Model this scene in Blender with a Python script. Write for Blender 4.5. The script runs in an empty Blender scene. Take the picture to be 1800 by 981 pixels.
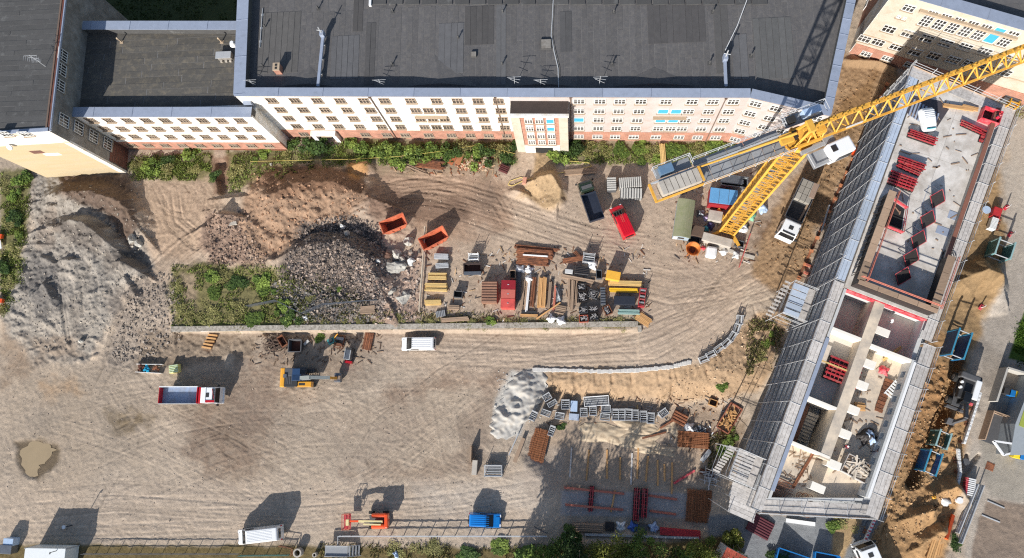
import bpy, bmesh, math, random
import numpy as np
from mathutils import Vector, Matrix
S = bpy.context.scene
COL = S.collection
random.seed(7); RNG = np.random.default_rng(7)
R = math.radians
# ---------------------------------------------------------------- camera, sky, sun, exposure
F_PX, CAMH = 1250.0, 100.0
PPX, PPY = 900.0, 490.5
_d = Vector((1012-PPX, -(728-PPY), -F_PX)).normalized()
ZW = -_d
XW = (Vector((1, 0, 0)) - ZW*ZW.x).normalized()
YW = ZW.cross(XW)
ROT = Matrix((XW, YW, ZW))                       # camera -> world
cam_d = bpy.data.cameras.new('camera'); cam = bpy.data.objects.new('camera', cam_d); COL.objects.link(cam)
cam_d.sensor_fit = 'HORIZONTAL'; cam_d.sensor_width = 36.0; cam_d.lens = 36.0*F_PX/1800.0
cam_d.clip_start = 1.0; cam_d.clip_end = 3000
cam.matrix_world = Matrix.Translation((0, 0, CAMH)) @ ROT.to_4x4()
S.camera = cam
SUN_EL, SUN_AZ = R(27), R(204.5)
w = bpy.data.worlds.new("World"); S.world = w; w.use_nodes = True
nt = w.node_tree; sky = nt.nodes.new('ShaderNodeTexSky'); sky.sky_type = 'NISHITA'; sky.sun_disc = False
sky.sun_elevation = SUN_EL; sky.sun_rotation = SUN_AZ; sky.air_density = 1.0; sky.dust_density = 1.0
bg = nt.nodes['Background']; bg.inputs['Strength'].default_value = 0.10
nt.links.new(sky.outputs[0], bg.inputs[0])
sun_d = bpy.data.lights.new('sun', 'SUN'); sun = bpy.data.objects.new('sun', sun_d); COL.objects.link(sun)
sun_d.energy = 4.6; sun_d.angle = R(0.5); sun_d.color = (1.0, 0.965, 0.91)
_sd = Vector((math.sin(SUN_AZ)*math.cos(SUN_EL), math.cos(SUN_AZ)*math.cos(SUN_EL), math.sin(SUN_EL)))
sun.rotation_euler = (-_sd).to_track_quat('-Z', 'Y').to_euler()
S.view_settings.view_transform = 'Standard'; S.view_settings.look = 'None'
S.view_settings.exposure = 0.47; S.view_settings.gamma = 1.0
S.render.engine = 'CYCLES'
S.cycles.use_denoising = False; S.cycles.filter_width = 1.2; S.cycles.sample_clamp_indirect = 4.0
S.cycles.max_bounces = 5; S.cycles.diffuse_bounces = 3; S.cycles.glossy_bounces = 2; S.cycles.transmission_bounces = 2
S.cycles.transparent_max_bounces = 6; S.cycles.caustics_reflective = False; S.cycles.caustics_refractive = False

# ---------------------------------------------------------------- pixel <-> world (survey of the site from the photograph)
def G(px, py, z=0.0):
    r = ROT @ Vector((px-PPX, -(py-PPY), -F_PX)); t = (z-CAMH)/r.z
    return Vector((r.x*t, r.y*t, z))
def P(x, y, z):
    c = ROT.transposed() @ Vector((x, y, z-CAMH)); return (PPX+F_PX*c.x/-c.z, PPY-F_PX*c.y/-c.z)
def lin(c): c /= 255.0; return c/12.92 if c <= .04045 else ((c+.055)/1.055)**2.4
def rgb(r, g, b, k=1.0): return (lin(r)*k, lin(g)*k, lin(b)*k)

# ---------------------------------------------------------------- materials
MATS = {}
def mat(name, col, rough=.7, metal=0.0, var=.12, scale=3.0, bump=0.0, bscale=None, rand=.0, dirt=None, dirt_amt=.0, dscale=1.2, coat=0.0, stretch=None):
    if name in MATS: return MATS[name]
    m = bpy.data.materials.new(name); m.use_nodes = True; MATS[name] = m
    n = m.node_tree.nodes; l = m.node_tree.links; b = n['Principled BSDF']
    b.inputs['Roughness'].default_value = rough; b.inputs['Metallic'].default_value = metal
    if coat: b.inputs['Coat Weight'].default_value = coat
    tc = n.new('ShaderNodeTexCoord'); src = tc.outputs['Object']
    oi = n.new('ShaderNodeObjectInfo')
    if stretch:
        mp = n.new('ShaderNodeMapping'); mp.inputs['Scale'].default_value = stretch; l.new(src, mp.inputs[0]); src = mp.outputs[0]
    add = n.new('ShaderNodeVectorMath'); add.operation = 'ADD'; l.new(src, add.inputs[0])
    sc_ = n.new('ShaderNodeMath'); sc_.operation = 'MULTIPLY'; sc_.inputs[1].default_value = 91.0; l.new(oi.outputs['Random'], sc_.inputs[0])
    l.new(sc_.outputs[0], add.inputs[1]); src = add.outputs[0]
    nz = n.new('ShaderNodeTexNoise'); nz.inputs['Scale'].default_value = scale; nz.inputs['Detail'].default_value = 6; nz.inputs['Roughness'].default_value = .65
    l.new(src, nz.inputs['Vector'])
    mr = n.new('ShaderNodeMapRange'); mr.inputs[1].default_value = .25; mr.inputs[2].default_value = .75
    mr.inputs[3].default_value = 1-var; mr.inputs[4].default_value = 1+var; l.new(nz.outputs[0], mr.inputs[0])
    val = mr.outputs[0]
    if rand:
        rr = n.new('ShaderNodeMapRange'); rr.inputs[3].default_value = 1-rand; rr.inputs[4].default_value = 1+rand
        l.new(oi.outputs['Random'], rr.inputs[0])
        mm = n.new('ShaderNodeMath'); mm.operation = 'MULTIPLY'; l.new(val, mm.inputs[0]); l.new(rr.outputs[0], mm.inputs[1]); val = mm.outputs[0]
    base = None
    if dirt is not None:
        n2 = n.new('ShaderNodeTexNoise'); n2.inputs['Scale'].default_value = dscale; n2.inputs['Detail'].default_value = 8; n2.inputs['Roughness'].default_value = .7
        l.new(src, n2.inputs['Vector'])
        m2 = n.new('ShaderNodeMapRange'); m2.inputs[1].default_value = .62-.35*dirt_amt; m2.inputs[2].default_value = .78-.2*dirt_amt; l.new(n2.outputs[0], m2.inputs[0])
        mx = n.new('ShaderNodeMix'); mx.data_type = 'RGBA'; mx.inputs[6].default_value = (*col, 1); mx.inputs[7].default_value = (*dirt, 1)
        l.new(m2.outputs[0], mx.inputs[0]); base = mx.outputs[2]
    vm = n.new('ShaderNodeVectorMath'); vm.operation = 'SCALE'; l.new(val, vm.inputs['Scale'])
    if base is None: vm.inputs[0].default_value = col
    else: l.new(base, vm.inputs[0])
    l.new(vm.outputs[0], b.inputs['Base Color'])
    if bump:
        bp = n.new('ShaderNodeBump'); bp.inputs['Strength'].default_value = 1.0; bp.inputs['Distance'].default_value = bump
        nb = n.new('ShaderNodeTexNoise'); nb.inputs['Scale'].default_value = bscale or scale*3; nb.inputs['Detail'].default_value = 5
        l.new(src, nb.inputs['Vector']); l.new(nb.outputs[0], bp.inputs['Height']); l.new(bp.outputs[0], b.inputs['Normal'])
    return m
def attr_mat(name, rough=.95, var=.1, scale=6.0, bump=.03, bscale=9.0, spec=.2):
    m = bpy.data.materials.new(name); m.use_nodes = True; MATS[name] = m
    n = m.node_tree.nodes; l = m.node_tree.links; b = n['Principled BSDF']; b.inputs['Roughness'].default_value = rough
    b.inputs['Specular IOR Level'].default_value = spec
    a = n.new('ShaderNodeAttribute'); a.attribute_name = 'Col'
    tc = n.new('ShaderNodeTexCoord')
    nz = n.new('ShaderNodeTexNoise'); nz.inputs['Scale'].default_value = scale; nz.inputs['Detail'].default_value = 4; nz.inputs['Roughness'].default_value = .8
    l.new(tc.outputs['Object'], nz.inputs['Vector'])
    mr = n.new('ShaderNodeMapRange'); mr.inputs[1].default_value = .25; mr.inputs[2].default_value = .75; mr.inputs[3].default_value = 1-var; mr.inputs[4].default_value = 1+var
    l.new(nz.outputs[0], mr.inputs[0])
    vm = n.new('ShaderNodeVectorMath'); vm.operation = 'SCALE'; l.new(a.outputs['Color'], vm.inputs[0]); l.new(mr.outputs[0], vm.inputs['Scale'])
    l.new(vm.outputs[0], b.inputs['Base Color'])
    if bump:
        bp = n.new('ShaderNodeBump'); bp.inputs['Distance'].default_value = bump
        nb = n.new('ShaderNodeTexNoise'); nb.inputs['Scale'].default_value = bscale; nb.inputs['Detail'].default_value = 3
        l.new(tc.outputs['Object'], nb.inputs['Vector']); l.new(nb.outputs[0], bp.inputs['Height']); l.new(bp.outputs[0], b.inputs['Normal'])
    return m

# ---------------------------------------------------------------- object helpers
def thing(name, label, cat, loc=(0, 0, 0), rz=0.0, group=None):
    o = bpy.data.objects.new(name, None); COL.objects.link(o); o.location = loc; o.rotation_euler = (0, 0, rz)
    o.empty_display_size = .3
    o['label'] = label; o['category'] = cat
    if group: o['group'] = group
    return o
def tag(o, label, cat, group=None):
    o['label'] = label; o['category'] = cat
    if group: o['group'] = group
    return o
def link(name, me, parent=None, loc=(0, 0, 0), rot=(0, 0, 0), sc=(1, 1, 1), label=None):
    o = bpy.data.objects.new(name, me); COL.objects.link(o); o.parent = parent
    o.location = loc; o.rotation_euler = rot; o.scale = sc
    if label: o['label'] = label
    return o
class B:
    """collects simple shapes for ONE mesh"""
    def __init__(s): s.v = []; s.f = []
    def add(s, vs, fs):
        k = len(s.v); s.v += [tuple(x) for x in vs]; s.f += [tuple(i+k for i in f) for f in fs]; return s
    def box(s, cx, cy, cz, sx, sy, sz, rz=0.0, ry=0.0, rx=0.0, taper=1.0):
        vs = []
        for z in (-1, 1):
            t = taper if z > 0 else 1
            for x, y in ((-1, -1), (1, -1), (1, 1), (-1, 1)): vs.append(Vector((x*sx/2*t, y*sy/2*t, z*sz/2)))
        if rz or ry or rx:
            m = Matrix.Rotation(rz, 3, 'Z') @ Matrix.Rotation(ry, 3, 'Y') @ Matrix.Rotation(rx, 3, 'X'); vs = [m @ v for v in vs]
        vs = [v+Vector((cx, cy, cz)) for v in vs]
        return s.add(vs, [(3, 2, 1, 0), (4, 5, 6, 7), (0, 1, 5, 4), (1, 2, 6, 5), (2, 3, 7, 6), (3, 0, 4, 7)])
    def tube(s, p, q, r, n=6, r2=None):
        p = Vector(p); q = Vector(q); d = q-p
        if d.length < 1e-6: return s
        d.normalize(); a = d.orthogonal().normalized(); b = d.cross(a); r2 = r if r2 is None else r2
        vs = [p+(a*math.cos(2*math.pi*i/n)+b*math.sin(2*math.pi*i/n))*r for i in range(n)] + [q+(a*math.cos(2*math.pi*i/n)+b*math.sin(2*math.pi*i/n))*r2 for i in range(n)]
        fs = [(i, (i+1) % n, n+(i+1) % n, n+i) for i in range(n)] + [tuple(range(n-1, -1, -1)), tuple(range(n, 2*n))]
        return s.add(vs, fs)
    def beam(s, p, q, w_, h_, up=(0, 0, 1)):
        p = Vector(p); q = Vector(q); d = (q-p).normalized(); u = Vector(up); a = d.cross(u)
        if a.length < 1e-4: a = d.orthogonal()
        a.normalize(); u = a.cross(d); a *= w_/2; u *= h_/2
        return s.add([p-a-u, p+a-u, p+a+u, p-a+u, q-a-u, q+a-u, q+a+u, q-a+u], [(3, 2, 1, 0), (4, 5, 6, 7), (0, 1, 5, 4), (1, 2, 6, 5), (2, 3, 7, 6), (3, 0, 4, 7)])
    def prism(s, pts, z0, z1):
        n = len(pts); A = sum(pts[i][0]*pts[(i+1) % n][1]-pts[(i+1) % n][0]*pts[i][1] for i in range(n))
        if A < 0: pts = pts[::-1]
        vs = [(p[0], p[1], z0) for p in pts]+[(p[0], p[1], z1) for p in pts]
        return s.add(vs, [tuple(range(n-1, -1, -1)), tuple(range(n, 2*n))]+[(i, (i+1) % n, n+(i+1) % n, n+i) for i in range(n)])
    def extr(s, prof, w_, top=1.0):
        """side profile (x,z) pulled across y"""
        n = len(prof); zs = [p[1] for p in prof]; z0, z1 = min(zs), max(zs)
        A = sum(prof[i][0]*prof[(i+1) % n][1]-prof[(i+1) % n][0]*prof[i][1] for i in range(n))
        if A < 0: prof = prof[::-1]
        def k(z): return 1-(1-top)*max(0, (z-z0)/(z1-z0)-.45)/.55
        vs = [(x, -w_/2*k(z), z) for x, z in prof]+[(x, w_/2*k(z), z) for x, z in prof]
        return s.add(vs, [tuple(range(n)), tuple(range(2*n-1, n-1, -1))]+[(i, n+i, n+(i+1) % n, (i+1) % n) for i in range(n)])
    def quad(s, a, b, c, d): return s.add([a, b, c, d], [(0, 1, 2, 3)])
    def disc(s, p, q, r, n=16): return s.tube(p, q, r, n)
    def mesh(s, name, m=None, smooth=False):
        me = bpy.data.meshes.new(name); me.from_pydata(s.v, [], s.f); me.update()
        if m: me.materials.append(m)
        if smooth: me.polygons.foreach_set('use_smooth', [True]*len(me.polygons))
        return me
    def obj(s, name, m, parent=None, world=True, smooth=False, bevel=0, seg=2, label=None):
        if parent is not None and world:
            mi = Matrix.Translation(parent.location) @ Matrix.Rotation(parent.rotation_euler.z, 4, 'Z'); mi.invert()
            s.v = [tuple(mi @ Vector(v)) for v in s.v]
        o = link(name, s.mesh(name, m, smooth), parent, label=label)
        if bevel:
            bv = o.modifiers.new('b', 'BEVEL'); bv.width = bevel; bv.segments = seg; bv.limit_method = 'ANGLE'; bv.angle_limit = R(25)
        return o
def one(name, b, m, label, cat, loc=None, rz=0, group=None, bevel=0, smooth=False):
    """a thing that is one mesh, built in local coordinates"""
    o = b.obj(name, m, None, smooth=smooth, bevel=bevel)
    if loc is not None: o.location = loc; o.rotation_euler = (0, 0, rz)
    return tag(o, label, cat, group)
def copy_tree(src, loc, rz=None, label=None):
    r = src.copy(); COL.objects.link(r); r.location = loc
    if rz is not None: r.rotation_euler = (0, 0, rz)
    if label: r['label'] = label
    for ch in list(src.children):
        c = ch.copy(); COL.objects.link(c); c.parent = r
        for g in list(ch.children):
            d = g.copy(); COL.objects.link(d); d.parent = c
    return r
def struct(o): o['kind'] = 'structure'; return o
def stuff(o): o['kind'] = 'stuff'; return o

# ---------------------------------------------------------------- noise
def _lat(seed): return np.random.default_rng(seed).random((256, 256)).astype(np.float32)
def vn(x, y, sc, seed=0):
    L = _lat(seed); x = x/sc+seed*17.3; y = y/sc+seed*5.1
    xi = np.floor(x).astype(int); yi = np.floor(y).astype(int); fx = x-xi; fy = y-yi
    fx = fx*fx*(3-2*fx); fy = fy*fy*(3-2*fy); x0 = xi % 256; x1 = (xi+1) % 256; y0 = yi % 256; y1 = (yi+1) % 256
    return (L[y0, x0]*(1-fx)+L[y0, x1]*fx)*(1-fy)+(L[y1, x0]*(1-fx)+L[y1, x1]*fx)*fy
def fbm(x, y, sc, oct=4, seed=0, g=.55):
    s = 0; a = 1; t = 0
    for i in range(oct):
        s = s+a*(vn(x, y, sc/2**i, seed+i)-.5); t += a; a *= g
    return s/t*2
def ss(a, b, x):
    t = np.clip((x-a)/(b-a), 0, 1); return t*t*(3-2*t)
# ================================================================ TERRAIN
def axis(a, b, st, far):
    core = np.arange(a, b+st/2, st); o = []; s_, p = st, 0
    while p < far: s_ *= 1.35; p += s_; o.append(p)
    o = np.array(o); return np.concatenate([(a-o)[::-1], core, b+o])
GX = axis(-98, 70, .14, 420); GY = axis(-25, 73, .14, 420)
X, Y = np.meshgrid(GX, GY)
def proj(x, y, z):
    r = np.array(ROT.transposed()); zz = z-CAMH
    cx = r[0][0]*x+r[0][1]*y+r[0][2]*zz; cy = r[1][0]*x+r[1][1]*y+r[1][2]*zz; cz = r[2][0]*x+r[2][1]*y+r[2][2]*zz
    cz = np.minimum(cz, -5); return PPX-F_PX*cx/cz, PPY+F_PX*cy/cz
U, V = proj(X, Y, np.zeros_like(X))
def seg_dist(pts, u, v):
    best = np.full(u.shape, 1e9, np.float32); side = np.zeros(u.shape, np.float32); par = np.zeros(u.shape, np.float32)
    n = len(pts)-1
    for i in range(n):
        (x0, y0), (x1, y1) = pts[i][:2], pts[i+1][:2]; dx, dy = x1-x0, y1-y0; L2 = dx*dx+dy*dy+1e-9
        t = np.clip(((u-x0)*dx+(v-y0)*dy)/L2, 0, 1); d = np.hypot(u-x0-t*dx, v-y0-t*dy); m = d < best
        best = np.where(m, d, best); side = np.where(m, np.sign(dx*(v-y0)-dy*(u-x0)), side); par = np.where(m, (i+t)/n, par)
    return best, side, par
def window(pts, mar):
    xs = [p[0] for p in pts]; ys = [p[1] for p in pts]
    m = (U > min(xs)-mar) & (U < max(xs)+mar) & (V > min(ys)-mar) & (V < max(ys)+mar)
    r = np.where(m.any(1))[0]; c = np.where(m.any(0))[0]
    if not len(r): return None
    return slice(r[0], r[-1]+1), slice(c[0], c[-1]+1)
def sdf_local(poly, u, v):
    d, _, _ = seg_dist(list(poly)+[poly[0]], u, v); ins = np.zeros(u.shape, bool); n = len(poly); j = n-1
    for i in range(n):
        xi, yi = poly[i]; xj, yj = poly[j]
        c = ((yi > v) != (yj > v)) & (u < (xj-xi)*(v-yi)/(yj-yi+1e-9)+xi); ins ^= c; j = i
    return np.where(ins, -d, d)
N1 = fbm(X, Y, 6, 4, 11); N2 = fbm(X, Y, 1.6, 4, 23); N3 = fbm(X, Y, .7, 3, 37); N4 = vn(X, Y, .34, 51)-.5
def mask(poly, feather=5, noise=6):
    w_ = window(poly, feather+noise*2+4)
    m = np.zeros(U.shape, np.float32)
    if w_ is None: return m
    d = sdf_local(poly, U[w_], V[w_])+noise*(N2[w_]*1.3+N1[w_]*.7)
    m[w_] = 1-ss(-feather, feather, d); return m
# ---- macro levels: upper yard 0, lower yard -1.5, storage basin -2.6
low = ss(578, 585, V)*(U < 1122)*(U > 300)
west = ss(500, 640, V+.25*(U-150))*(U <= 300)
east = ss(583, 655, V)*(U >= 1122)
def levels():
    u, v = U, V
    lw = np.where(u <= 300, ss(510, 630, v), np.where(u < 1122, ss(580.5, 583.5, v), ss(540, 660, v)))
    ramp = 1-ss(930, 1260, u)
    z = -1.5*lw*np.where(v < 700, np.maximum(ramp, 0), 1.0)
    k_ = ss(645, 705, v)*ss(920, 950, u); z = z*(1-k_)-1.5*k_*(1-ss(1330, 1450, u))
    z = np.where((u > 1380), np.minimum(0, z)*(1-ss(1380, 1480, u)), z)
    return z
Hm = levels()
BASIN = [(962, 682), (1060, 692), (1180, 700), (1245, 690), (1300, 720), (1320, 780), (1270, 850), (1250, 945), (1000, 945), (985, 860), (930, 800), (950, 730)]
def bas(): return mask(BASIN, 20, 2)
bm_ = bas(); Hm = Hm*(1-bm_)+(-2.7)*bm_*(1-.4*ss(820, 900, V)*ss(1040, 960, U))-0*bm_
Hm = Hm*(1-mask([(0, 952), (1000, 952), (1330, 930), (1330, 1500), (0, 1500)], 10, 0)*.0)
U, V = proj(X, Y, Hm)
H = Hm.copy()
# ---- colours (albedo of the dry soils, some heap shade painted in)
Cc = np.zeros(X.shape+(3,), np.float32); Cc[:] = rgb(180, 163, 144, .90)
def paint(m, c, k=.90, vary=.0):
    c = np.array(rgb(*c, k), np.float32); a = m[..., None]
    global Cc
    Cc = Cc*(1-a)+c*a
ROUGH = np.full(X.shape, .045, np.float32)
def rough(m, v):
    global ROUGH
    ROUGH = ROUGH*(1-m)+v*m
big = mask
# upper yard, pinkish brown soil
paint(mask([(300, 280), (700, 262), (1330, 250), (1440, 330), (1420, 480), (1240, 560), (1130, 590), (700, 580), (300, 585), (220, 480)], 25, 22), (180, 160, 140))
paint(mask([(640, 290), (820, 290), (900, 330), (900, 400), (760, 420), (640, 370)], 25, 22)*.7, (158, 128, 106))
paint(mask([(690, 345), (820, 350), (830, 385), (770, 400), (690, 372)], 10, 9)*.8, (128, 104, 88))
paint(mask([(650, 330), (700, 335), (705, 420), (660, 400)], 10, 9)*.5, (140, 110, 92))
# lower yard tints: paler drives and darker wet patches
for poly, c, a in [([(320, 640), (470, 640), (520, 700), (480, 830), (400, 860), (330, 800), (300, 700)], (136, 117, 100), .75), ([(0, 620), (200, 640), (280, 700), (260, 800), (100, 860), (0, 830)], (154, 139, 122), .7), ([(440, 600), (660, 595), (640, 660), (520, 690), (430, 670)], (132, 112, 95), .7), ([(560, 740), (700, 700), (800, 720), (760, 800), (620, 820)], (152, 135, 119), .6), ([(1130, 470), (1300, 470), (1330, 540), (1240, 600), (1160, 560)], (186, 166, 147), .5)]: paint(mask(poly, 30, 34)*a*np.clip(.7+N2+.6*N3, 0, 1.3).clip(0, 1), c)
paint(mask([(0, 860), (600, 850), (1000, 830), (1000, 930), (600, 925), (300, 955), (0, 955)], 20, 20)*.75, (186, 168, 149))
paint(mask([(640, 590), (1130, 592), (1230, 540), (1290, 560), (1230, 640), (950, 648), (870, 700), (700, 640)], 14, 12)*.6, (187, 166, 146))
paint(mask([(720, 850), (960, 840), (960, 900), (760, 895)], 18, 16)*.6, (200, 186, 170))
for poly, c, a in [([(330, 760), (400, 740), (460, 790), (440, 840), (370, 840), (320, 800)], (134, 114, 98), .55),
                   ([(360, 700), (440, 720), (470, 760), (400, 780), (340, 750)], (135, 116, 99), .55),
                   ([(190, 730), (225, 722), (262, 738), (240, 755), (200, 760)], (122, 106, 84), .8),
                   ([(660, 690), (790, 660), (880, 655), (870, 680), (760, 690), (690, 720)], (140, 116, 98), .55),
                   ([(600, 830), (800, 800), (840, 830), (760, 845), (620, 842)], (130, 108, 92), .4),
                   ([(430, 640), (490, 640), (500, 700), (440, 760), (400, 700)], (140, 120, 104), .6),
                   ([(820, 700), (880, 690), (860, 800), (830, 830), (810, 760)], (140, 122, 107), .6),
                   ([(0, 560), (60, 590), (60, 660), (0, 690)], (135, 114, 95), .6),
                   ([(60, 670), (120, 668), (140, 690), (90, 702)], (168, 134, 98), .5),
                   ([(1340, 380), (1372, 372), (1372, 420), (1350, 428), (1330, 410)], (112, 86, 64), .9),
                   ([(860, 330), (900, 340), (895, 360), (870, 372), (858, 350)], (118, 101, 88), .7),
                   ([(455, 265), (900, 275), (890, 300), (640, 300), (450, 292)], (150, 134, 110), .6)]:
    paint(mask(poly, 16, 17)*a*(.75+.5*np.clip(N3+.4, 0, 1)), c)
# gravel heap field NW
m = mask([(60, 305), (230, 300), (262, 440), (270, 470), (225, 520), (180, 600), (150, 640), (60, 640), (0, 560), (20, 500), (50, 420)], 10, 9)
paint(m, (150, 142, 132)); rough(m, .17)
m = mask([(105, 300), (225, 303), (235, 330), (255, 400), (230, 440), (190, 380), (110, 345)], 9, 8); paint(m*.9, (98, 80, 68))  # dark soil tone also carries the painted shade of the steep north face
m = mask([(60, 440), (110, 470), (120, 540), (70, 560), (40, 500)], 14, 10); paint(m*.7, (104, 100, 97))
for poly, c, a in [([(110, 400), (190, 395), (215, 430), (190, 445), (120, 425)], (96, 87, 80), .7), ([(195, 440), (255, 440), (258, 475), (205, 480)], (92, 84, 78), .7), ([(60, 380), (110, 360), (100, 430), (60, 430)], (128, 114, 102), .6), ([(120, 520), (150, 520), (150, 600), (125, 590)], (122, 114, 106), .6), ([(160, 330), (240, 320), (262, 400), (235, 380)], (112, 94, 80), .6), ([(40, 590), (120, 580), (150, 630), (60, 640)], (134, 118, 103), .7), ([(190, 520), (235, 500), (235, 580), (200, 600)], (120, 109, 100), .6)]: paint(mask(poly, 10, 14)*a, c)  # some darker patches paint in the shade behind the lower crests
m = mask([(230, 500), (300, 500), (300, 580), (330, 640), (250, 650), (180, 640), (195, 590)], 8, 8); paint(m*.7, (150, 137, 124)); rough(m, .13)
m = mask([(250, 585), (460, 590), (440, 625), (330, 640), (240, 650)], 8, 8); paint(m*.7, (134, 116, 97)); rough(m, .14)
# soil between heaps, brown pile, red-brown rubble
m = mask([(235, 315), (380, 300), (400, 420), (330, 460), (270, 450), (255, 400)], 14, 12); paint(m*.8, (176, 151, 128)); rough(m, .07)
m = mask([(360, 370), (440, 380), (450, 470), (370, 470), (350, 430)], 9, 9); paint(m, (140, 118, 103)); rough(m, .2)
m = mask([(440, 310), (480, 290), (560, 282), (648, 320), (650, 360), (620, 385), (560, 400), (500, 450), (450, 465), (430, 400)], 9, 9); paint(m, (158, 130, 107)); rough(m, .13)
m = mask([(455, 330), (480, 292), (560, 285), (640, 318), (650, 345), (590, 345), (500, 356)], 8, 7); paint(m*.75, (104, 76, 58))  # shade of the heap's north side painted as darker brown
m = mask([(610, 285), (648, 285), (650, 312), (620, 318)], 6, 5); paint(m*.8, (178, 130, 78))
m = mask([(500, 460), (540, 395), (620, 385), (672, 410), (680, 500), (670, 570), (560, 560), (470, 520)], 9, 9); paint(m, (114, 102, 93)); rough(m, .16)
m = mask([(470, 480), (560, 500), (640, 540), (640, 570), (480, 572)], 9, 8); paint(m*.6, (112, 106, 98))
m = mask([(300, 470), (340, 462), (480, 470), (530, 520), (560, 575), (305, 578)], 9, 9); paint(m*.85, (112, 108, 62)); rough(m, .08)
m = mask([(320, 480), (352, 480), (345, 545), (325, 555)], 6, 6); paint(m*.8, (160, 140, 118))
m = mask([(560, 545), (740, 545), (740, 573), (560, 573)], 7, 6); paint(m*.7, (140, 120, 104))
m = mask([(620, 470), (740, 440), (735, 560), (680, 570)], 9, 8); paint(m*.6, (168, 140, 124)); rough(m, .09)
m = mask([(740, 556), (1130, 560), (1125, 575), (740, 575)], 4, 4); paint(m*.8, (120, 108, 74))
# sand heaps by the doorway
m = mask([(940, 262), (972, 262), (985, 330), (992, 350), (975, 372), (955, 370), (925, 350), (905, 350), (935, 310)], 6, 5); paint(m*.9, (170, 143, 108)); rough(m, .09)
# green strips
for poly, a in [([(225, 285), (330, 265), (372, 268), (372, 312), (240, 312)], .8), ([(400, 268), (505, 262), (600, 258), (600, 285), (480, 290), (440, 330), (402, 340)], .8),
                ([(595, 245), (905, 248), (905, 285), (840, 280), (700, 285), (600, 282)], .9), ([(975, 250), (1300, 250), (1290, 275), (1120, 285), (1000, 285)], .75),
                ([(0, 300), (50, 300), (48, 420), (30, 500), (0, 530)], .9), ([(1330, 270), (1400, 300), (1360, 320), (1330, 300)], .5)]:
    paint(mask(poly, 7, 8)*a, (112, 108, 66))
m = mask([(372, 275), (402, 275), (402, 330), (378, 340)], 5, 4); paint(m*.7, (120, 88, 70))
# slope south of the ramp, basin soil, spilled concrete
m = mask([(955, 652), (1230, 640), (1290, 590), (1330, 545), (1395, 540), (1390, 570), (1345, 680), (1290, 700), (1190, 712), (960, 700)], 7, 6); paint(m, (172, 145, 116)); rough(m, .11)
m = mask([(960, 705), (1300, 705), (1250, 850), (960, 860)], 12, 10); paint(m*.8, (172, 151, 130)); rough(m, .03)
m = mask([(900, 652), (955, 648), (962, 690), (925, 730), (915, 765), (880, 770), (862, 750), (870, 700)], 5, 4); paint(m, (196, 190, 180)); rough(m, .05)
CONC = mask([(986, 862), (1240, 868), (1238, 912), (985, 905)], 3, 1); paint(CONC, (176, 170, 166)); rough(CONC, .006)
paint(mask([(940, 780), (990, 790), (985, 870), (940, 880), (915, 830)], 8, 6)*.7, (180, 164, 148))
paint(mask([(1255, 770), (1310, 740), (1300, 800), (1262, 850), (1250, 820)], 9, 7)*.6, (120, 100, 78))
# right side: excavated earth, paving, tarmac
m = mask([(1480, 95), (1570, 112), (1580, 140), (1540, 210), (1440, 400), (1395, 540), (1320, 480), (1380, 330), (1440, 250), (1460, 190)], 8, 7); paint(m, (162, 133, 102)); rough(m, .09)
m = mask([(1470, 190), (1540, 130), (1530, 200), (1470, 250)], 8, 6); paint(m*.6, (138, 104, 66))
m = mask([(1760, 190), (1800, 170), (1990, 200), (1900, 600), (1790, 560), (1800, 400)], 6, 4); paint(m, (176, 165, 152)); rough(m, .01)
m = mask([(1745, 320), (1800, 240), (1950, 200), (1950, 1200), (1690, 1200), (1700, 800), (1720, 600)], 7, 5); paint(m, (174, 163, 150)); rough(m, .012)
m = mask([(1640, 320), (1745, 260), (1760, 330), (1770, 460), (1700, 640), (1660, 580), (1640, 560)], 9, 8); paint(m, (158, 130, 95)); rough(m, .06)
m = mask([(1560, 700), (1640, 560), (1700, 640), (1710, 700), (1690, 840), (1665, 960), (1640, 1150), (1480, 1150), (1540, 900)], 7, 7); paint(m, (166, 132, 94)); rough(m, .11)
m = mask([(1615, 640), (1665, 640), (1680, 740), (1640, 800), (1605, 860), (1590, 800)], 6, 6); paint(m*.5, (140, 100, 64))
m = mask([(1735, 875), (1830, 895), (1830, 1100), (1690, 1100), (1712, 940)], 4, 3); paint(m, (140, 124, 110)); rough(m, .035)
m = mask([(1720, 770), (1830, 790), (1830, 888), (1738, 872)], 4, 2); paint(m, (158, 150, 138)); rough(m, .006)
m = mask([(1725, 600), (1772, 630), (1755, 690), (1722, 672)], 8, 6); paint(m*.6, (138, 128, 117)); rough(m, .02)
m = mask([(1800, 548), (1772, 630), (1850, 650), (1850, 540)], 2, 0); paint(m, (74, 96, 40)); rough(m, .05)
m = mask([(1240, 905), (1560, 905), (1500, 985), (1250, 985)], 4, 3); paint(m, (130, 132, 134)); rough(m, .015)
m = mask([(1465, 905), (1520, 905), (1480, 985), (1460, 985)], 4, 3); paint(m, (172, 146, 110))
m = mask([(-100, 955), (600, 960), (1000, 965), (1300, 940), (1320, 1100), (-100, 1100)], 5, 4); paint(m, (112, 98, 66)); rough(m, .05)
m = mask([(150, -200), (430, -200), (430, 50), (150, 50)], 8, 6); paint(m, (70, 78, 48))
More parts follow.
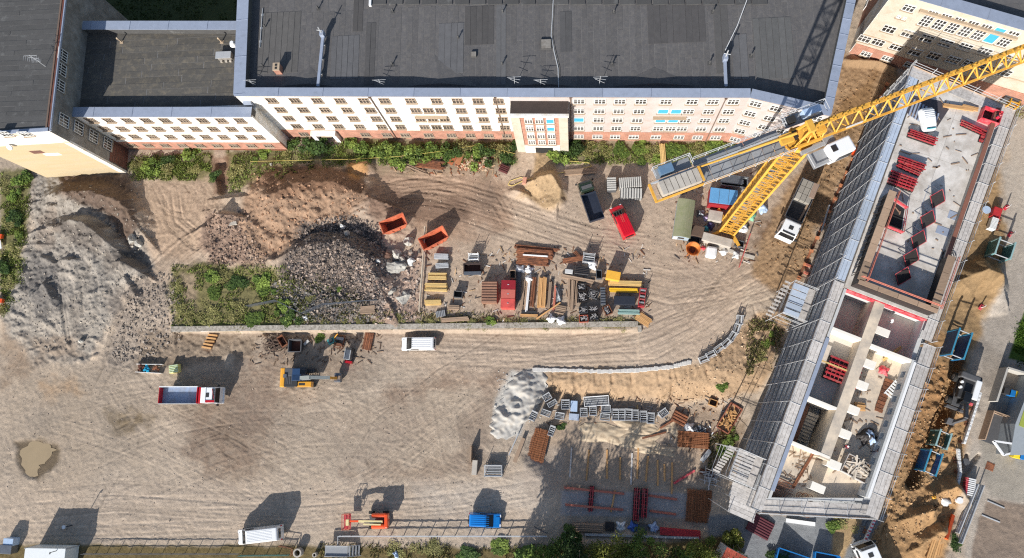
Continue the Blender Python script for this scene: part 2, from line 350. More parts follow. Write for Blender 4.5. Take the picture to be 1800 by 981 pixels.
# puddle
PUD = [(36, 790), (58, 777), (86, 779), (98, 792), (84, 808), (70, 818), (66, 836), (48, 840), (39, 818)]
PUD = [(x+(px2-x)*f+2.4*math.sin(9*(i*4+k)+f*5), y+(py2-y)*f+2.0*math.cos(7*(i*4+k))) for i, ((x, y), (px2, py2)) in enumerate(zip(PUD, PUD[1:]+PUD[:1])) for k, f in enumerate((0, .25, .5, .75))]
m = mask([(28, 778), (70, 768), (112, 788), (104, 812), (90, 830), (66, 846), (40, 832), (26, 806)], 6, 6); paint(m*.95, (108, 94, 76)); H -= .12*m; _mp = mask(PUD, 5, 1); H -= .10*_mp; ROUGH *= (1-.9*np.maximum(_mp, .6*m))
# ---- heaps
def ridge(pts, h, ws, wn, jag=.25, prof=1.2):
    """pts: crest with optional height factor; ws gentle side (right of travel, sun side), wn steep side"""
    global H
    w_ = window(pts, max(ws, wn)+15)
    u, v = U[w_], V[w_]; q = [p if len(p) == 3 else (p[0], p[1], 1) for p in pts]
    u = u+N1[w_]*7; v = v+N1[w_]*5
    d, s_, t = seg_dist(q, u, v); hf = np.interp(t, np.linspace(0, 1, len(q)), [p[2] for p in q])
    wd = np.where(s_ > 0, ws, wn)*(1+.25*N2[w_]); k = np.clip(1-d/wd, 0, 1)
    H[w_] = np.maximum(H[w_], Hm[w_]+(k**prof)*h*hf*(1+jag*N2[w_]))
def mound(u0, v0, ru, rv, h, ang=0, p=1.0):
    global H
    w_ = window([(u0-ru, v0-rv), (u0+ru, v0+rv)], max(ru, rv))
    if w_ is None: return
    du, dv = U[w_]-u0, V[w_]-v0; c, s_ = math.cos(ang), math.sin(ang)
    r = np.hypot((du*c+dv*s_)/ru, (-du*s_+dv*c)/rv)+.22*N2[w_]+.15*N1[w_]
    k = np.clip(1-r, 0, 1)**p; H[w_] = H[w_]+h*k*(1 if h < 0 else 1)
mound(130, 460, 110, 160, .6, 0, .8)
ridge([(85, 352, .4), (130, 344, .9), (180, 344, 1), (225, 362, 1), (252, 400, .6)], 2.4, 60, 26)
ridge([(98, 402, .4), (135, 392, .9), (165, 398, 1), (190, 418, 1), (212, 440, .6)], 2.7, 90, 24)
ridge([(200, 462, .5), (225, 462, 1), (248, 476, .6)], 2.2, 40, 14); ridge([(108, 462, .5), (128, 458, 1)], 1.6, 60, 12)
ridge([(210, 500, .5), (228, 490, 1), (240, 520, .6)], 1.3, 30, 12); ridge([(60, 520, .6), (85, 500, 1), (100, 540, .5)], 1.5, 30, 16)
for i in range(30):
    u0, v0 = RNG.uniform(30, 250), RNG.uniform(320, 630); mound(u0, v0, RNG.uniform(8, 24), RNG.uniform(5, 10), RNG.uniform(.2, .6), RNG.uniform(-.6, .6))
ridge([(455, 350, .6), (490, 350, 1), (540, 335, 1), (595, 330, .9), (640, 345, .6)], 3.2, 100, 38, .2, 1.0)
ridge([(480, 330, .8), (440, 400, .7), (455, 450, .4)], 2.2, 60, 50, .2)
ridge([(375, 395, .5), (400, 385, 1), (430, 385, .8)], 2.6, 60, 18); ridge([(612, 296, .6), (640, 292, 1)], 1.6, 22, 12)
ridge([(510, 450, .5), (555, 440, 1), (610, 432, 1), (650, 455, .9), (672, 505, .5)], 3.0, 72, 34, .15, 1.0)
ridge([(948, 318, .8), (968, 312, 1), (983, 335, .8), (980, 352, .5)], 2.0, 34, 14, .2)
ridge([(908, 338, .6), (928, 344, .9)], .9, 16, 9)
ridge([(1694, 486, .6), (1715, 478, 1), (1738, 488, 1), (1748, 505, .6)], 3.0, 55, 24, .12, 1.05); mound(1742, 505, 26, 36, .5)
mound(1720, 462, 22, 14, 1.0)
# concrete spill slope, NE slope streaks
for i in range(0): mound(RNG.uniform(875, 955), RNG.uniform(660, 765), RNG.uniform(10, 22), RNG.uniform(5, 9), RNG.uniform(.3, .6), RNG.uniform(.6, 1.3))
for i in range(60):
    t = RNG.random(); u0 = 960+t*400; v0 = RNG.uniform(656, 700)-max(0, (u0-1200))*.85; mound(u0, v0, RNG.uniform(3, 6), RNG.uniform(9, 20), RNG.uniform(-.3, -.12), RNG.uniform(-.35, .2))
# right earth: long trench plus many spoil heaps
for i in range(150):
    t = RNG.random(); u0 = 1690-t*130+RNG.normal(0, 26); v0 = 650+t*320+RNG.normal(0, 14); mound(u0, v0, RNG.uniform(5, 14), RNG.uniform(4, 9), RNG.uniform(.08, .32), RNG.uniform(-1, 1))
ridge([(1640, 868, .6), (1668, 852, 1), (1690, 870, .5)], 2.4, 36, 18); ridge([(1600, 905, .6), (1630, 895, 1)], 1.8, 40, 14); ridge([(1618, 950, .6), (1645, 930, 1)], 2.0, 40, 16)
def trench(pts, wd, dep):
    global H
    w_ = window(pts, wd*3); d, _, _ = seg_dist(pts, U[w_], V[w_]); d = d+3*N2[w_]
    H[w_] -= dep*(1-ss(wd*.75, wd*1.2, d))
trench([(1605, 850), (1650, 745), (1672, 690), (1690, 600)], 11, 2.2)
trench([(1700, 800), (1690, 840), (1720, 800)], 4, .6)
# pit along the scaffold (dug down to the footings)
trench([(1580, 150), (1545, 235), (1470, 420), (1400, 600), (1315, 830)], 13, 1.4)
trench([(1488, 110), (1570, 128)], 3, .5)
ridge([(1490, 108, .6), (1540, 112, 1), (1566, 122, .8)], 1.2, 10, 10)
trench([(388, 290), (392, 335)], 8, .9)
# ---- wheel tracks
def strokes(pts, n, spread, wid, dep, dark, jit=2.0, alpha=1.0):
    global H, Cc
    w_ = window(pts, spread+wid*3+jit*3+6)
    if w_ is None: return
    u, v = U[w_]+N1[w_]*jit, V[w_]+N1[w_]*jit; d, s_, t = seg_dist(pts, u, v); sd = d*s_
    fade = ss(0, .12, t)*ss(1, .88, t)
    for i in range(n):
        o = RNG.uniform(-spread, spread); wi = wid*RNG.uniform(.45, 1.15)
        lo, hi = sorted(RNG.random(2)); 
        if hi-lo < .3: lo, hi = 0, 1
        f = ss(lo-.05, lo+.05, t)*ss(hi+.05, hi-.05, t)*fade
        k = np.exp(-((sd-o)/wi)**2)*f*(.55+.9*np.clip(N3[w_]+.5, 0, 1))*alpha
        H[w_] -= k*dep*.55*RNG.uniform(.5, 1.2)
        Cc[w_] *= (1-k*dark*RNG.uniform(-.6, 1.0))[..., None]
T = strokes
T([(200, 620), (215, 560), (260, 500), (330, 440), (370, 410)], 34, 30, 1.6, .13, .20)
T([(160, 700), (190, 640), (205, 580), (250, 510)], 14, 22, 1.6, .08, .16)
T([(300, 330), (310, 390), (345, 420), (400, 400)], 18, 24, 1.5, .1, .2); T([(260, 320), (290, 380), (330, 390), (350, 340), (330, 310)], 10, 14, 1.3, .08, .15)
T([(0, 905), (200, 880), (500, 905), (800, 880), (980, 850)], 40, 38, 1.5, .03, .13)
T([(0, 940), (300, 930), (420, 925)], 16, 16, 1.5, .03, .15)
T([(700, 605), (950, 620), (1120, 610), (1210, 570), (1270, 490), (1330, 430)], 46, 32, 1.5, .035, .12)
T([(760, 620), (1000, 632), (1150, 625), (1240, 570), (1340, 500), (1400, 400)], 30, 20, 1.5, .03, -.08)
T([(1100, 480), (1180, 500), (1280, 490), (1370, 430), (1440, 330)], 30, 36, 1.7, .06, .16)
T([(1150, 560), (1250, 530), (1360, 500), (1400, 440)], 26, 30, 1.6, .05, .16)
T([(1380, 430), (1440, 320), (1500, 200)], 26, 22, 1.7, .08, .2)
T([(640, 370), (720, 345), (820, 355), (920, 390), (1040, 430), (1160, 440)], 34, 34, 1.6, .06, .18)
T([(640, 310), (760, 320), (870, 350), (900, 400)], 16, 26, 1.6, .06, .18); T([(570, 395), (640, 350), (700, 330), (840, 320)], 14, 18, 1.5, .06, .16)
T([(690, 350), (760, 352), (830, 375)], 12, 14, 1.5, .09, .3); T([(600, 400), (640, 380), (680, 390), (700, 430)], 10, 14, 1.3, .09, .2)
T([(640, 880), (700, 780), (800, 700), (900, 640), (1000, 625)], 40, 60, 1.4, .03, .14)
T([(560, 840), (640, 720), (700, 690), (720, 760), (660, 840)], 20, 40, 1.4, .03, .13)
T([(840, 640), (780, 700), (800, 800), (860, 850)], 26, 42, 1.4, .03, .14)
T([(120, 760), (300, 720), (480, 690), (620, 720)], 30, 54, 1.3, .03, .12)
T([(100, 640), (240, 680), (420, 760), (560, 850)], 24, 50, 1.3, .03, .12)
T([(196, 745), (225, 735), (255, 738)], 9, 12, 1.5, .08, .3, 1); T([(30, 800), (70, 790), (110, 790)], 8, 14, 1.3, .05, .25, 2)
T([(340, 790), (390, 770), (440, 800)], 10, 26, 1.5, .05, .3)
T([(1500, 940), (1560, 840), (1600, 750)], 16, 12, 1.6, .12, .2, 1.5); T([(1540, 975), (1590, 860), (1640, 740)], 10, 8, 1.6, .12, .2, 1.5)
T([(1690, 560), (1730, 440), (1760, 330)], 18, 20, 1.6, .04, .12); T([(60, 560), (30, 620), (0, 660)], 12, 20, 1.6, .1, .2)
T([(110, 480), (120, 560), (128, 620)], 6, 8, 2.2, .25, .1, 2); T([(150, 470), (155, 560)], 5, 22, 2.2, .22, .1, 2)
T([(1745, 560), (1780, 470), (1815, 390)], 1, 0, .9, .01, .9, 0)
# desire lines scribbled everywhere by machines
for i in range(170):
    u0, v0 = RNG.uniform(30, 1250), RNG.uniform(610, 930)
    if u0 > 860 and v0 > 640: continue
    a = RNG.uniform(-.9, .9); L = RNG.uniform(30, 110); c = RNG.normal(0, .5)
    p = [(u0+L*t*math.cos(a+c*t), v0+L*t*math.sin(a+c*t)) for t in (0, .33, .66, 1)]
    T(p, RNG.integers(2, 5), 7, 1.2, .03, .2, 1)
# pairs of tyre tracks: pale compacted bands with darker shoulders
def pair(p0, p1, p2_, g=10.5, wd=2.2, k=.05):
    pts = [tuple((1-t)**2*np.array(p0)+2*t*(1-t)*np.array(p1)+t*t*np.array(p2_)) for t in np.linspace(0, 1, 13)]; w_ = window(pts, 26)
    if w_ is None: return
    d, s_, t = seg_dist(pts, U[w_]+N1[w_]*2, V[w_]+N1[w_]*2); sd = d*s_; f = ss(0, .15, t)*ss(1, .85, t)*(.5+.8*np.clip(N2[w_]+.5, 0, 1))
    a = np.exp(-((np.abs(sd)-g)/wd)**2)*f; e = (np.exp(-((np.abs(sd)-g-wd*1.6)/1.1)**2)+np.exp(-((np.abs(sd)-g+wd*1.6)/1.1)**2))*f
    Cc[w_] *= (1+k*a-k*1.1*e)[..., None]; H[w_] += -.016*a+.016*e
for q_ in (((20, 900), (400, 860), (900, 910)), ((60, 920), (420, 900), (830, 890)), ((0, 870), (260, 880), (560, 905)), ((180, 620), (220, 800), (520, 880)), ((220, 600), (300, 760), (620, 820)), ((520, 900), (700, 860), (830, 680)), ((560, 880), (760, 800), (900, 640)), ((620, 620), (900, 640), (1180, 590)), ((640, 640), (960, 640), (1230, 560)), ((700, 600), (1150, 650), (1330, 440)), ((760, 625), (1180, 640), (1300, 500)), ((1000, 600), (1240, 560), (1400, 430)), ((420, 640), (640, 700), (860, 860)), ((460, 720), (700, 640), (900, 700)), ((120, 700), (420, 640), (700, 690)), ((60, 740), (300, 800), (480, 910)), ((640, 330), (900, 340), (1150, 470)), ((660, 350), (860, 400), (1130, 490)), ((1000, 430), (1180, 440), (1300, 520)), ((960, 400), (1150, 420), (1330, 470)), ((700, 760), (800, 720), (840, 640)), ((640, 780), (760, 820), (940, 870)), ((300, 340), (330, 420), (250, 520)), ((340, 420), (260, 480), (200, 620)), ((1380, 470), (1440, 330), (1500, 190)), ((1360, 450), (1410, 340), (1480, 200)), ((1700, 560), (1740, 430), (1790, 280)), ((1560, 900), (1600, 800), (1640, 700)), ((240, 880), (480, 760), (760, 800)), ((100, 860), (300, 700), (560, 740))): pair(*q_)
# ---- fine relief
H += ROUGH*(N2*.5+N3*1.0+N4*1.3)+.02*N1
# soil colour mottling
mott = 1+.10*fbm(X, Y, 16, 3, 71)+.09*N1+.09*N2+.11*N3+.16*N4*np.clip(ROUGH*9, .7, 1.5)+.05*RNG.normal(size=X.shape)
Cc *= mott[..., None]; Cc *= (1+np.stack([.02*N1, 0*N1, -.03*N1], -1))
peb = (RNG.random(X.shape) < .03); Cc[peb] *= RNG.uniform(.62, 1.35, peb.sum())[:, None]
Cc = np.clip(Cc, .01, .75)
CUT = None
def build_ground():
    ny, nx = X.shape; idx = np.arange(ny*nx).reshape(ny, nx)
    q = np.stack([idx[:-1, :-1], idx[:-1, 1:], idx[1:, 1:], idx[1:, :-1]], -1).reshape(-1, 4)
    me = bpy.data.meshes.new('ground'); me.vertices.add(ny*nx)
    me.vertices.foreach_set('co', np.stack([X, Y, H], -1).astype(np.float32).ravel())
    me.loops.add(q.size); me.loops.foreach_set('vertex_index', q.ravel().astype(np.int32))
    me.polygons.add(len(q)); me.polygons.foreach_set('loop_start', np.arange(0, q.size, 4, dtype=np.int32)); 
    me.polygons.foreach_set('use_smooth', np.ones(len(q), bool))
    me.update(calc_edges=True)
    a = me.color_attributes.new('Col', 'FLOAT_COLOR', 'POINT')
    a.data.foreach_set('color', np.concatenate([Cc.reshape(-1, 3), np.ones((ny*nx, 1), np.float32)], 1).astype(np.float32).ravel())
    me.materials.append(attr_mat('site_soil', .95, .20, 7.0, .05, 9.0))
    return struct(link('ground', me))
def gz(x, y):
    i = int(np.clip(np.searchsorted(GY, y), 1, len(GY)-1)); j = int(np.clip(np.searchsorted(GX, x), 1, len(GX)-1)); return float(H[i, j])
def gm(x, y):
    i = int(np.clip(np.searchsorted(GY, y), 1, len(GY)-1)); j = int(np.clip(np.searchsorted(GX, x), 1, len(GX)-1)); return float(Hm[i, j])
def GG(px, py, dz=0.0):
    """point of the ground seen at a place of the photograph"""
    z = 0.0
    for _ in range(4): p = G(px, py, z+dz); z = gz(p.x, p.y)
    return G(px, py, z+dz)
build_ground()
_pud = []
for (px, py) in PUD: p = GG(px, py); _pud.append((p.x, p.y))
pz = -1.5-.13
# ================================================================ EXISTING BUILDINGS
M_white = mat('white_plaster', (.80, .79, .76), .85, var=.05, scale=.6, dirt=rgb(205, 190, 165), dirt_amt=.5, dscale=.5, bump=.01, bscale=8)
M_cream = mat('cream_plaster', rgb(184, 175, 171), .85, var=.06, scale=.5, dirt=rgb(178, 160, 150), dirt_amt=.5, dscale=.4, bump=.01, bscale=8)
M_cream2 = mat('warm_plaster', rgb(190, 180, 164), .85, var=.06, scale=.6, dirt=rgb(178, 162, 140), dirt_amt=.4, dscale=.7, bump=.01, bscale=8)
M_beige = mat('beige_board', rgb(182, 167, 138), .85, var=.06, scale=.8, dirt=rgb(184, 162, 126), dirt_amt=.7, dscale=.4, stretch=(1, 1, 4))
M_gplast = mat('grey_plaster', rgb(150, 146, 140), .9, var=.14, scale=.7, dirt=rgb(118, 112, 104), dirt_amt=.8, dscale=.8)
M_zinc = mat('zinc_sheet', rgb(152, 161, 178), .5, .1, var=.10, scale=1.4, rand=.06, dirt=rgb(140, 148, 162), dirt_amt=.2)
M_felt = mat('roof_felt', rgb(90, 88, 88), .9, var=.16, scale=1.1, rand=.08, dirt=rgb(100, 96, 92), dirt_amt=.45, dscale=2.2, bump=.012, bscale=14)
M_felt2 = mat('brown_roof_felt', rgb(84, 81, 76), .9, var=.14, scale=1.1, rand=.12, dirt=rgb(112, 104, 90), dirt_amt=.4, dscale=1.2, bump=.012, bscale=14)
M_felt3 = mat('weathered_roof_felt', rgb(78, 77, 76), .9, var=.16, scale=.6, rand=.10, dirt=rgb(112, 112, 110), dirt_amt=.15, dscale=.7, bump=.012, bscale=14)
M_frame = mat('window_frame_white', (.72, .71, .68), .6, var=.04)
M_sill = mat('window_sill_stone', rgb(176, 156, 132), .8, var=.1)
M_glass = mat('window_glass', (.045, .042, .04), .15, var=.3, rand=.6)
M_board = mat('cyan_board', rgb(64, 160, 196), .7, var=.08)
M_dark = mat('dark_gap', (.02, .02, .02), .9)
M_met = mat('galvanised_steel', rgb(176, 178, 180), .6, .0, var=.1, rand=.1)
M_wht = mat('white_paint', (.78, .78, .77), .5, var=.04, scale=2)
M_rust = mat('rusty_steel', rgb(146, 92, 62), .85, var=.25, scale=2.5, rand=.25, dirt=rgb(80, 52, 40), dirt_amt=.6)
M_conc = mat('concrete', rgb(186, 178, 166), .9, var=.10, scale=.9, dirt=rgb(160, 152, 142), dirt_amt=.6, dscale=.6, bump=.01, bscale=12)
def brick_mat(name, c1, c2, mo):
    m = bpy.data.materials.new(name); m.use_nodes = True; n = m.node_tree.nodes; l = m.node_tree.links; b = n['Principled BSDF']; b.inputs['Roughness'].default_value = .9
    tc = n.new('ShaderNodeTexCoord'); br = n.new('ShaderNodeTexBrick'); mp = n.new('ShaderNodeMapping'); mp.inputs['Rotation'].default_value = (R(90), 0, 0)
    l.new(tc.outputs['Object'], mp.inputs[0]); l.new(mp.outputs[0], br.inputs[0])
    br.inputs['Color1'].default_value = (*c1, 1); br.inputs['Color2'].default_value = (*c2, 1); br.inputs['Mortar'].default_value = (*mo, 1)
    br.inputs['Scale'].default_value = 1.0; br.inputs['Brick Width'].default_value = .5; br.inputs['Row Height'].default_value = .16; br.inputs['Mortar Size'].default_value = .02
    nz = n.new('ShaderNodeTexNoise'); nz.inputs['Scale'].default_value = .8; nz.inputs['Detail'].default_value = 6; l.new(tc.outputs['Object'], nz.inputs[0])
    mr = n.new('ShaderNodeMapRange'); mr.inputs[1].default_value = .3; mr.inputs[2].default_value = .7; mr.inputs[3].default_value = .75; mr.inputs[4].default_value = 1.2; l.new(nz.outputs[0], mr.inputs[0])
    vm = n.new('ShaderNodeVectorMath'); vm.operation = 'SCALE'; l.new(br.outputs[0], vm.inputs[0]); l.new(mr.outputs[0], vm.inputs['Scale']); l.new(vm.outputs[0], b.inputs['Base Color'])
    return m
M_brick = brick_mat('red_brick', rgb(178, 120, 98), rgb(158, 102, 82), rgb(178, 150, 132))
M_brickd = brick_mat('dark_brick', rgb(120, 70, 56), rgb(96, 58, 48), rgb(120, 104, 94))

def xy(v): return (v.x, v.y)
def onwall(px, py, A, Bp):
    A = Vector((A[0], A[1])); Bp = Vector((Bp[0], Bp[1])); d = (Bp-A).normalized(); nrm = Vector((d.y, -d.x))
    r = ROT @ Vector((px-PPX, -(py-PPY), -F_PX)); t = A.dot(nrm)/(r.x*nrm.x+r.y*nrm.y)
    p = Vector((r.x*t, r.y*t, CAMH+r.z*t)); s_ = (Vector((p.x, p.y))-A).dot(d); return s_, p.z
def off(A, Bp, k):
    """outward normal offset (right of A->B)"""
    d = Vector((Bp[0]-A[0], Bp[1]-A[1])).normalized(); return Vector((d.y, -d.x))*k
WM = {}
FRM = [None]
def window_meshes(w_, h_, cols=3, rows=2, board=False, tall=False):
    k = (w_, h_, cols, rows, board, FRM[0] is None)
    if k in WM: return WM[k]
    f = B(); t = .07; dpt = .10
    f.box(0, -dpt/2, h_/2+t/2, w_+2*t, dpt, t); f.box(0, -dpt/2, -h_/2-t/2, w_+2*t, dpt, t)
    for s_ in (-1, 1): f.box(s_*(w_/2+t/2), -dpt/2, 0, t, dpt, h_)
    if not board:
        for i in range(1, cols): f.box(-w_/2+w_*i/cols, -.035, 0, .09, .06, h_)
        for i in range(1, rows): f.box(0, -.035, -h_/2+h_*(i/rows)+.12*(rows == 2), w_, .055, .08)
    p = B(); p.box(0, -.012, 0, w_, .02, h_)
    s2 = B(); s2.box(0, -.13, -h_/2-t-.03, w_+.36, .24, .06)
    WM[k] = (f.mesh('window_frame', FRM[0] or M_frame), p.mesh('window_pane', M_board if board else M_glass), s2.mesh('window_sill', M_sill)); return WM[k]
def add_window(bld, A, Bp, s_, z, w_=1.2, h_=1.5, cols=3, rows=2, board=False, out=.07, label=None):
    A = Vector((A[0], A[1])); d = (Vector((Bp[0], Bp[1]))-A).normalized(); n = Vector((d.y, -d.x))
    p = A+d*s_+n*out; fr, pa, si = window_meshes(w_, h_, cols, rows, board); inv = bld.location
    o = link('window', fr, bld, (p.x-inv.x, p.y-inv.y, z-inv.z), (0, 0, math.atan2(d.y, d.x)), label=label)
    link('pane', pa, o); link('sill', si, o); return o
def slab(bld, name, m, A, Bp, z0, z1, t0=-.3, t1=.06, s0=0.0, s1=None, label=None):
    A = Vector((A[0], A[1])); Bp = Vector((Bp[0], Bp[1])); d = (Bp-A); L = d.length; d.normalize(); n = Vector((d.y, -d.x)); s1 = L if s1 is None else s1
    pts = [A+d*s0+n*t0, A+d*s1+n*t0, A+d*s1+n*t1, A+d*s0+n*t1]
    return B().prism([xy(p) for p in pts], z0, z1).obj(name, m, bld, label=label)
def coping(bld, A, Bp, z, wd, seg, over=.08, name='coping_panel', th=.07, par=1.28, pm=None, skip_par=False):
    """parapet wall with its sheet covers, outer edge on A->B, inside to the left"""
    A = Vector((A[0], A[1])); Bp = Vector((Bp[0], Bp[1])); d = Bp-A; L = d.length; d.normalize(); n = Vector((d.y, -d.x))
    if not skip_par: slab(bld, 'parapet', pm or M_felt3, A, Bp, z-par, z-th, -wd+.06, .02)
    k = max(1, round(L/seg))
    for i in range(k):
        a, b = A+d*(L*i/k+.03), A+d*(L*(i+1)/k-.03)
        pts = [a-n*wd, b-n*wd, b+n*over, a+n*over]
        q = B().prism([xy(p) for p in pts], z-th+RNG.uniform(0, .006), z+RNG.uniform(-.004, .008))
        # standing seam at the joint
        e = b+d*.03; q.box(*( (e-n*(wd/2-over/2)).to_tuple()), z+.02, .05, wd+over, .05, math.atan2(d.y, d.x))
        q.obj(name, M_zinc, bld)
def felt(bld, poly, z, along, wid, ln, m, name='felt_strip', skew=0):
    """lays overlapping roofing strips over a convex polygon; along='x' or 'y'"""
    ps = [(p[0], p[1]) if along == 'y' else (p[1], p[0]) for p in poly]
    lo = min(p[0] for p in ps); hi = max(p[0] for p in ps)
    def span(x):
        ys = []
        for i in range(len(ps)):
            (x0, y0), (x1, y1) = ps[i], ps[(i+1) % len(ps)]
            if (x0-x)*(x1-x) <= 0 and abs(x1-x0) > 1e-9: ys.append(y0+(y1-y0)*(x-x0)/(x1-x0))
        return (min(ys), max(ys)) if len(ys) > 1 else None
    n = max(1, round((hi-lo)/wid)); B().prism([tuple(p) for p in poly], z-.01, z+.008).obj('seam_bitumen', mat('seam_bitumen', rgb(122, 120, 118), .9), bld)
    for i in range(n):
        a = lo+(hi-lo)*i/n; b = lo+(hi-lo)*(i+1)/n; sa, sb = span(a+1e-3), span(b-1e-3)
        if not sa or not sb: continue
        cuts = [0.0]; c = RNG.uniform(.2, 1)*ln; L = max(sa[1]-sa[0], 1)
        while c < L-1.5: cuts.append(c/L); c += RNG.uniform(.6, 1.2)*ln
        cuts.append(1.0)
        for j in range(len(cuts)-1):
            t0, t1 = cuts[j], cuts[j+1]; zt = z+.02+.012*(i % 2)+.006*(j % 2)+RNG.uniform(0, .004)
            q = [(a, sa[0]+(sa[1]-sa[0])*t0), (b-.05, sb[0]+(sb[1]-sb[0])*t0), (b-.05, sb[0]+(sb[1]-sb[0])*(t1-.004)), (a, sa[0]+(sa[1]-sa[0])*(t1-.004))]
            if along == 'x': q = [(p[1], p[0]) for p in q]
            B().prism(q, z-.02, zt).obj(name, m, bld)
def vent(px, py, z, label, h=.8, r=.09, m=None):
    p = G(px, py, z); b = B().tube((0, 0, 0), (0, 0, h), r, 8).tube((0, 0, h-.05), (0, 0, h+.12), r*1.8, 8, r*.8).box(0, 0, .03, .5, .5, .06)
    return one('roof_vent', b, m or M_felt3, label, 'vent', p, group='vent pipes on the flat roofs')

# ---------------------------------------------------------------- long main building
HZ = 14.9
mo = [G(411, 166, HZ), G(1319, 168.5, HZ), G(1460, 201, HZ), G(1535, -150, HZ), G(424, -150, HZ)]
main = thing('long_building', 'long building with dark felt roof and white and cream five storey front', 'building', (mo[0].x, mo[0].y, 0))
rz_ = HZ-1.25
B().prism([xy(p) for p in mo], -1.5, rz_).obj('wall', M_cream, main)
w0, w1, w2, w3, w4 = [xy(p) for p in mo]
def lerp2(a, b, t): return (a[0]+(b[0]-a[0])*t, a[1]+(b[1]-a[1])*t)
s_por = onwall(900, 195, w0, w1)[0]; s_pr2 = onwall(1001, 195, w0, w1)[0]
slab(main, 'plaster_front', M_white, w0, w1, 3.1, HZ-.25, -.2, .06, 0, s_por, 'white plaster front left of the porch')
slab(main, 'plaster_front', M_cream, w0, w1, 3.1, HZ-.25, -.2, .062, s_por, None, 'cream plaster front right of the porch')
slab(main, 'plaster_front', M_cream, w1, w2, 3.1, HZ-.25, -.2, .06)
slab(main, 'brick_base', M_brick, w0, w1, -1, 3.1, -.2, .11); slab(main, 'brick_base', M_brick, w1, w2, -1, 3.1, -.2, .11)
M_eave = mat('eave_board', rgb(110, 92, 80), .8)
slab(main, 'cornice', M_eave, w0, w1, HZ-.28, HZ-.1, -.2, .16); slab(main, 'cornice', M_eave, w1, w2, HZ-.28, HZ-.1, -.2, .155)
coping(main, w0, w1, HZ, 1.0, 6.0, .22); coping(main, w1, w2, HZ, 1.0, 2.2, .22); coping(main, w2, w3, HZ, 1.0, 2.2, .1); coping(main, w4, w0, HZ, 1.55, 5.8, .08)
def inset(poly, d):
    out = []; n = len(poly)
    for i in range(n):
        p0, p1, p2 = Vector(poly[i-1]), Vector(poly[i]), Vector(poly[(i+1) % n]); a = (p1-p0).normalized(); b = (p2-p1).normalized()
        na, nb = Vector((-a.y, a.x)), Vector((-b.y, b.x)); m_ = (na+nb); out.append(tuple(p1+m_*(d/max(.2, (1+na.dot(nb))))))
    return out
ri = inset([w0, w1, w2, w3, w4], .85)
ysplit = G(900, 4, rz_).y
roofA = [p for p in ri if p[1] < ysplit]
def clipy(poly, yc, below=True):
    out = []
    for i in range(len(poly)):
        a, b = poly[i], poly[(i+1) % len(poly)]; ia = (a[1] < yc) == below; ib = (b[1] < yc) == below
        if ia: out.append(a)
        if ia != ib: t = (yc-a[1])/(b[1]-a[1]); out.append(lerp2(a, b, t))
    return out
felt(main, clipy(ri, ysplit), rz_, 'y', .78, 15.0, M_felt); felt(main, clipy(ri, ysplit, False), rz_, 'y', 1.2, 9.0, M_felt)
for (x0, y0, x1, y1), c_ in (((817, 10, 869, 80), (70, 66, 64)), ((620, -5, 640, 56), (70, 67, 66)), ((640, 40, 662, 150), (72, 69, 68)), ((770, 40, 816, 130), (98, 97, 99)), ((872, 8, 890, 150), (100, 99, 100)), ((985, 20, 1005, 92), (76, 74, 74)), ((1140, 4, 1238, 78), (74, 70, 69)), ((1260, 4, 1278, 130), (78, 75, 73)), ((1290, 60, 1312, 140), (98, 96, 94)), ((580, 62, 633, 140), (98, 97, 98)), ((450, 20, 530, 130), (92, 88, 84)), ((1330, 30, 1390, 140), (96, 95, 93))):
    a_, b_ = G(x0, y1, rz_), G(x1, y0, rz_); k_ = max(1, round((b_.x-a_.x)/.8))
    for i in range(k_): B().prism([(a_.x+(b_.x-a_.x)*i/k_, a_.y), (a_.x+(b_.x-a_.x)*(i+1)/k_-.05, a_.y), (a_.x+(b_.x-a_.x)*(i+1)/k_-.05, b_.y), (a_.x+(b_.x-a_.x)*i/k_, b_.y)], rz_+.02, rz_+.062+.004*(i % 2)).obj('felt_patch', mat('felt_patch_%d' % c_[0], rgb(*[88+(x-88)*.6 for x in c_]), .9, var=.16, scale=1.2, rand=.06), main)
for i in range(24):
    a = G(655+i*29, 5, rz_); B().box(a.x+.95, a.y, rz_+.09, 1.9, .75, .16).obj('ridge_panel', M_felt3, main)
B().box(*G(651, 4, rz_+.2), .32, 1.1, .4).obj('pipe_end', M_wht, main)
# crickets that drain the roof towards the front
for (xa, xb, xt, yt) in ((712, 840, 763, 96), (490, 590, 545, 118), (900, 1010, 950, 115), (1080, 1230, 1150, 118)):
    a, b, c = G(xa, 152, rz_), G(xb, 152, rz_), G(xt, yt, rz_); mid = (a+b)/2
    q = B(); q.add([(a.x, a.y, rz_+.03), (b.x, b.y, rz_+.03), (c.x, c.y, rz_+.04), (mid.x+(c.x-mid.x)*.1, a.y+.1, rz_+.32)], [(0, 3, 2), (3, 1, 2), (0, 1, 3)]); q.obj('roof_cricket', M_felt, main)
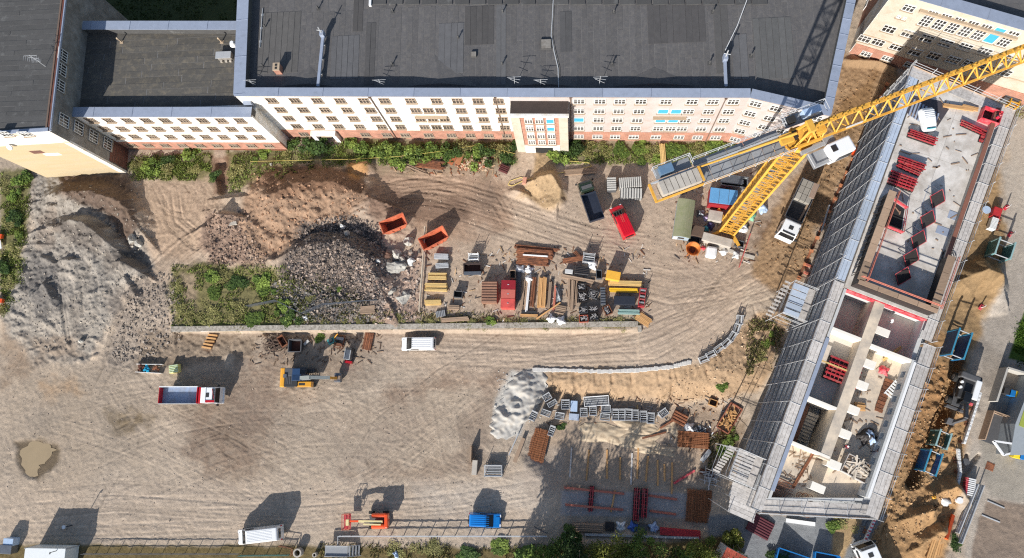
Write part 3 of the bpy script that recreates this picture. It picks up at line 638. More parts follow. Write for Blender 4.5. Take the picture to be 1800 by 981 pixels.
# windows of the long front
zr = [13.35, 10.35, 7.45, 4.55, 1.6]
colsL = [478, 519, 558, 598, 640, 676, 722, 767, 804, 840, 876]
opened = {(4, 0), (2, 3)}
M_tan = mat('weathered_window_frame', rgb(164, 146, 128), .75, var=.12, rand=.15); FRM[0] = M_tan
for ri_, z in enumerate(zr):
    for ci, px in enumerate(colsL):
        s_ = onwall(px, P(*lerp2(w0, w1, .3), 13.35)[1], w0, w1)[0]
        if ri_ == 4 and ci in (2,): continue
        add_window(main, w0, w1, s_, z, 1.25, 1.35 if ri_ < 4 else 1.15, out=.07 if ri_ < 4 else .12)
        if px == 722 and ri_ in (1, 2, 3): add_window(main, w0, w1, s_+1.75, z, 1.25, 1.35)
FRM[0] = None
colsR = [1018, 1055, 1090, 1127, 1171, 1217, 1254]
for ri_, z in enumerate(zr):
    for ci, px in enumerate(colsR):
        s_ = onwall(px, 176, w0, w1)[0]; bd = (ri_ == 1 and ci == 4) or (ri_ == 2 and ci in (0, 4))
        add_window(main, w0, w1, s_, z, 1.3, 1.3 if ri_ < 4 else 1.1, board=bd, out=.07 if ri_ < 4 else .12, label='window closed with a cyan board' if bd else None)
        if ci == 4 and ri_ in (1, 2, 3): add_window(main, w0, w1, s_+1.7, z, 1.3, 1.3, board=ri_ < 3, label='window closed with a cyan board' if ri_ < 3 else None)
    s_ = onwall(1290, 176, w0, w1)[0]; add_window(main, w0, w1, s_, z, 1.3, 1.3 if ri_ < 4 else 1.1, out=.07 if ri_ < 4 else .12)
    for px, py in ((1330, 179), (1366, 187), (1401, 195)):
        s_ = onwall(px, py, w1, w2)[0]; add_window(main, w1, w2, s_, z, 1.3, 1.3 if ri_ < 4 else 1.1, out=.07 if ri_ < 4 else .12)
    s_ = onwall(1435, 205, w1, w2)[0]
    if s_ < (Vector(w2)-Vector(w1)).length-1: add_window(main, w1, w2, s_, z, 1.3, 1.3)
# balcony ledges over the double windows, entrance hood, rain pipes
for px, z in ((745, 8.4), (1186, 8.55)):
    s_ = onwall(px, 176, w0, w1)[0]; slab(main, 'balcony_ledge', M_sill, w0, w1, z, z+.14, 0, .55, s_-2.2, s_+2.2)
for px in (650, 870, 1003, 1277):
    s_ = onwall(px, 169, w0, w1)[0]; A2 = Vector(w0)+(Vector(w1)-Vector(w0)).normalized()*s_+off(w0, w1, .2)
    B().tube((A2.x, A2.y, 0), (A2.x, A2.y, HZ-.3), .07, 6).box(A2.x, A2.y, HZ-.35, .3, .25, .3).obj('drainpipe', M_eave, main)
s_ = onwall(581, 243, w0, w1)[0]; hood = slab(main, 'entrance_frame', M_white, w0, w1, 2.6, 3.0, 0, .9, s_-1.9, s_+1.9)
for k in (-1.6, 1.6): slab(main, 'entrance_frame', M_white, w0, w1, -.5, 2.6, 0, .8, s_+k-.3, s_+k+.3)
slab(main, 'door', M_dark, w0, w1, -.5, 2.4, 0, .13, s_-.8, s_+.8)
# porch tower
pA = onwall(901, 194, w0, w1)[0]; pB = onwall(999, 194, w0, w1)[0]; dW = (Vector(w1)-Vector(w0)).normalized(); nW = off(w0, w1, 1)
q0, q1 = Vector(w0)+dW*pA+nW*1.9, Vector(w0)+dW*pB+nW*1.9; PW = pB-pA
slab(main, 'porch_wall', M_cream, q0, q1, -1, 13.1, -1.95, 0)
slab(main, 'porch_roof', M_dark if False else mat('dark_bitumen', rgb(62, 52, 48), .9, var=.2, scale=2), q0, q1, 13.1, 13.32, -1.95, -.12)
slab(main, 'porch_cornice', M_white, q0, q1, 12.75, 13.22, -.12, .22, -.15, PW+.15)
for a_, b_ in ((0, .16), (.84, 1.0)): slab(main, 'pilaster', M_cream2, q0, q1, -1, 12.75, 0, .16, PW*a_, PW*b_)
slab(main, 'brick_panel', M_brick, q0, q1, 2.7, 12.7, 0, .05, PW*.16, PW*.84)
for i in range(3):
    c_ = PW*(.31+.19*i); slab(main, 'window_strip', M_white, q0, q1, 3.0, 12.4, .05, .10, c_-.52, c_+.52)
    for j, z in enumerate((11.4, 8.8, 6.2, 3.9)):
        bd = i == 2 and j < 2
        add_window(main, q0, q1, c_, z, .95, 1.25, 3, 2, board=bd, out=.10, label='porch window closed with a cyan board' if bd else None)
slab(main, 'porch_plinth', M_white, q0, q1, -1, 2.7, 0, .22, PW*.16, PW*.84)
slab(main, 'doorway', M_dark, q0, q1, -.5, 2.1, 0, .24, PW*.36, PW*.70)

# ---------------------------------------------------------------- low wing
LZ = 12.7
lo_ = [G(96, 203, LZ), G(441, 203, LZ), G(441, 37, LZ), G(96, 37, LZ)]
lA, lB = xy(lo_[0]), xy(lo_[1]); xr = mo[0].x-.02
lC, lD = (xr, lo_[2].y), (lo_[3].x, lo_[3].y)
lB = (lo_[1].x, lo_[1].y)
wing = thing('low_wing', 'lower white wing with a brown felt roof between the long building and the end block', 'building', (lA[0], lA[1], 0))
B().prism([lA, lB, (lB[0], mo[0].y+.01), (xr, mo[0].y+.01), lC, lD], -1.5, LZ-1.25).obj('wall', M_white, wing)
slab(wing, 'plaster_front', M_white, lA, lB, 3.0, LZ-.2, -.2, .05); slab(wing, 'brick_base', M_brick, lA, lB, -1, 3.0, -.2, .10)
coping(wing, lA, lB, LZ, 1.25, 6.0, .2); coping(wing, lC, lD, LZ, 1.3, 6.0, .05)
felt(wing, [(lA[0]+.1, lA[1]+1.1), (xr-.05, lA[1]+1.1), (xr-.05, lC[1]-1.0), (lA[0]+.1, lD[1]-1.0)], LZ-1.25, 'x', .95, 9.0, M_felt2)
B().box(lB[0]-.55, (lA[1]+mo[0].y)/2+.3, LZ-.1, 1.1, mo[0].y-lA[1]-.4, .9).obj('parapet_return', M_zinc, wing)
FRM[0] = M_tan
for z, pxs in ((11.25, [158, 188, 220, 254, 288, 321, 355, 389, 422]), (8.3, None), (5.3, None), (1.9, None)):
    for i in range(10):
        s_ = onwall(158+33*i-(2 if i else 0), 209, lA, lB)[0]
        if s_ < (lB[0]-lA[0])-.8: add_window(wing, lA, lB, s_, z, 1.2, 1.3 if z > 3 else 1.0, out=.06 if z > 3 else .11)
FRM[0] = None
slab(wing, 'cornice', M_eave, lA, lB, LZ-.25, LZ-.09, -.2, .14)
gd = onwall(300, 264, lA, lB)[0]
B().tube((lA[0]+2, lA[1]-.18, .25), (lB[0]-.2, lB[1]-.18, .25), .09, 6).obj('heating_pipe', M_rust, wing)
M_pink = mat('faded_red_pipe', rgb(190, 112, 92), .8, var=.2)

# ---------------------------------------------------------------- end block (west)
EZ = 16.9
eSE = G(83, 228, EZ); eNE = G(117, -60, EZ)
dS = Vector((-1, .0)).normalized()
e0 = Vector(xy(eSE)); e1 = Vector(xy(eNE)); wS = 13.2
e3 = e0+dS*wS+Vector((0, -.35)); e2 = Vector((e3.x+(e1.x-e0.x), e1.y))
west_b = thing('end_block', 'tall end block with weathered dark roof and beige boarded gable, left edge', 'building', (e0.x, e0.y, 0))
B().prism([tuple(e3), tuple(e0), tuple(e1), tuple(e2)], -1.5, EZ-.35).obj('wall', M_gplast, west_b)
E3, E0, E1, E2 = tuple(e3), tuple(e0), tuple(e1), tuple(e2)
slab(west_b, 'plaster_band', M_white, E3, E0, 12.6, EZ-.3, -.2, .06); slab(west_b, 'gable_boarding', M_beige, E3, E0, -1, 12.6, -.2, .1)
slab(west_b, 'corner_strip', M_white, E3, E0, -1, 12.58, -.2, .13, wS-.8, wS+.05)
felt(west_b, [(E3[0]+.3, E3[1]+.3), (E0[0]-.5, E0[1]+.3), (E1[0]-.5, E1[1]-.3), (E2[0]+.3, E2[1]-.3)], EZ-.35, 'x', .75, 8.0, M_felt3)
slab(west_b, 'gutter', M_eave, E0, E1, EZ-.38, EZ-.12, -.42, -.2); slab(west_b, 'eave_edge', M_brickd, E0, E1, EZ-.36, EZ-.2, -.2, .1); slab(west_b, 'gutter', M_zinc, E0, E1, EZ-.5, EZ-.22, .1, .26)
slab(west_b, 'eave_edge', M_zinc, E3, E0, EZ-.32, EZ-.1, -.35, .12)
for px, py in ((10, 234), (45, 234)): s_, z = onwall(px, py, E3, E0); add_window(west_b, E3, E0, s_, z, 1.3, 1.4)
for px, py, w_, h_ in ((109, 97, 1.5, 1.6), (107, 122, 1.5, 1.6), (104, 150, 1.5, 1.6), (111, 212, 1.6, 1.7), (137, 225, 1.6, 1.7), (163, 240, 1.6, 1.7), (188, 253, 1.6, 1.7)):
    s_, z = onwall(px, py, E0, E1); add_window(west_b, E0, E1, s_, z, w_, h_, 4, 2)
s_, z = onwall(208, 262, E0, E1); slab(west_b, 'brick_patch', M_brickd, E0, E1, -1, 4.2, 0, .08, s_-2.5, s_+2.2)
s_, z = onwall(65, 266, E3, E0); slab(west_b, 'boarding_hole', M_brickd, E3, E0, z-.6, z+.5, 0, .11, s_-.9, s_+.9)
s_, z = onwall(92, 270, E3, E0); slab(west_b, 'plaster_patch', M_white, E3, E0, z-.5, z+.4, 0, .115, s_-1.2, s_+1.2)
dsh = onwall(18, 253, E3, E0); dp = Vector(E3)+(e0-e3).normalized()*dsh[0]+off(E3, E0, .5)
t = thing('satellite_dish', 'white satellite dish on the beige boarded gable', 'dish', (dp.x, dp.y, dsh[1]))
B().tube((0, 0, 0), (0, -.12, .1), .42, 14, .36).obj('dish', M_wht, t, False); B().tube((0, .4, -.1), (0, 0, 0), .03).tube((0, 0, 0), (0, -.5, .15), .02).obj('bracket', M_met, t, False)
def antenna(px, py, z, label, h=3.0, lean=(0, 0), kind=0):
    p = G(px, py, z); t = thing('roof_antenna', label, 'antenna', p, group='aerials on the roofs'); b = B().tube((0, 0, 0), (lean[0], lean[1], h), .035, 5); b.obj('pole', M_met, t, False)
    q = B(); 
    for k in range(3):
        zz = h*(.95-.2*k); L = .9-.15*k; q.tube((lean[0]*zz/h-L, lean[1]*zz/h+.15*k, zz), (lean[0]*zz/h+L, lean[1]*zz/h-.15*k, zz), .025, 4)
        if kind:
            for e in range(7): u0 = -L+2*L*e/6; q.tube((lean[0]*zz/h+u0, -.35+.1*k, zz), (lean[0]*zz/h+u0, .35, zz), .015, 4)
    q.obj('crossbars', M_met, t, False); return t
antenna(80, 117, EZ-.3, 'bent aerial on the roof of the tall end block', 2.6, (-.3, .3), 1)

# ---------------------------------------------------------------- roof furniture
zl = LZ-1.22
for px, py, lb in ((214, 74, 'vent pipe on the low brown roof, the one nearer the end block'), (390, 74, 'vent pipe on the low brown roof beside the long building')): vent(px, py, zl, lb, 1.1, .1, M_sill)
VL = ['vent pipe beside the thin pale pipe on the dark roof', 'vent pipe between the thin pale pipe and the brick chimney', 'vent pipe right of the left duct, nearer the front parapet', 'vent pipe right of the left duct, under the ridge panels', 'vent pipe left of the white cable, under the ridge panels', 'vent pipe left of the white cable, nearer the front parapet', 'vent pipe midway between white cable and right duct, under the ridge', 'vent pipe midway between white cable and right duct, near the front', 'vent pipe above the right duct, under the ridge panels', 'vent pipe just left of the right duct box', 'white topped vent pipe right of the right duct box', 'vent pipe above the small square hatch', 'vent pipe above the top of the left duct']
for k_, (px, py) in enumerate(((467, 48), (463, 117), (690, 114), (691, 21), (884, 22), (883, 114), (1079, 22), (1076, 114), (1253, 22), (1247, 112), (1320, 99), (806, 68), (560, 16))): vent(px, py, rz_, VL[k_], .65)
p = G(398, 101, zl); t = thing('roof_flue_box', 'grey metal flue box on the low brown roof against the long building', 'flue box', p)
B().box(0, 0, .35, 2.0, .9, .7).obj('box', M_gplast, t, False, bevel=.03); B().box(-.1, 0, .75, 2.2, 1.0, .08).obj('cover', M_met, t, False)
for k in (-.6, .1, .7): B().box(k, -.62, .12, .3, .3, .24).obj('foot', M_conc, t, False)
p = G(410, 78, LZ+1.2); one('roof_cowl', B().tube((0, 0, -2), (0, 0, 0), .16, 8).tube((0, 0, 0), (0, 0, .55), .5, 12, .25), M_wht, 'white round chimney cowl beside the parapet above the low brown roof', 'chimney cowl', p, smooth=False)
p = G(492, 125, rz_); t = thing('brick_chimney', 'small brick chimney with two flues on the dark felt roof', 'chimney', p)
B().box(0, 0, .65, .85, 1.0, 1.3).obj('stack', M_brick, t, False); 
for k in (-.22, .22): B().box(0, k, 1.32, .3, .28, .06).obj('flue', M_dark, t, False)
B().box(0, 0, 1.27, .95, 1.1, .08).obj('cap', M_sill, t, False)
def hatch(px, py, s_, label):
    p = G(px, py, rz_); t = thing('roof_hatch', label, 'hatch', p, group='roof hatches'); B().box(0, 0, .14, s_, s_, .28).obj('curb', M_felt3, t, False); B().box(0, 0, .31, s_*.86, s_*.86, .06).obj('cover', M_gplast, t, False)
hatch(960, 79, 1.45, 'large square roof hatch beside the white cable'); hatch(833, 97, .75, 'small square roof hatch on a pale felt patch')
p = G(460, 50, rz_); one('white_pipe', B().tube((0, 2.9, .15), (0, -2.9, .15), .06, 6).box(0, 0, .06, .3, .3, .12).box(0, -2, .06, .3, .3, .12).box(0, 2, .06, .3, .3, .12), M_met, 'thin pale pipe laid on the dark roof near the left parapet', 'pipe', p)
def duct(pts, z, label, top):
    a = G(*pts[0], z); t = thing('cable_duct', label, 'cable duct', (a.x, a.y, rz_), group='cable ducts leading to the roof masts'); q = B(); W3 = [G(*p, z) for p in pts]
    for i in range(len(W3)-1): q.beam(W3[i], W3[i+1], .38, .25)
    q.obj('duct', M_zinc, t); e = W3[-1]
    B().box(e.x, e.y, z+.3, .55, .7, .9).obj('junction_box', M_zinc, t)
    B().tube((e.x, e.y, rz_), (e.x, e.y, z+top), .08, 6).tube((e.x-.4, e.y, z+top*.7), (e.x+.4, e.y-.2, z+top*.7), .05, 5).obj('mast', M_met, t)
    s2 = B()
    for i in range(4): m_ = W3[0].lerp(e, i/3.5); s2.box(m_.x, m_.y, (rz_+z)/2, .2, .2, z-rz_)
    s2.obj('supports', M_met, t)
duct([(559, 152), (568, 62)], rz_+.7, 'pale duct with a mast at its end on the left part of the roof', 2.0); duct([(1276, 152), (1274, 104)], rz_+.7, 'pale duct with a leaning cable at its end on the right part of the roof', 2.2)
def cable(pts, z, r, label, m, name='cable', cat='cable', dz=None):
    q = B(); 
    for i in range(len(pts)-1): q.tube(G(*pts[i], z if dz is None else z+dz[i]), G(*pts[i+1], z if dz is None else z+dz[i+1]), r, 5)
    return one(name, q, m, label, cat)
cable([(982, 154), (981, 120), (974, 90), (969, 62), (971, 30), (974, -30)], rz_+.12, .07, 'thick white cable running up the dark roof past the hatch', M_met)
cable([(985, 154), (984, 120), (976, 88), (971, 62), (973, 30), (975, -30)], rz_+.10, .03, 'thin grey cable beside the thick white cable on the dark roof', M_gplast)
cable([(1275, 88), (1296, 45), (1316, -8)], rz_+1.6, .05, 'white and black guy cable slanting up the right part of the roof', M_wht)
for px, lb, k in ((670, 'aerial with two bars behind the front parapet near the left duct', 0), (905, 'leaning aerial behind the parapet above the porch', 1), (950, 'short aerial stub between the porch aerial and the wide aerial', 0), (1053, 'wide H shaped aerial behind the front parapet', 1), (446, 'thin aerial in the left front corner of the dark roof', 0)): antenna(px, 152, rz_, lb, 2.4 if k else 1.6, (.1, .2), 0)

# ---------------------------------------------------------------- far wing at the top right (facade follows the surveyed roof edge)
FZ = 15.3
fa = G(1574, -15, FZ); fb = G(1830, 58.5, FZ); fA, fB = xy(fa), xy(fb)
dF = (Vector(fB)-Vector(fA)).normalized(); fB = tuple(Vector(fA)+dF*34); bk = Vector((-dF.y, dF.x))
far = thing('far_wing', 'cream wing with tall stair windows and a brick base behind the new concrete building', 'building', (fA[0], fA[1], 0))
fN = tuple(Vector(fA)+bk*26); fM = tuple(Vector(fB)+bk*26)
B().prism([fA, fB, fM, fN], -1.5, FZ-.8).obj('wall', M_cream2, far)
slab(far, 'plaster_front', M_cream2, fA, fB, 2.7, FZ-.2, -.2, .06); slab(far, 'brick_base', M_brick, fA, fB, -1.5, 2.7, -.2, .12)
coping(far, fA, fB, FZ, 1.35, 5.5, .25); felt(far, [tuple(Vector(fA)+bk*1.3), tuple(Vector(fB)+bk*1.3), fM, fN], FZ-.8, 'x', 1.2, 8, M_felt)
slab(far, 'side_plaster', M_white, fN, fA, -1.5, FZ-.2, -.2, .06, 22.2, 26); slab(far, 'side_brick', M_brick, fN, fA, -1.5, FZ-.25, -.2, .05, 0, 22.2)
coping(far, fN, fA, FZ, 1.0, 5, .1)
for px, py, bd in ((1523, 8, 0), (1508, 30, 1), (1540, -15, 0)):
    s_, z = onwall(px, py, fN, fA); add_window(far, fN, fA, s_, z, 1.5, 1.6, board=bool(bd), label='side window closed with a cyan board' if bd else None)
for i in range(7):
    px, py = 1632+i*23.3, 31+i*6.0; s_, z = onwall(px, py, fA, fB)
    add_window(far, fA, fB, s_, z, 1.15, 3.3, 3, 5, board=i == 5, label='tall stair window closed with a cyan board' if i == 5 else None)
s0_, zt_ = onwall(1622, 16, fA, fB); s1_, _ = onwall(1795, 60, fA, fB); slab(far, 'stair_cornice', M_sill, fA, fB, zt_-.25, zt_+.1, 0, .5, s0_-.3, s1_); slab(far, 'stair_cornice', M_cream2, fA, fB, zt_-5.1, zt_-4.9, 0, .3, s0_-.3, s1_)
for pts, w_, h_ in ((((1598, 13), ), 1.3, 1.2), (((1580, 28), (1590, 31)), .35, .5), (((1563, 50), (1597, 58), (1630, 66), (1663, 74), (1697, 81), (1731, 89), (1764, 98)), 1.5, 1.4),
                    (((1520, 67), (1544, 73), (1576, 81), (1609, 90), (1642, 97), (1676, 104), (1705, 111), (1735, 118), (1766, 126)), 1.5, 1.4), (((1523, 93), (1560, 101), (1600, 112)), 1.3, 1.0)):
    for px, py in pts: s_, z = onwall(px, py, fA, fB); add_window(far, fA, fB, s_, z, w_, h_, out=.07 if z > 2.7 else .13)
slab(far, 'string_course', M_sill, fA, fB, 5.1, 5.3, 0, .14)
# ================================================================ NEW CONCRETE BUILDING, SCAFFOLDS, TOWER CRANE
NO = Vector((42.065, 41.229)); ND = Vector((-.3964, -.9181)); NE = Vector((.9181, -.3964)); NANG = math.atan2(NE.y, NE.x)
def L(a, b, z=0.0): p = NO+ND*a+NE*b; return Vector((p.x, p.y, z))
def lab(px, py, z): p = G(px, py, z); q = Vector((p.x, p.y))-NO; return q.dot(ND), q.dot(NE)
M_deck = mat('scaffold_deck_weathered', rgb(196, 190, 184), .8, var=.14, scale=2.5, rand=.16, dirt=rgb(160, 154, 148), dirt_amt=.5, dscale=3)
M_deckb = mat('scaffold_deck_steel', rgb(172, 184, 200), .7, 0, var=.12, scale=2.0, rand=.10)
M_tube = mat('scaffold_tube', rgb(186, 187, 188), .6, .0, var=.08, rand=.12)
M_red = mat('red_formwork_frame', rgb(166, 44, 52), .6, var=.15, scale=3, rand=.2, dirt=rgb(150, 110, 100), dirt_amt=.4)
M_redb = mat('red_painted_sheet', rgb(198, 40, 58), .6, var=.12, scale=2, dirt=rgb(214, 120, 120), dirt_amt=.6, dscale=1.5)
M_ply = mat('black_plywood', rgb(46, 40, 38), .6, var=.2, scale=2)
M_slab = mat('fresh_concrete_slab', rgb(216, 210, 202), .85, var=.08, scale=.35, dirt=rgb(174, 166, 156), dirt_amt=.7, dscale=.45, bump=.006, bscale=10)
M_floor = mat('sandy_concrete_floor', rgb(220, 202, 178), .9, var=.12, scale=.5, dirt=rgb(170, 160, 148), dirt_amt=.7, dscale=.4)
M_lwall = mat('white_block_wall', rgb(232, 226, 214), .85, var=.05, scale=1)
M_gwall = mat('grey_block_wall', rgb(190, 190, 188), .85, var=.07, scale=1)
M_plank = mat('brown_plank', rgb(158, 134, 112), .85, var=.2, scale=2, rand=.25, stretch=(1, 6, 6))
M_timber = mat('pale_timber', rgb(196, 150, 98), .8, var=.18, scale=2, rand=.2, stretch=(.6, 5, 5))
M_tyel = mat('yellow_timber', rgb(204, 172, 112), .8, var=.15, scale=2, rand=.15)
def pr(ab, z0, z1): return B().prism([xy(L(a, b)) for a, b in ab], z0, z1)
def rect(a0, a1, b0, b1): return [(a0, b0), (a1, b0), (a1, b1), (a0, b1)]
nb = thing('concrete_building', 'half built concrete building with a pale slab, open rooms and scaffold all round', 'building', L(0, 0))
SZ, FZ_ = 12.9, 10.4
Sab = lambda b, k=0.0: 55.0-(b-1.6)*.435+k          # slanted south end
sh = rect(-.6, 28, 1.45, 11.6)
pr(sh, -2.5, SZ-.3).obj('wall', M_gwall, nb)
# slab poured in fields with open joints
for i, (a0, a1) in enumerate(((-.6, 3.0), (3.0, 8.6), (8.6, 14.6), (14.6, 20.6), (20.6, 28.0))):
    for j, (b0, b1) in enumerate(((1.45, 6.75), (6.75, 11.6))):
        if i == 0 and j == 0: b1 = 6.75
        pr(rect(a0+.012, a1-.012, b0, b1-.02), SZ-.3, SZ+RNG.uniform(0, .012)).obj('floor_slab', M_slab, nb)
# lower half: shell walls, floors, partitions
pr([(28.02, 1.5), (28.02, 11.8), (Sab(11.8), 11.8), (Sab(1.5), 1.5)], -2.5, FZ_-3.2).obj('wall', M_gwall, nb)
M_rfl = mat('room_floor', rgb(204, 194, 182), .9, var=.15, scale=.8)
pr([(33.1, 6.5), (33.1, 11.55), (Sab(11.5)-.2, 11.55), (Sab(6.5)-.2, 6.5)], FZ_-3.19, FZ_).obj('floor_slab', M_floor, nb)
pr(rect(28.03, 33.1, 6.5, 11.55), FZ_-3.19, FZ_-.3).obj('floor_slab', M_rfl, nb); pr(rect(28.03, 33.1, 1.75, 5.3), FZ_-3.19, FZ_-1.6).obj('floor_slab', M_rfl, nb)
pr(rect(33.1, 41.9, 1.75, 5.3), FZ_-3.19, FZ_-.02).obj('floor_slab', M_rfl, nb)
pr([(47.6, 1.75), (47.6, 6.5), (Sab(6.5)-.2, 6.5), (Sab(1.75)-.2, 1.75)], FZ_-3.19, FZ_+.004).obj('floor_slab', M_floor, nb)
pr(rect(28.03, 47.9, 5.3, 6.5), FZ_-3.19, SZ-.15).obj('corridor_wall', M_floor, nb)
def wall(a0, a1, b0, b1, m=M_lwall, z0=FZ_-3.19, z1=SZ-.12, name='inner_wall'): return pr(rect(a0, a1, b0, b1), z0, z1).obj(name, m, nb)
wall(33.0, 33.35, 1.75, 5.3); wall(33.2, 33.55, 6.5, 11.6); wall(41.8, 42.1, 1.75, 5.3); wall(47.4, 47.7, 1.75, 6.4)
# east and west shells with window openings
def shell(b0, b1, a0, a1, wins, m, ww=.75, z0=FZ_-3.19, z1=SZ):
    wins = sorted(wins); edges = [a0]
    for c in wins: edges += [c-ww/2, c+ww/2]
    edges.append(a1)
    for i in range(0, len(edges), 2): wall(edges[i], edges[i+1], b0, b1, m, z0, z1, 'shell_wall')
    for c in wins:
        wall(c-ww/2, c+ww/2, b0+.003, b1-.003, m, z0, FZ_+.6, 'window_breast'); wall(c-ww/2, c+ww/2, b0+.003, b1-.003, m, z1-.7, z1-.004, 'window_lintel')
ew = [35.0+1.55*i for i in range(10)]
shell(11.3, 11.75, 33.2, Sab(11.5)-.6, ew, M_gwall, .85); shell(1.5, 1.82, 28.1, Sab(1.6)-.4, [34.2, 37.0, 39.8, 42.6], M_gwall, .6)
wall(28.05, 33.2, 11.3, 11.75, M_gwall, FZ_-3.19, SZ-.5, 'shell_wall')
q = B(); q.prism([xy(L(Sab(1.5)-.35, 1.5)), xy(L(Sab(11.75)-.35, 11.75)), xy(L(Sab(11.75), 11.75)), xy(L(Sab(1.5), 1.5))], FZ_-3.19, SZ-1.6); q.obj('shell_wall', M_gwall, nb)
cp = B()
for (b0, b1, a0, a1) in ((11.52, 11.80, 33.4, Sab(11.5)-.7),): cp.prism([xy(L(a, b)) for a, b in rect(a0, a1, b0, b1)], SZ+.005, SZ+.06)
cp.obj('wall_capping', M_wht, nb)
B().prism([xy(L(a, b)) for a, b in rect(34.5, 53.6, 1.45, 1.9)], SZ+.005, SZ+.06).obj('wall_capping', M_zinc, nb)
# stair in the shaft
for i in range(9): pr(rect(43.0+i*.4, 43.4+i*.4, 3.6, 4.9), FZ_-3.1, FZ_-3.0+.28*(9-i)*.6).obj('stair_tread', M_conc, nb)
pr(rect(42.15, 47.35, 1.85, 3.5), FZ_-3.19, FZ_-1.5).obj('stair_landing', mat('red_brown_floor', rgb(110, 78, 66), .9), nb)
# precast piers along the corridor, their south faces catching light
for k, (a, b) in enumerate(((31.2, 7.4), (35.4, 7.1), (38.1, 7.1), (41.2, 7.1), (44.2, 7.1), (48.0, 7.2), (51.2, 6.4))):
    pr(rect(a-.45, a+.45, b-.75, b+.85), FZ_-.3, FZ_+1.8).obj('concrete_pier', M_lwall, nb)
# south edge of the upper slab: red shuttering panels, brown walers, parapet formwork
for i in range(7): pr(rect(28.02, 28.16, 1.6+i*1.44, 3.0+i*1.44), SZ-1.25, SZ-.1).obj('shutter_panel', M_redb, nb)
def formwall(a0, a1, b0, b1, h, nm, along):
    pr(rect(a0, a1, b0, b1), SZ, SZ+h).obj(nm, M_ply, nb)
    n = max(1, round(((a1-a0) if along == 'a' else (b1-b0))/2.4))
    for i in range(n):
        if along == 'a': q = rect(a0+(a1-a0)*i/n+.02, a0+(a1-a0)*(i+1)/n-.02, b0-.25, b1+.25)
        else: q = rect(a0-.1, a1+.1, b0+(b1-b0)*i/n+.02, b0+(b1-b0)*(i+1)/n-.02)
        pr(q, SZ+h, SZ+h+.08).obj('plank', M_plank, nb)
    r = B()
    for hh in (.5, 1.0):
        if along == 'a': r.tube(L(a0, b1+.35, SZ+h+hh*.8), L(a1, b1+.35, SZ+h+hh*.8), .05, 5)
        else: r.tube(L(a0-.35, b0, SZ+h+hh*.8), L(a0-.35, b1, SZ+h+hh*.8), .05, 5)
    r.obj('guard_rail', M_pink, nb)
formwall(15.5, 27.2, 2.1, 2.5, 2.3, 'wall_formwork', 'a'); formwall(27.2, 27.6, 2.1, 11.3, 2.3, 'wall_formwork', 'b'); formwall(20.6, 27.2, 10.6, 11.0, 2.3, 'wall_formwork', 'a')
pr(rect(.4, 20.5, 10.75, 11.15), SZ, SZ+.8).obj('parapet_upstand', M_conc, nb); pr(rect(.2, 20.5, 10.7, 11.2), SZ+.8, SZ+.88).obj('plank', mat('russet_plank', rgb(128, 84, 68), .8, var=.2), nb)
for i in range(11): q = B(); c = L(16.2+i*.98, 1.75, SZ); q.tube((c.x, c.y, SZ+.1), (*xy(L(16.2+i*.98, 2.1)), SZ+2.0), .06, 5).tube((*xy(L(16.2+i*.98+.4, 1.75)), SZ+.1), (*xy(L(16.2+i*.98, 2.1)), SZ+1.0), .05, 5); q.obj('prop', M_ply, nb)
# openings in the slab: stair well with red guards, small shafts
def rail(bld, pts, z, m, r=.04, hs=(.5, 1.0)):
    q = B()
    for i in range(len(pts)-1):
        for h in hs: q.tube((pts[i][0], pts[i][1], z+h), (pts[i+1][0], pts[i+1][1], z+h), r, 5)
    for p in pts: q.tube((p[0], p[1], z), (p[0], p[1], z+hs[-1]+.1), r, 5)
    return q.obj('guard_rail', m, bld)
ow = [lab(1563, 350, SZ), lab(1590, 368, SZ), lab(1583, 411, SZ), lab(1555, 400, SZ)]
pr(ow, SZ-.02, SZ+.03).obj('stair_opening', M_dark, nb); rail(nb, [xy(L(*p)) for p in ow], SZ, M_red)  # black sheet on the slab stands in for the unlit stair well
for a_, b_ in ((0, 1), (2, 3)): 
    p, q_ = L(*ow[a_], SZ+.6), L(*ow[b_], SZ+.6); B().beam(p, q_, .12, .5).obj('edge_board', M_redb, nb)
for px, py in ((1678, 380), (1657, 406)): a, b = lab(px, py, SZ); pr(rect(a-.5, a+.5, b-.75, b+.75), SZ, SZ+.05).obj('shaft_cover', M_zinc, nb)
op = [lab(1592, 165, SZ), lab(1655, 178, SZ), lab(1668, 192, SZ), lab(1642, 232, SZ), lab(1590, 196, SZ)]
pr(op, SZ-.01, SZ+.02).obj('decking_field', mat('dark_trapezoid_sheet', rgb(72, 66, 70), .7), nb)
for i in range(9): a, b = lab(1600+i*5.2, 196+i*3.1, SZ); pr(rect(a-1.7, a+.6, b-.1, b+.12), SZ+.02, SZ+.09).obj('deck_rib', M_zinc, nb)
pr(rect(lab(1640, 330, SZ)[0]-.1, 20, 6.6, 6.66), SZ, SZ+.035).obj('joint_strip', M_zinc, nb)
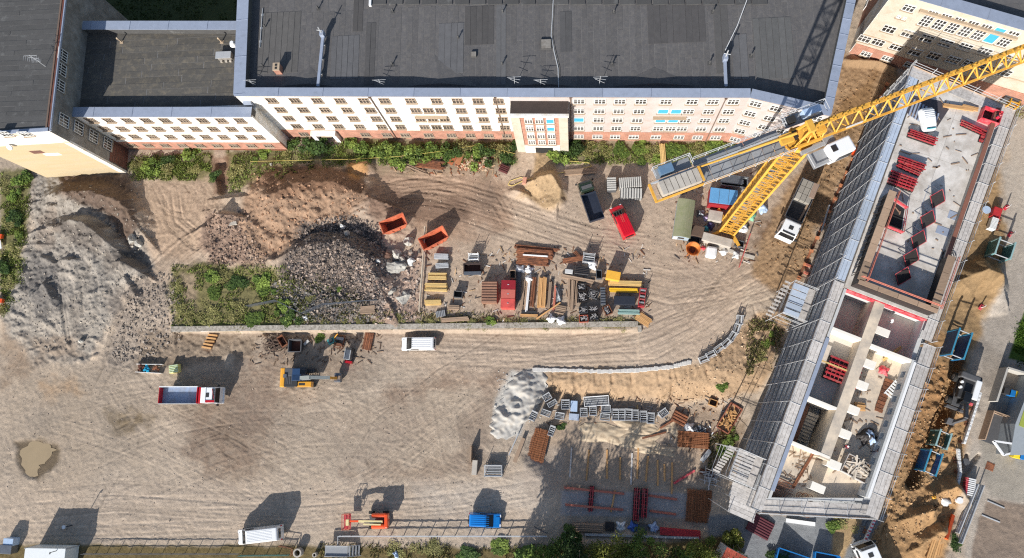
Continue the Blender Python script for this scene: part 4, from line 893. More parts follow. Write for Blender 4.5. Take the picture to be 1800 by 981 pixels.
def scaffold(name, label, A, Bp, wd, z0, levels, bay, top_m, low_m, railz=1.0, topz=None, group='facade scaffolds round the new building', top_only=False):
    """A->B outer line, building on the left of travel"""
    A = Vector(A); Bp = Vector(Bp); d = Bp-A; LL = d.length; d.normalize(); n = Vector((-d.y, d.x)); k = max(1, round(LL/bay)); bl = LL/k
    t = thing(name, label, 'scaffold', (A.x, A.y, z0), 0, group); ang = math.atan2(d.y, d.x)
    pan = B()
    for i in range(3): pan.box(0, (i-1)*wd/3, 0, bl-.05, wd/3-.03, .05)
    mt, ml = pan.mesh('deck_panel', top_m), pan.mesh('deck_panel_low', low_m); topz = topz or levels[-1]+1.5
    po = B().tube((0, 0, 0), (0, 0, topz-z0), .042, 5).mesh('standard', M_tube)
    br = B().tube((0, -wd/2, 0), (0, wd/2, 0), .03, 5).mesh('transom', M_tube)
    for i in range(k+1):
        p = A+d*(bl*i)
        for s_, o in ((0, 0), (1, wd)): q_ = p+n*o; link('standard', po, t, (q_.x-A.x, q_.y-A.y, 0), sc=(1, 1, 1 if s_ == 0 else (levels[-1]-z0)/(topz-z0)))
    for z in levels:
        for i in range(k):
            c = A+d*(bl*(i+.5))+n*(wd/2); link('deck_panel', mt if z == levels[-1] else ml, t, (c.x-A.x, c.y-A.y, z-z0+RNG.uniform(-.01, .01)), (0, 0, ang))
            if z == levels[-1]: e_ = c+d*(bl/2); link('transom', br, t, (e_.x-A.x, e_.y-A.y, z-z0+.05), (0, 0, ang))
        for h in (.5, railz):
            q = B().tube((A.x, A.y, z+h), (Bp.x, Bp.y, z+h), .03, 5); q.obj('guard_rail', M_tube, t)
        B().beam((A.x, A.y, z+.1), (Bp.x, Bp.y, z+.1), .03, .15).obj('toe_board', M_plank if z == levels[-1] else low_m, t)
    return t
LV = [1, 3, 5, 7, 9, 11, 13]
lowm = mat('scaffold_deck_shaded', rgb(166, 168, 170), .8, .0, var=.18, scale=2, rand=.2)  # darker copy of the deck colour, shade of the lower lifts painted in
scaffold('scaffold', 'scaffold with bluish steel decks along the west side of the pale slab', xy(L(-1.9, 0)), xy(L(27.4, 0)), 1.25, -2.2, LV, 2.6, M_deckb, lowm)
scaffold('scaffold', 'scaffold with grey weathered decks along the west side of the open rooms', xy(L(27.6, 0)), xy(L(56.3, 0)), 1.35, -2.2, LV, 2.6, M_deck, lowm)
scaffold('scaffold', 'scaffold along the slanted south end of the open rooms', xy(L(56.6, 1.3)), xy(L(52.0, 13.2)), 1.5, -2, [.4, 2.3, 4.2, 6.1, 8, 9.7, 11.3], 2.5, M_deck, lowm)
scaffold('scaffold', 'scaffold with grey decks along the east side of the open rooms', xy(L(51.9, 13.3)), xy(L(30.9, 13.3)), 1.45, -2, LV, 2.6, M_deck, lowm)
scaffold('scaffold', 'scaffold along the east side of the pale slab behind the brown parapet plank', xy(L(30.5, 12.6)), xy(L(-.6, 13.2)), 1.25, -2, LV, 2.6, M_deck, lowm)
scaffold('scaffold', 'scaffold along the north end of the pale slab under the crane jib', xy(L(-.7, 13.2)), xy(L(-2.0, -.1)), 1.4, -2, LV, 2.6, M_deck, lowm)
for i in range(5):
    p0, p1 = L(44+i*.7-9, -.08, 13.2-(i)*.3), L(46+i*.7-9, -.08, 5.0+i*.6)
# access towers with landings
def tower(label, a0, a1, b0, b1, zt, slats, m):
    c = L((a0+a1)/2, (b0+b1)/2, -2); t = thing('access_tower', label, 'scaffold tower', c, 0, 'access towers on the west scaffold')
    for a in (a0, a1):
        for b in (b0, b1): B().tube(L(a, b, -2), L(a, b, zt+1.1), .045, 5).obj('standard', M_tube, t)
    for i in range(slats): w_ = (a1-a0)/slats; pr(rect(a0+w_*i+.06, a0+w_*(i+1)-.06, b0+.1, b1-.9), zt-.06, zt+RNG.uniform(0, .02)).obj('deck_panel', m, t)
    pr(rect(a0, a1, b1-.85, b1), zt-.3, zt-.24).obj('deck_panel', M_deck, t)
    for i in range(10): z = zt-.5-i*.45; f = (i+.5)/10; pr(rect(a0+(a1-a0)*f-.12, a0+(a1-a0)*f+.12, b0-.9, b0-.05), z, z+.04).obj('stair_tread', M_deck, t)
    for z in (2, 4, 6, zt-1.4, zt+.5, zt+1.0):
        for (p, q_) in (((a0, b0), (a1, b0)), ((a1, b0), (a1, b1)), ((a0, b0), (a0, b1))): B().tube(L(*p, z), L(*q_, z), .035, 5).obj('guard_rail', M_tube, t)
    return t
tower('square access tower with five silver deck sheets beside the west scaffold', 28.2, 32.6, -3.2, -.2, 8.0, 5, M_deckb)
tower('long access tower with ladder like landings at the south west scaffold corner', 50.6, 54.2, -3.3, -.15, 12.0, 9, M_deck)
c = L(55.4, -2.6, 0); t = thing('access_platform', 'broad slatted platform at the south west corner of the scaffold', 'platform', c)
for i in range(7): pr(rect(54.4+i*.5, 54.87+i*.5, -2.3+.1*i, 1.1+.05*i), 11.0+RNG.uniform(0, .02), 11.06).obj('deck_panel', M_deck, t)
for a, b in ((54.4, -2.2), (57.8, -1.6), (54.4, 1.0), (57.8, 1.2)): B().tube(L(a, b, -2), L(a, b, 12), .05, 5).obj('standard', M_tube, t)
# ---------------------------------------------------------------- things on the slabs
def rack(px, py, z, la, lb, nbars, label, layers=3, ang=None, grp='stacks of red formwork frames'):
    """a pile of red formwork frames: rails, rungs and plywood"""
    p = G(px, py, z); t = thing('formwork_stack', label, 'formwork stack', p, NANG if ang is None else ang, grp)
    for ly in range(layers):
        zz = .12+ly*.2; 
        for i in range(nbars):
            y = -lb/2+lb*(i+.5)/nbars+RNG.uniform(-.05, .05); o = RNG.uniform(-.12, .12)
            if ly == layers-1: B().box(o, y, zz, la, lb/nbars*.42, .14).obj('frame_rail', M_red, t, False)
        if ly < layers-1: B().box(RNG.uniform(-.08, .08), 0, zz, la*.97, lb*.95, .12).obj('plywood_sheet', M_ply, t, False)
        else:
            for k in range(max(4, int(la/.45))): B().box(-la/2+la*(k+.5)/max(4, int(la/.45)), 0, zz-.02, .09, lb*.97, .1).obj('cross_bar', M_red, t, False)
    return t
rack(1618, 243, SZ, 3.4, 1.1, 4, 'red formwork frames stacked nearest the white tank on the slab')
rack(1600, 289, SZ, 3.3, .9, 3, 'narrow stack of red formwork frames between the other two on the slab'); rack(1596, 298, SZ+.02, 2.9, .8, 3, 'scattered red formwork frames leaning on the narrow stack of the slab', 2, NANG-.08)
rack(1584, 320, SZ, 3.2, 1.9, 5, 'widest stack of red formwork frames on the slab')
rack(1712, 228, SZ, 3.6, .8, 3, 'red formwork frames near the brown plank at the east edge of the slab', 2, NANG-.12)
rack(1728, 243, SZ, .9, 1.5, 3, 'short red rack full of steel props at the east edge of the slab', 2)
rack(1477, 655, FZ_, 3.9, 3.0, 6, 'large red formwork grid lying in the open room', 5, NANG)
B().box(*G(1470, 644, FZ_+1.3), 4.6, .16, .14, NANG).obj('timber_beam', M_tyel); tag(bpy.data.objects['timber_beam'], 'yellow timber beam across the red formwork grid in the open room', 'beam')
p = G(1736, 208, SZ); t = thing('red_skip', 'open red box with dark insides at the north east corner of the slab', 'skip', p, NANG)
for sx, sy, cx, cy in ((2.2, .08, 0, .8), (2.2, .08, 0, -.8), (.08, 1.6, 1.06, 0), (.08, 1.6, -1.06, 0)): B().box(cx, cy, .55, sx, sy, 1.1).obj('side', M_redb, t, False)
B().box(0, 0, .06, 2.1, 1.56, .1).obj('bottom', M_ply, t, False)
p = G(1626, 213, SZ); t = thing('site_tank', 'white rounded plastic cabin lying on the slab under the jib', 'tank', p, NANG+R(118))
b = B()
prof = [(-1.5, .1), (-1.5, .8), (-.9, 1.2), (-.1, 1.4), (.9, 1.35), (1.35, 1.0), (1.4, .1)]; b.extr(prof, 1.6, .85); b.obj('shell', M_wht, t, False, bevel=.22, seg=4, smooth=False)
B().box(-1.3, 0, .95, .1, 1.0, .5, 0, R(-35)).obj('teal_panel', mat('teal_paint', rgb(40, 140, 150), .5), t, False)
for k in range(5): B().box(-.1+k*.24, 0, 1.4, .06, 1.2, .04).obj('roof_rib', M_wht, t, False)
# row of tilting red shutters with raking props
for k, (px, py) in enumerate(((1643, 352), (1626, 388), (1610, 423), (1597, 455), (1583, 487))):
    p = G(px, py, SZ); t = thing('wall_shutter', ['red edged shutter with raking props, northernmost of the five on the slab', 'second red edged shutter from the north on the slab', 'middle red edged shutter of the row of five on the slab', 'fourth red edged shutter, just inside the blue shade on the slab', 'red edged shutter nearest the south formwork wall on the slab'][k], 'shutter', p, R(30), 'row of tilted red shutters'); t.scale = (.85, .85, .85)
    B().box(0, 0, .75, 2.1, .14, 1.9, 0, 0, R(-52)).obj('plywood_face', M_ply, t, False)
    for x in (-1.02, 1.02): B().box(x, -.03, .75, .05, .17, 1.95, 0, 0, R(-52)).obj('edge_frame', M_redb, t, False)
    for z, y in ((.14, -.78), (1.36, .76)): B().box(0, y, z, 2.1, .16 if z < 1 else .07, .1).obj('edge_frame', M_redb, t, False)
    for x in (-.7, .7): B().tube((x, .6, 1.2), (x+.3, 1.9, .05), .04, 5).tube((x, 0, .6), (x+.3, 1.9, .05), .03, 5).obj('prop', M_met, t, False)
p = G(1660, 452, SZ); t = thing('cable_coil', 'coil of black cable on the slab beside the fourth red shutter', 'coil', p)
for k in range(5): 
    q = B(); r = .35+.12*k; pts = [(r*math.cos(i*.52)+.1*k, r*math.sin(i*.52), .05+.05*k) for i in range(13)]
    for i in range(12): q.tube(pts[i], pts[i+1], .035, 4)
    q.obj('loop', M_ply, t, False)
def timbers(px, py, z, ln, wd, n, layers, ang, label, m, cat='timber stack', name='timber_stack', group=None, th=.1, gap=.15, bear=True, jit=.08, pm='board'):
    p = G(px, py, z) if z is not None else GG(px, py); t = thing(name, label, cat, p, ang, group)
    if bear:
        for x in (-ln*.3, ln*.3): B().box(x, 0, .06, .12, wd, .12).obj('bearer', M_plank, t, False)
    base = B().box(0, 0, 0, ln, wd/n*(1-gap), th).mesh(pm, m)
    for ly in range(layers):
        for i in range(n):
            if ly == layers-1 and RNG.random() < .08: continue
            link(pm, base, t, (RNG.uniform(-jit, jit)*ln*.4, -wd/2+wd*(i+.5)/n, .12*bear+th*(ly+.5)+RNG.uniform(0, .01)), (0, 0, RNG.uniform(-.01, .01)), (RNG.uniform(.94, 1.0), 1, 1))
    return t
timbers(1704, 191, SZ, 1.9, .5, 3, 2, NANG+.1, 'pale timbers beside the red box on the slab', M_timber)
timbers(1682, 190, SZ, 3.6, .5, 2, 2, NANG+.2, 'two long timbers beside the open decking on the slab', M_timber)
timbers(1552, 695, FZ_, .9, 4.2, 9, 3, NANG, 'rust brown bundle of reinforcement bars on the open hall floor', M_rust, 'rebar bundle', 'rebar_bundle', 'rebar on the building floors', .06)
p = G(1570, 686, FZ_); t = thing('steel_ladder_frame', 'white grille frame beside the brown rebar in the hall', 'frame', p, NANG+R(70))
for k in range(6): B().box(-.9+k*.36, 0, .3, .2, 1.2, .06).obj('bar', M_wht, t, False)
for y in (-.62, .62): B().box(0, y, .3, 2.2, .1, .14).obj('rail', M_wht, t, False)
p = G(1500, 822, FZ_); t = thing('timber_crate', 'big grey crate heaped with broken timber in the shaded hall', 'crate', p, NANG-.1)
for x, y, sx, sy in ((0, 1.1, 3, .08), (0, -1.1, 3, .08), (1.46, 0, .08, 2.2), (-1.46, 0, .08, 2.2)): B().box(x, y, .6, sx, sy, 1.2).obj('side', M_deck, t, False)
ch = B().box(0, 0, 0, 1.5, .16, .14).mesh('offcut', mat('pale_offcut', rgb(196, 184, 168), .85, rand=.3))
B().box(0, 0, .5, 2.86, 2.1, .9).obj('fill', M_plank, t, False)
for k in range(46): link('offcut', ch, t, (RNG.uniform(-.9, .9), RNG.uniform(-.8, .8), 1.0+RNG.uniform(0, .3)), (RNG.uniform(-.2, .2), RNG.uniform(-.2, .2), RNG.choice([0, 1.57])+RNG.uniform(-.4, .4)), (RNG.uniform(.5, 1.1), 1, 1))
def rag(px, py, z, sx, sy, h, label, m, ang=0, name='tarpaulin', cat='tarpaulin', n=14, seed=3, group=None):
    p = G(px, py, z) if z is not None else GG(px, py); g = B(); v = []; rg = np.random.default_rng(seed)
    ph = rg.uniform(0, 6, 6)
    for i in range(n+1):
        for j in range(n+1):
            x, y = (i/n-.5)*2, (j/n-.5)*2; r = max(abs(x), abs(y)); zz = h*(1-r**3)*(.7+.3*math.sin(3.1*x+ph[0])*math.cos(2.7*y+ph[1]))+.12*h*math.sin(9*x+ph[2])*math.sin(8*y+ph[3])
            k = 1+.12*math.sin(5*math.atan2(y, x)+ph[4]); v.append((x*sx/2*k, y*sy/2*k, max(.01, zz)+.02))
    f = [(i*(n+1)+j, (i+1)*(n+1)+j, (i+1)*(n+1)+j+1, i*(n+1)+j+1) for i in range(n) for j in range(n)]
    g.add(v, f); o = g.obj(name, m, None, smooth=True); o.location = p; o.rotation_euler = (0, 0, ang); return tag(o, label, cat, group)
M_tarpb = mat('pale_blue_film', rgb(170, 190, 214), .4, var=.1)
rag(1523, 766, FZ_, 2.0, 1.5, .9, 'black and red covered bundle with pale film in the shaded hall', M_ply, .5); rag(1531, 768, FZ_+.3, .8, 1.6, .7, 'crumpled pale blue film beside the black bundle in the hall', M_tarpb, .3, seed=5)
rag(1553, 643+8, FZ_+.2, 1.1, 1.0, .4, 'red heap of clamps in a box near the white hall wall', M_redb, NANG, 'clamp_box', 'clamp box', seed=8)
timbers(1567, 622, FZ_, 2.8, .35, 2, 2, R(35), 'yellow formwork beams under the white wall at the head of the hall', M_tyel)
timbers(1510, 745-30, FZ_, 1.2, 1.0, 4, 3, NANG+.3, 'small pile of brown boards near the corridor piers', M_timber)
p = G(1368, 862, FZ_); t = thing('rebar_pile', 'rust red pile of reinforcement bars in the south west corner of the open rooms', 'rebar pile', p, NANG)
for k in range(18): B().box(RNG.uniform(-.2, .2), -1.4+k*.16, .15+RNG.uniform(0, .35), 3.0*RNG.uniform(.6, 1), .07, .07, RNG.uniform(-.05, .05)).obj('bar', M_rust, t, False)
for k in range(14): q = B(); a = RNG.uniform(0, 6.28); x, y = 2.2+RNG.uniform(-.5, 2), RNG.uniform(-1.2, .8); [q.tube((x+.4*math.cos(i*.8), y+.4*math.sin(i*.8), .2+.1*(k % 3)), (x+.4*math.cos(i*.8+.8), y+.4*math.sin(i*.8+.8), .2+.1*(k % 3)), .04, 4) for i in range(7)]; q.obj('bent_bar', M_rust, t, False)
timbers(1412, 825, FZ_, 5.2, .35, 2, 1, NANG+R(80), 'rust stained long timber across the sandy floor of the south rooms', M_rust)

# ---------------------------------------------------------------- tower crane
M_crane = mat('crane_yellow', rgb(216, 164, 68), .6, var=.10, scale=1.5, rand=.05, dirt=rgb(205, 140, 40), dirt_amt=.35)
M_grid = mat('steel_grating', rgb(140, 142, 144), .7, .0, var=.12, rand=.1)
MH = 33.0
pt = G(1409, 250, MH); pb = GG(1274, 399); cx, cy = (pt.x*.6+pb.x*.4), (pt.y*.6+pb.y*.4)
crane = thing('tower_crane', 'yellow lattice tower crane standing among the site stores, its jib over the slab', 'crane', (cx, cy, 0))
ma = R(-20); MW = 1.95
cor = [Vector((cx, cy))+Vector((math.cos(ma)*x-math.sin(ma)*y, math.sin(ma)*x+math.cos(ma)*y))*MW/2 for x, y in ((-1, -1), (1, -1), (1, 1), (-1, 1))]
for c in cor: B().box(c.x, c.y, (.6+MH)/2, .24, .24, MH-.6, ma).obj('mast_leg', M_crane, crane)
nbm = 27; bh = (MH-1.2)/nbm
dg = B().beam((0, 0, 0), (MW, 0, bh), .075, .075, (0, 1, 0)).mesh('mast_brace', M_crane); hz_ = B().beam((0, 0, 0), (MW, 0, 0), .075, .075).mesh('mast_rung', M_crane)
for i in range(nbm):
    for k in range(4):
        a, b_ = cor[k], cor[(k+1) % 4]; an = math.atan2((b_-a).y, (b_-a).x); z = 1.0+i*bh
        if (i+k) % 2: link('mast_brace', dg, crane, (a.x-cx, a.y-cy, z), (0, 0, an))
        else: link('mast_brace', dg, crane, (b_.x-cx, b_.y-cy, z), (0, 0, an+math.pi))
        link('mast_rung', hz_, crane, (a.x-cx, a.y-cy, z), (0, 0, an))
q = B()
for i in range(60): z = 1.2+i*.5; q.tube((cx+.3, cy-.5, z), (cx+.3, cy+.1, z), .03, 4)
q.tube((cx+.3, cy-.5, 1), (cx+.3, cy-.5, MH), .035, 4).tube((cx+.3, cy+.1, 1), (cx+.3, cy+.1, MH), .035, 4); q.obj('mast_ladder', M_crane, crane)
for i in range(5): B().box(cx+.35, cy+.2, 4+i*6.2, 1.0, 1.0, .06, ma).obj('mast_landing', M_grid, crane)
# slewing part
JZ = 34.8
j1 = G(1430, 231, JZ); j2 = G(1800, 92, JZ); jd = Vector((j2.x-j1.x, j2.y-j1.y)).normalized(); jn = Vector((-jd.y, jd.x)); ja = math.atan2(jd.y, jd.x)
Cc0 = Vector((cx, cy)); base = Cc0+jn*((Vector((j1.x, j1.y))-Cc0).dot(jn))
def J(s_, o=0.0, z=0.0): p = base+jd*s_+jn*o; return Vector((p.x, p.y, JZ+z))
def jbox(nm, s_, o, z, sx, sy, sz, m, bevel=0, label=None): p = J(s_, o, z); return B().box(p.x, p.y, p.z, sx, sy, sz, ja).obj(nm, m, crane, bevel=bevel, label=label)
B().tube((cx, cy, MH), (cx, cy, MH+.7), 1.25, 20).obj('slewing_ring', M_crane, crane); jbox('slewing_frame', 0, 0, -.75, 3.2, 1.8, .5, M_crane)
JL = 34
for o in (-.75, .75): B().beam(J(-1.6, o, -.4), J(JL, o, -.4), .19, .19).obj('jib_chord', M_crane, crane)
B().beam(J(-.5, .1, 1.15), J(JL, .1, 1.15), .18, .2).obj('jib_top_chord', M_crane, crane)
nj = 24; st_ = JL/nj
for i in range(nj):
    for o in (-.75, .75):
        B().beam(J(i*st_, o, -.4), J((i+.5)*st_, .1, 1.15), .11, .11).obj('jib_brace', M_crane, crane); B().beam(J((i+.5)*st_, .1, 1.15), J((i+1)*st_, o, -.4), .11, .11).obj('jib_brace', M_crane, crane)
    B().beam(J(i*st_, -.75, -.4), J(i*st_, .75, -.4), .08, .08).obj('jib_tie', M_crane, crane)
    B().beam(J(i*st_, -.75 if i % 2 else .75, -.4), J((i+1)*st_, .75 if i % 2 else -.75, -.4), .06, .06).obj('jib_tie', M_crane, crane)
for i in range(40): p = J(1+i*.82, .1, 1.32); B().box(p.x, p.y, p.z, .10, .28, .08, ja).obj('rope_roller', M_crane, crane)
jbox('sign_board', 4.6, -.75, -.2, 1.6, .08, .5, M_gwall)
p0, p1 = J(-2.2, 0, 0), J(-14.6, -.1, .1)
# counter jib: beams, gratings, winch, ballast
for o in (-.95, .85): B().beam(J(-1.2, o, -.35), J(-15.2, o, -.35), .16, .26).obj('counter_jib_beam', M_crane if o < 0 else M_met, crane)
B().beam(J(-15.2, -1.0, -.35), J(-15.2, .9, -.35), .22, .3).obj('counter_jib_beam', M_crane, crane)
for i in range(8): jbox('grating_panel', -2.6-i*1.05, -.05, -.28, 1.0, 1.5, .05, M_grid)
for i in range(5): jbox('side_walkway', -3.0-i*1.7, 1.25, -.3, 1.65, .55, .05, M_grid)
for i in range(7): jbox('ballast_block', -10.9-i*.56, -.1, -.25, .5, 1.35, 1.5, M_conc)
jbox('ballast_hanger', -10.5, -.1, .45, .2, 1.5, .2, M_crane)
jbox('winch_platform', -12.6, 1.55, -.3, 3.6, 1.0, .06, M_grid); jbox('winch_drum_box', -13.3, 1.55, .1, 1.3, .8, .8, mat('dull_blue_steel', rgb(96, 124, 150), .5))
q = B()
for (s0, s1, o) in ((-10.8, -14.5, 2.05), (-1.5, -10.6, 1.55), (-1.5, -10.6, -1.15)):
    for h in (.3, .8): q.tube(J(s0, o, h), J(s1, o, h), .035, 5)
    n_ = int(abs(s1-s0)/1.2)
    for i in range(n_+1): s_ = s0+(s1-s0)*i/n_; q.tube(J(s_, o, -.3), J(s_, o, .8), .03, 5)
for s_ in (-10.8, -14.5):
    for h in (.3, .8): q.tube(J(s_, 1.1, h), J(s_, 2.05, h), .035, 5)
q.obj('hand_rails', M_tube, crane)
B().tube(J(-1, .2, .8), J(-6.5, .5, .3), .14, 8).obj('stay_bar', M_crane, crane); B().tube(J(-2, .3, .5), J(-11, .6, .35), .10, 8).obj('stay_bar', M_crane, crane)
# head frame with machinery
for s_, o in ((-1.2, -.7), (-1.2, .7), (1.0, -.6), (1.0, .6)): B().beam(J(s_, o, -.5), J(-.2, o*.5, 2.2), .2, .2).obj('head_frame', M_crane, crane)
jbox('head_beam', -.2, 0, 2.2, .6, 1.2, .4, M_crane, .05); jbox('head_plate', .4, 0, .6, 2.6, .9, .25, M_crane); jbox('gearbox', -1.1, .2, .3, .9, .7, .8, M_ply); jbox('gearbox', 1.4, -.2, .2, .7, .7, .7, M_crane); jbox('pulley_frame', -2.0, .1, .5, 1.2, .9, .5, M_crane)
jbox('switch_platform', .6, 1.8, -.3, 3.8, 1.1, .06, M_grid); jbox('switch_cabinet', 1.3, 1.8, .2, 1.7, .7, .9, mat('pale_blue_cabinet', rgb(176, 198, 224), .5), .05); jbox('switch_cabinet', -.6, 1.8, .0, .7, .6, .6, M_dark)
q = B()
for h in (.3, .9):
    for a, b_ in (((-1.5, 2.35), (2.7, 2.35)), ((-1.5, 1.3), (-1.5, 2.35)), ((2.7, 1.3), (2.7, 2.35))): q.tube(J(*a, h), J(*b_, h), .035, 5)
for s_ in (-1.5, -.1, 1.3, 2.7): q.tube(J(s_, 2.35, -.3), J(s_, 2.35, .9), .03, 5)
q.obj('hand_rails', M_tube, crane)
# cab on its bracket walkway
cb = G(1474, 262, JZ-.6); cw_ = G(1437, 279, JZ-.8); ca = math.atan2(cb.y-cw_.y, cb.x-cw_.x)
def cbox(nm, x, y, z, sx, sy, sz, m, bevel=0): 
    c_, s_ = math.cos(ca), math.sin(ca); return B().box(cb.x+x*c_-y*s_, cb.y+x*s_+y*c_, cb.z+z, sx, sy, sz, ca).obj(nm, m, crane, bevel=bevel, seg=3)
M_cab = mat('cab_white', (.82, .82, .83), .35, var=.02, coat=.3)
cbox('cab_body', .1, 0, -.4, 2.3, 1.55, 2.0, M_cab, .18); cbox('cab_roof_hatch', -.6, .1, .62, .5, .6, .06, M_ply); cbox('cab_window', 1.27, 0, -.5, .06, 1.2, 1.3, M_glass); cbox('cab_window', .3, -.79, -.4, 1.4, .05, 1.0, M_glass)
cbox('cab_walkway', -1.9, 0, -.5, 1.7, 1.5, .08, M_grid); cbox('cab_arm', -1.9, 1.1, -.2, 2.6, .35, .4, M_grid); cbox('cab_arm', -.4, 1.2, -.1, 1.0, .7, .5, M_grid)
for x, y, sx, sy in ((-1.9, -.75, 1.7, .06), (-2.72, 0, .06, 1.5)): cbox('cab_walkway_rim', x, y, -.1, sx, sy, .1, M_tube)
# undercarriage: ballast slabs and tarps stay separate things in the stores
for k, an in enumerate((ma+R(45), ma-R(45))): d = Vector((math.cos(an), math.sin(an)))*3.0; B().beam((cx-d.x, cy-d.y, .55), (cx+d.x, cy+d.y, .55), .4, .5).obj('base_beam', M_crane, crane)
# ================================================================ VEHICLES AND MACHINES
def paint_mat(name, c, rough=.32, coat=.5): return mat(name, c, rough, var=.03, scale=1.0, coat=coat, dirt=rgb(150, 135, 118), dirt_amt=-.35, dscale=1.5)
M_van = paint_mat('white_car_paint', (.80, .80, .79)); M_vred = paint_mat('red_car_paint', rgb(196, 16, 36)); M_vblue = paint_mat('blue_car_paint', rgb(14, 120, 200))
M_cglass = mat('vehicle_glass', (.012, .014, .017), .04, var=.1)
M_tyre = mat('tyre_rubber', (.018, .018, .018), .9); M_rim = mat('wheel_rim', rgb(150, 150, 152), .4, .6); M_tyel_p = paint_mat('machine_yellow', rgb(222, 158, 50)); M_lorry = paint_mat('lorry_white', (.80, .81, .81)); M_lred = paint_mat('lorry_red', rgb(178, 24, 34))
M_dgrey = mat('dark_grey_paint', rgb(84, 84, 86), .6, var=.15); M_steel = mat('bare_steel', rgb(120, 124, 130), .4, .6, var=.2); M_lamp = mat('headlight_glass', (.7, .72, .75), .15); M_rlamp = mat('tail_light', (.5, .02, .02), .2)
M_orange = paint_mat('orange_machine_paint', rgb(226, 84, 36)); M_dump = mat('dark_blue_tipper', rgb(40, 46, 60), .5, var=.2); M_plast = mat('black_plastic', (.03, .03, .032), .7)
def wheel(t, x, y, r, w_, sgn):
    o = B().tube((0, -w_/2, 0), (0, w_/2, 0), r, 18).obj('wheel', M_tyre, t, False); o.location = (x, y, r)
    B().tube((0, sgn*(w_/2-.02), 0), (0, sgn*(w_/2+.015), 0), r*.6, 14).obj('rim', M_rim, o, False)
def van(px, py, dz, rz, Ln, W, Hh, m, label, kind='van', ribs=5, text=False):
    g = GG(px, py, dz); z = gm(g.x, g.y); p = G(px, py, z+dz); p.z = z
    t = thing('parked_van', label, 'van', p, rz); h = Ln/2
    if kind == 'van': prof = [(-h, .38), (-h+.02, Hh*.6), (-h+.10, Hh-.08), (-h+.25, Hh), (h-1.95, Hh), (h-1.75, Hh-.05), (h-.78, Hh*.58), (h-.12, Hh*.47), (h, Hh*.38), (h, .36)]; wx0, wz0, wx1, wz1 = h-1.75, Hh-.05, h-.78, Hh*.58
    else: prof = [(-h, .38), (-h+.02, Hh*.6), (-h+.15, Hh-.08), (-h+.3, Hh), (h-2.15, Hh-.02), (h-1.95, Hh-.07), (h-1.0, Hh*.60), (h-.15, Hh*.47), (h, Hh*.38), (h, .36)]; wx0, wz0, wx1, wz1 = h-1.95, Hh-.07, h-1.0, Hh*.60
    B().extr(prof, W, .86).obj('body', m, t, False, bevel=.10, seg=3)
    dx, dz_ = wx1-wx0, wz1-wz0; n = Vector((-dz_, 0, dx)).normalized()*.035; ww = W*.41
    a = Vector((wx0+dx*.06, 0, wz0+dz_*.06))+n; b_ = Vector((wx0+dx*.96, 0, wz0+dz_*.96))+n
    B().add([(a.x, -ww, a.z), (a.x, ww, a.z), (b_.x, ww*1.1, b_.z), (b_.x, -ww*1.1, b_.z), (a.x-.1, -ww, a.z-.05), (a.x-.1, ww, a.z-.05), (b_.x-.1, ww*1.1, b_.z-.05), (b_.x-.1, -ww*1.1, b_.z-.05)], [(0, 1, 2, 3), (0, 3, 7, 4), (1, 5, 6, 2), (0, 4, 5, 1), (3, 2, 6, 7)]).obj('windscreen', M_cglass, t, False)
    for s_ in (-1, 1):
        B().add([(wx0-.9, s_*(W/2*.93), Hh*.86), (wx0+.15, s_*(W/2*.93), Hh*.86), (wx0+.5, s_*(W/2+.012), Hh*.62), (wx0-.9, s_*(W/2+.012), Hh*.62)], [(0, 1, 2, 3) if s_ < 0 else (3, 2, 1, 0)]).obj('side_window', M_cglass, t, False)
        B().box(wx1-.25, s_*(W/2+.12), Hh*.60, .12, .2, .24).obj('mirror', M_plast, t, False, bevel=.03); B().box(h-.10, s_*(W/2-.28), Hh*.42, .22, .34, .16).obj('headlight', M_lamp, t, False, bevel=.03); B().box(-h, s_*(W/2-.1), Hh*.5, .06, .14, .5).obj('tail_light', M_rlamp, t, False)
        for x in (h-.95, -h+1.0): wheel(t, x, s_*(W/2-.10), .33, .22, s_)
    B().box(-h-.01, 0, Hh*.72, .04, W*.62, Hh*.22).obj('rear_window', M_cglass, t, False)
    for i in range(ribs): B().box(-.55, -W*.3+W*.6*i/max(1, ribs-1), Hh+.006, Ln*.56, .05, .025).obj('roof_rib', m, t, False)
    B().box(h+.01, 0, .45, .1, W*.9, .2).obj('bumper', M_plast, t, False, bevel=.04); B().box(h-.42, 0, Hh*.535, .5, W*.55, .012, 0, R(11)).obj('bonnet_crease', m, t, False)
    if text:
        for i, yy in enumerate((-.12, .12)):
            for k in range(9-i): B().box(-.3+k*.13, yy, Hh+.012, .06, .08, .008).obj('roof_lettering', M_pink, t, False)
    return t
LOWZ = 0
van(733, 603, 1.9, R(180), 4.95, 1.9, 1.95, M_van, 'white van parked on the ramp just below the long retaining wall')
van(449, 943, 2.6, R(187), 6.3, 2.0, 2.65, M_van, 'long high roofed white van parked at the bottom railing', ribs=7)
van(851, 916, 1.8, R(-2), 4.35, 1.8, 1.82, M_vblue, 'small bright blue van parked beside the steel railing', 'car')
van(1095, 386, 2.0, R(112), 5.0, 1.95, 1.98, M_vred, 'red van with white roof lettering parked beside the dark tipper truck', text=True)

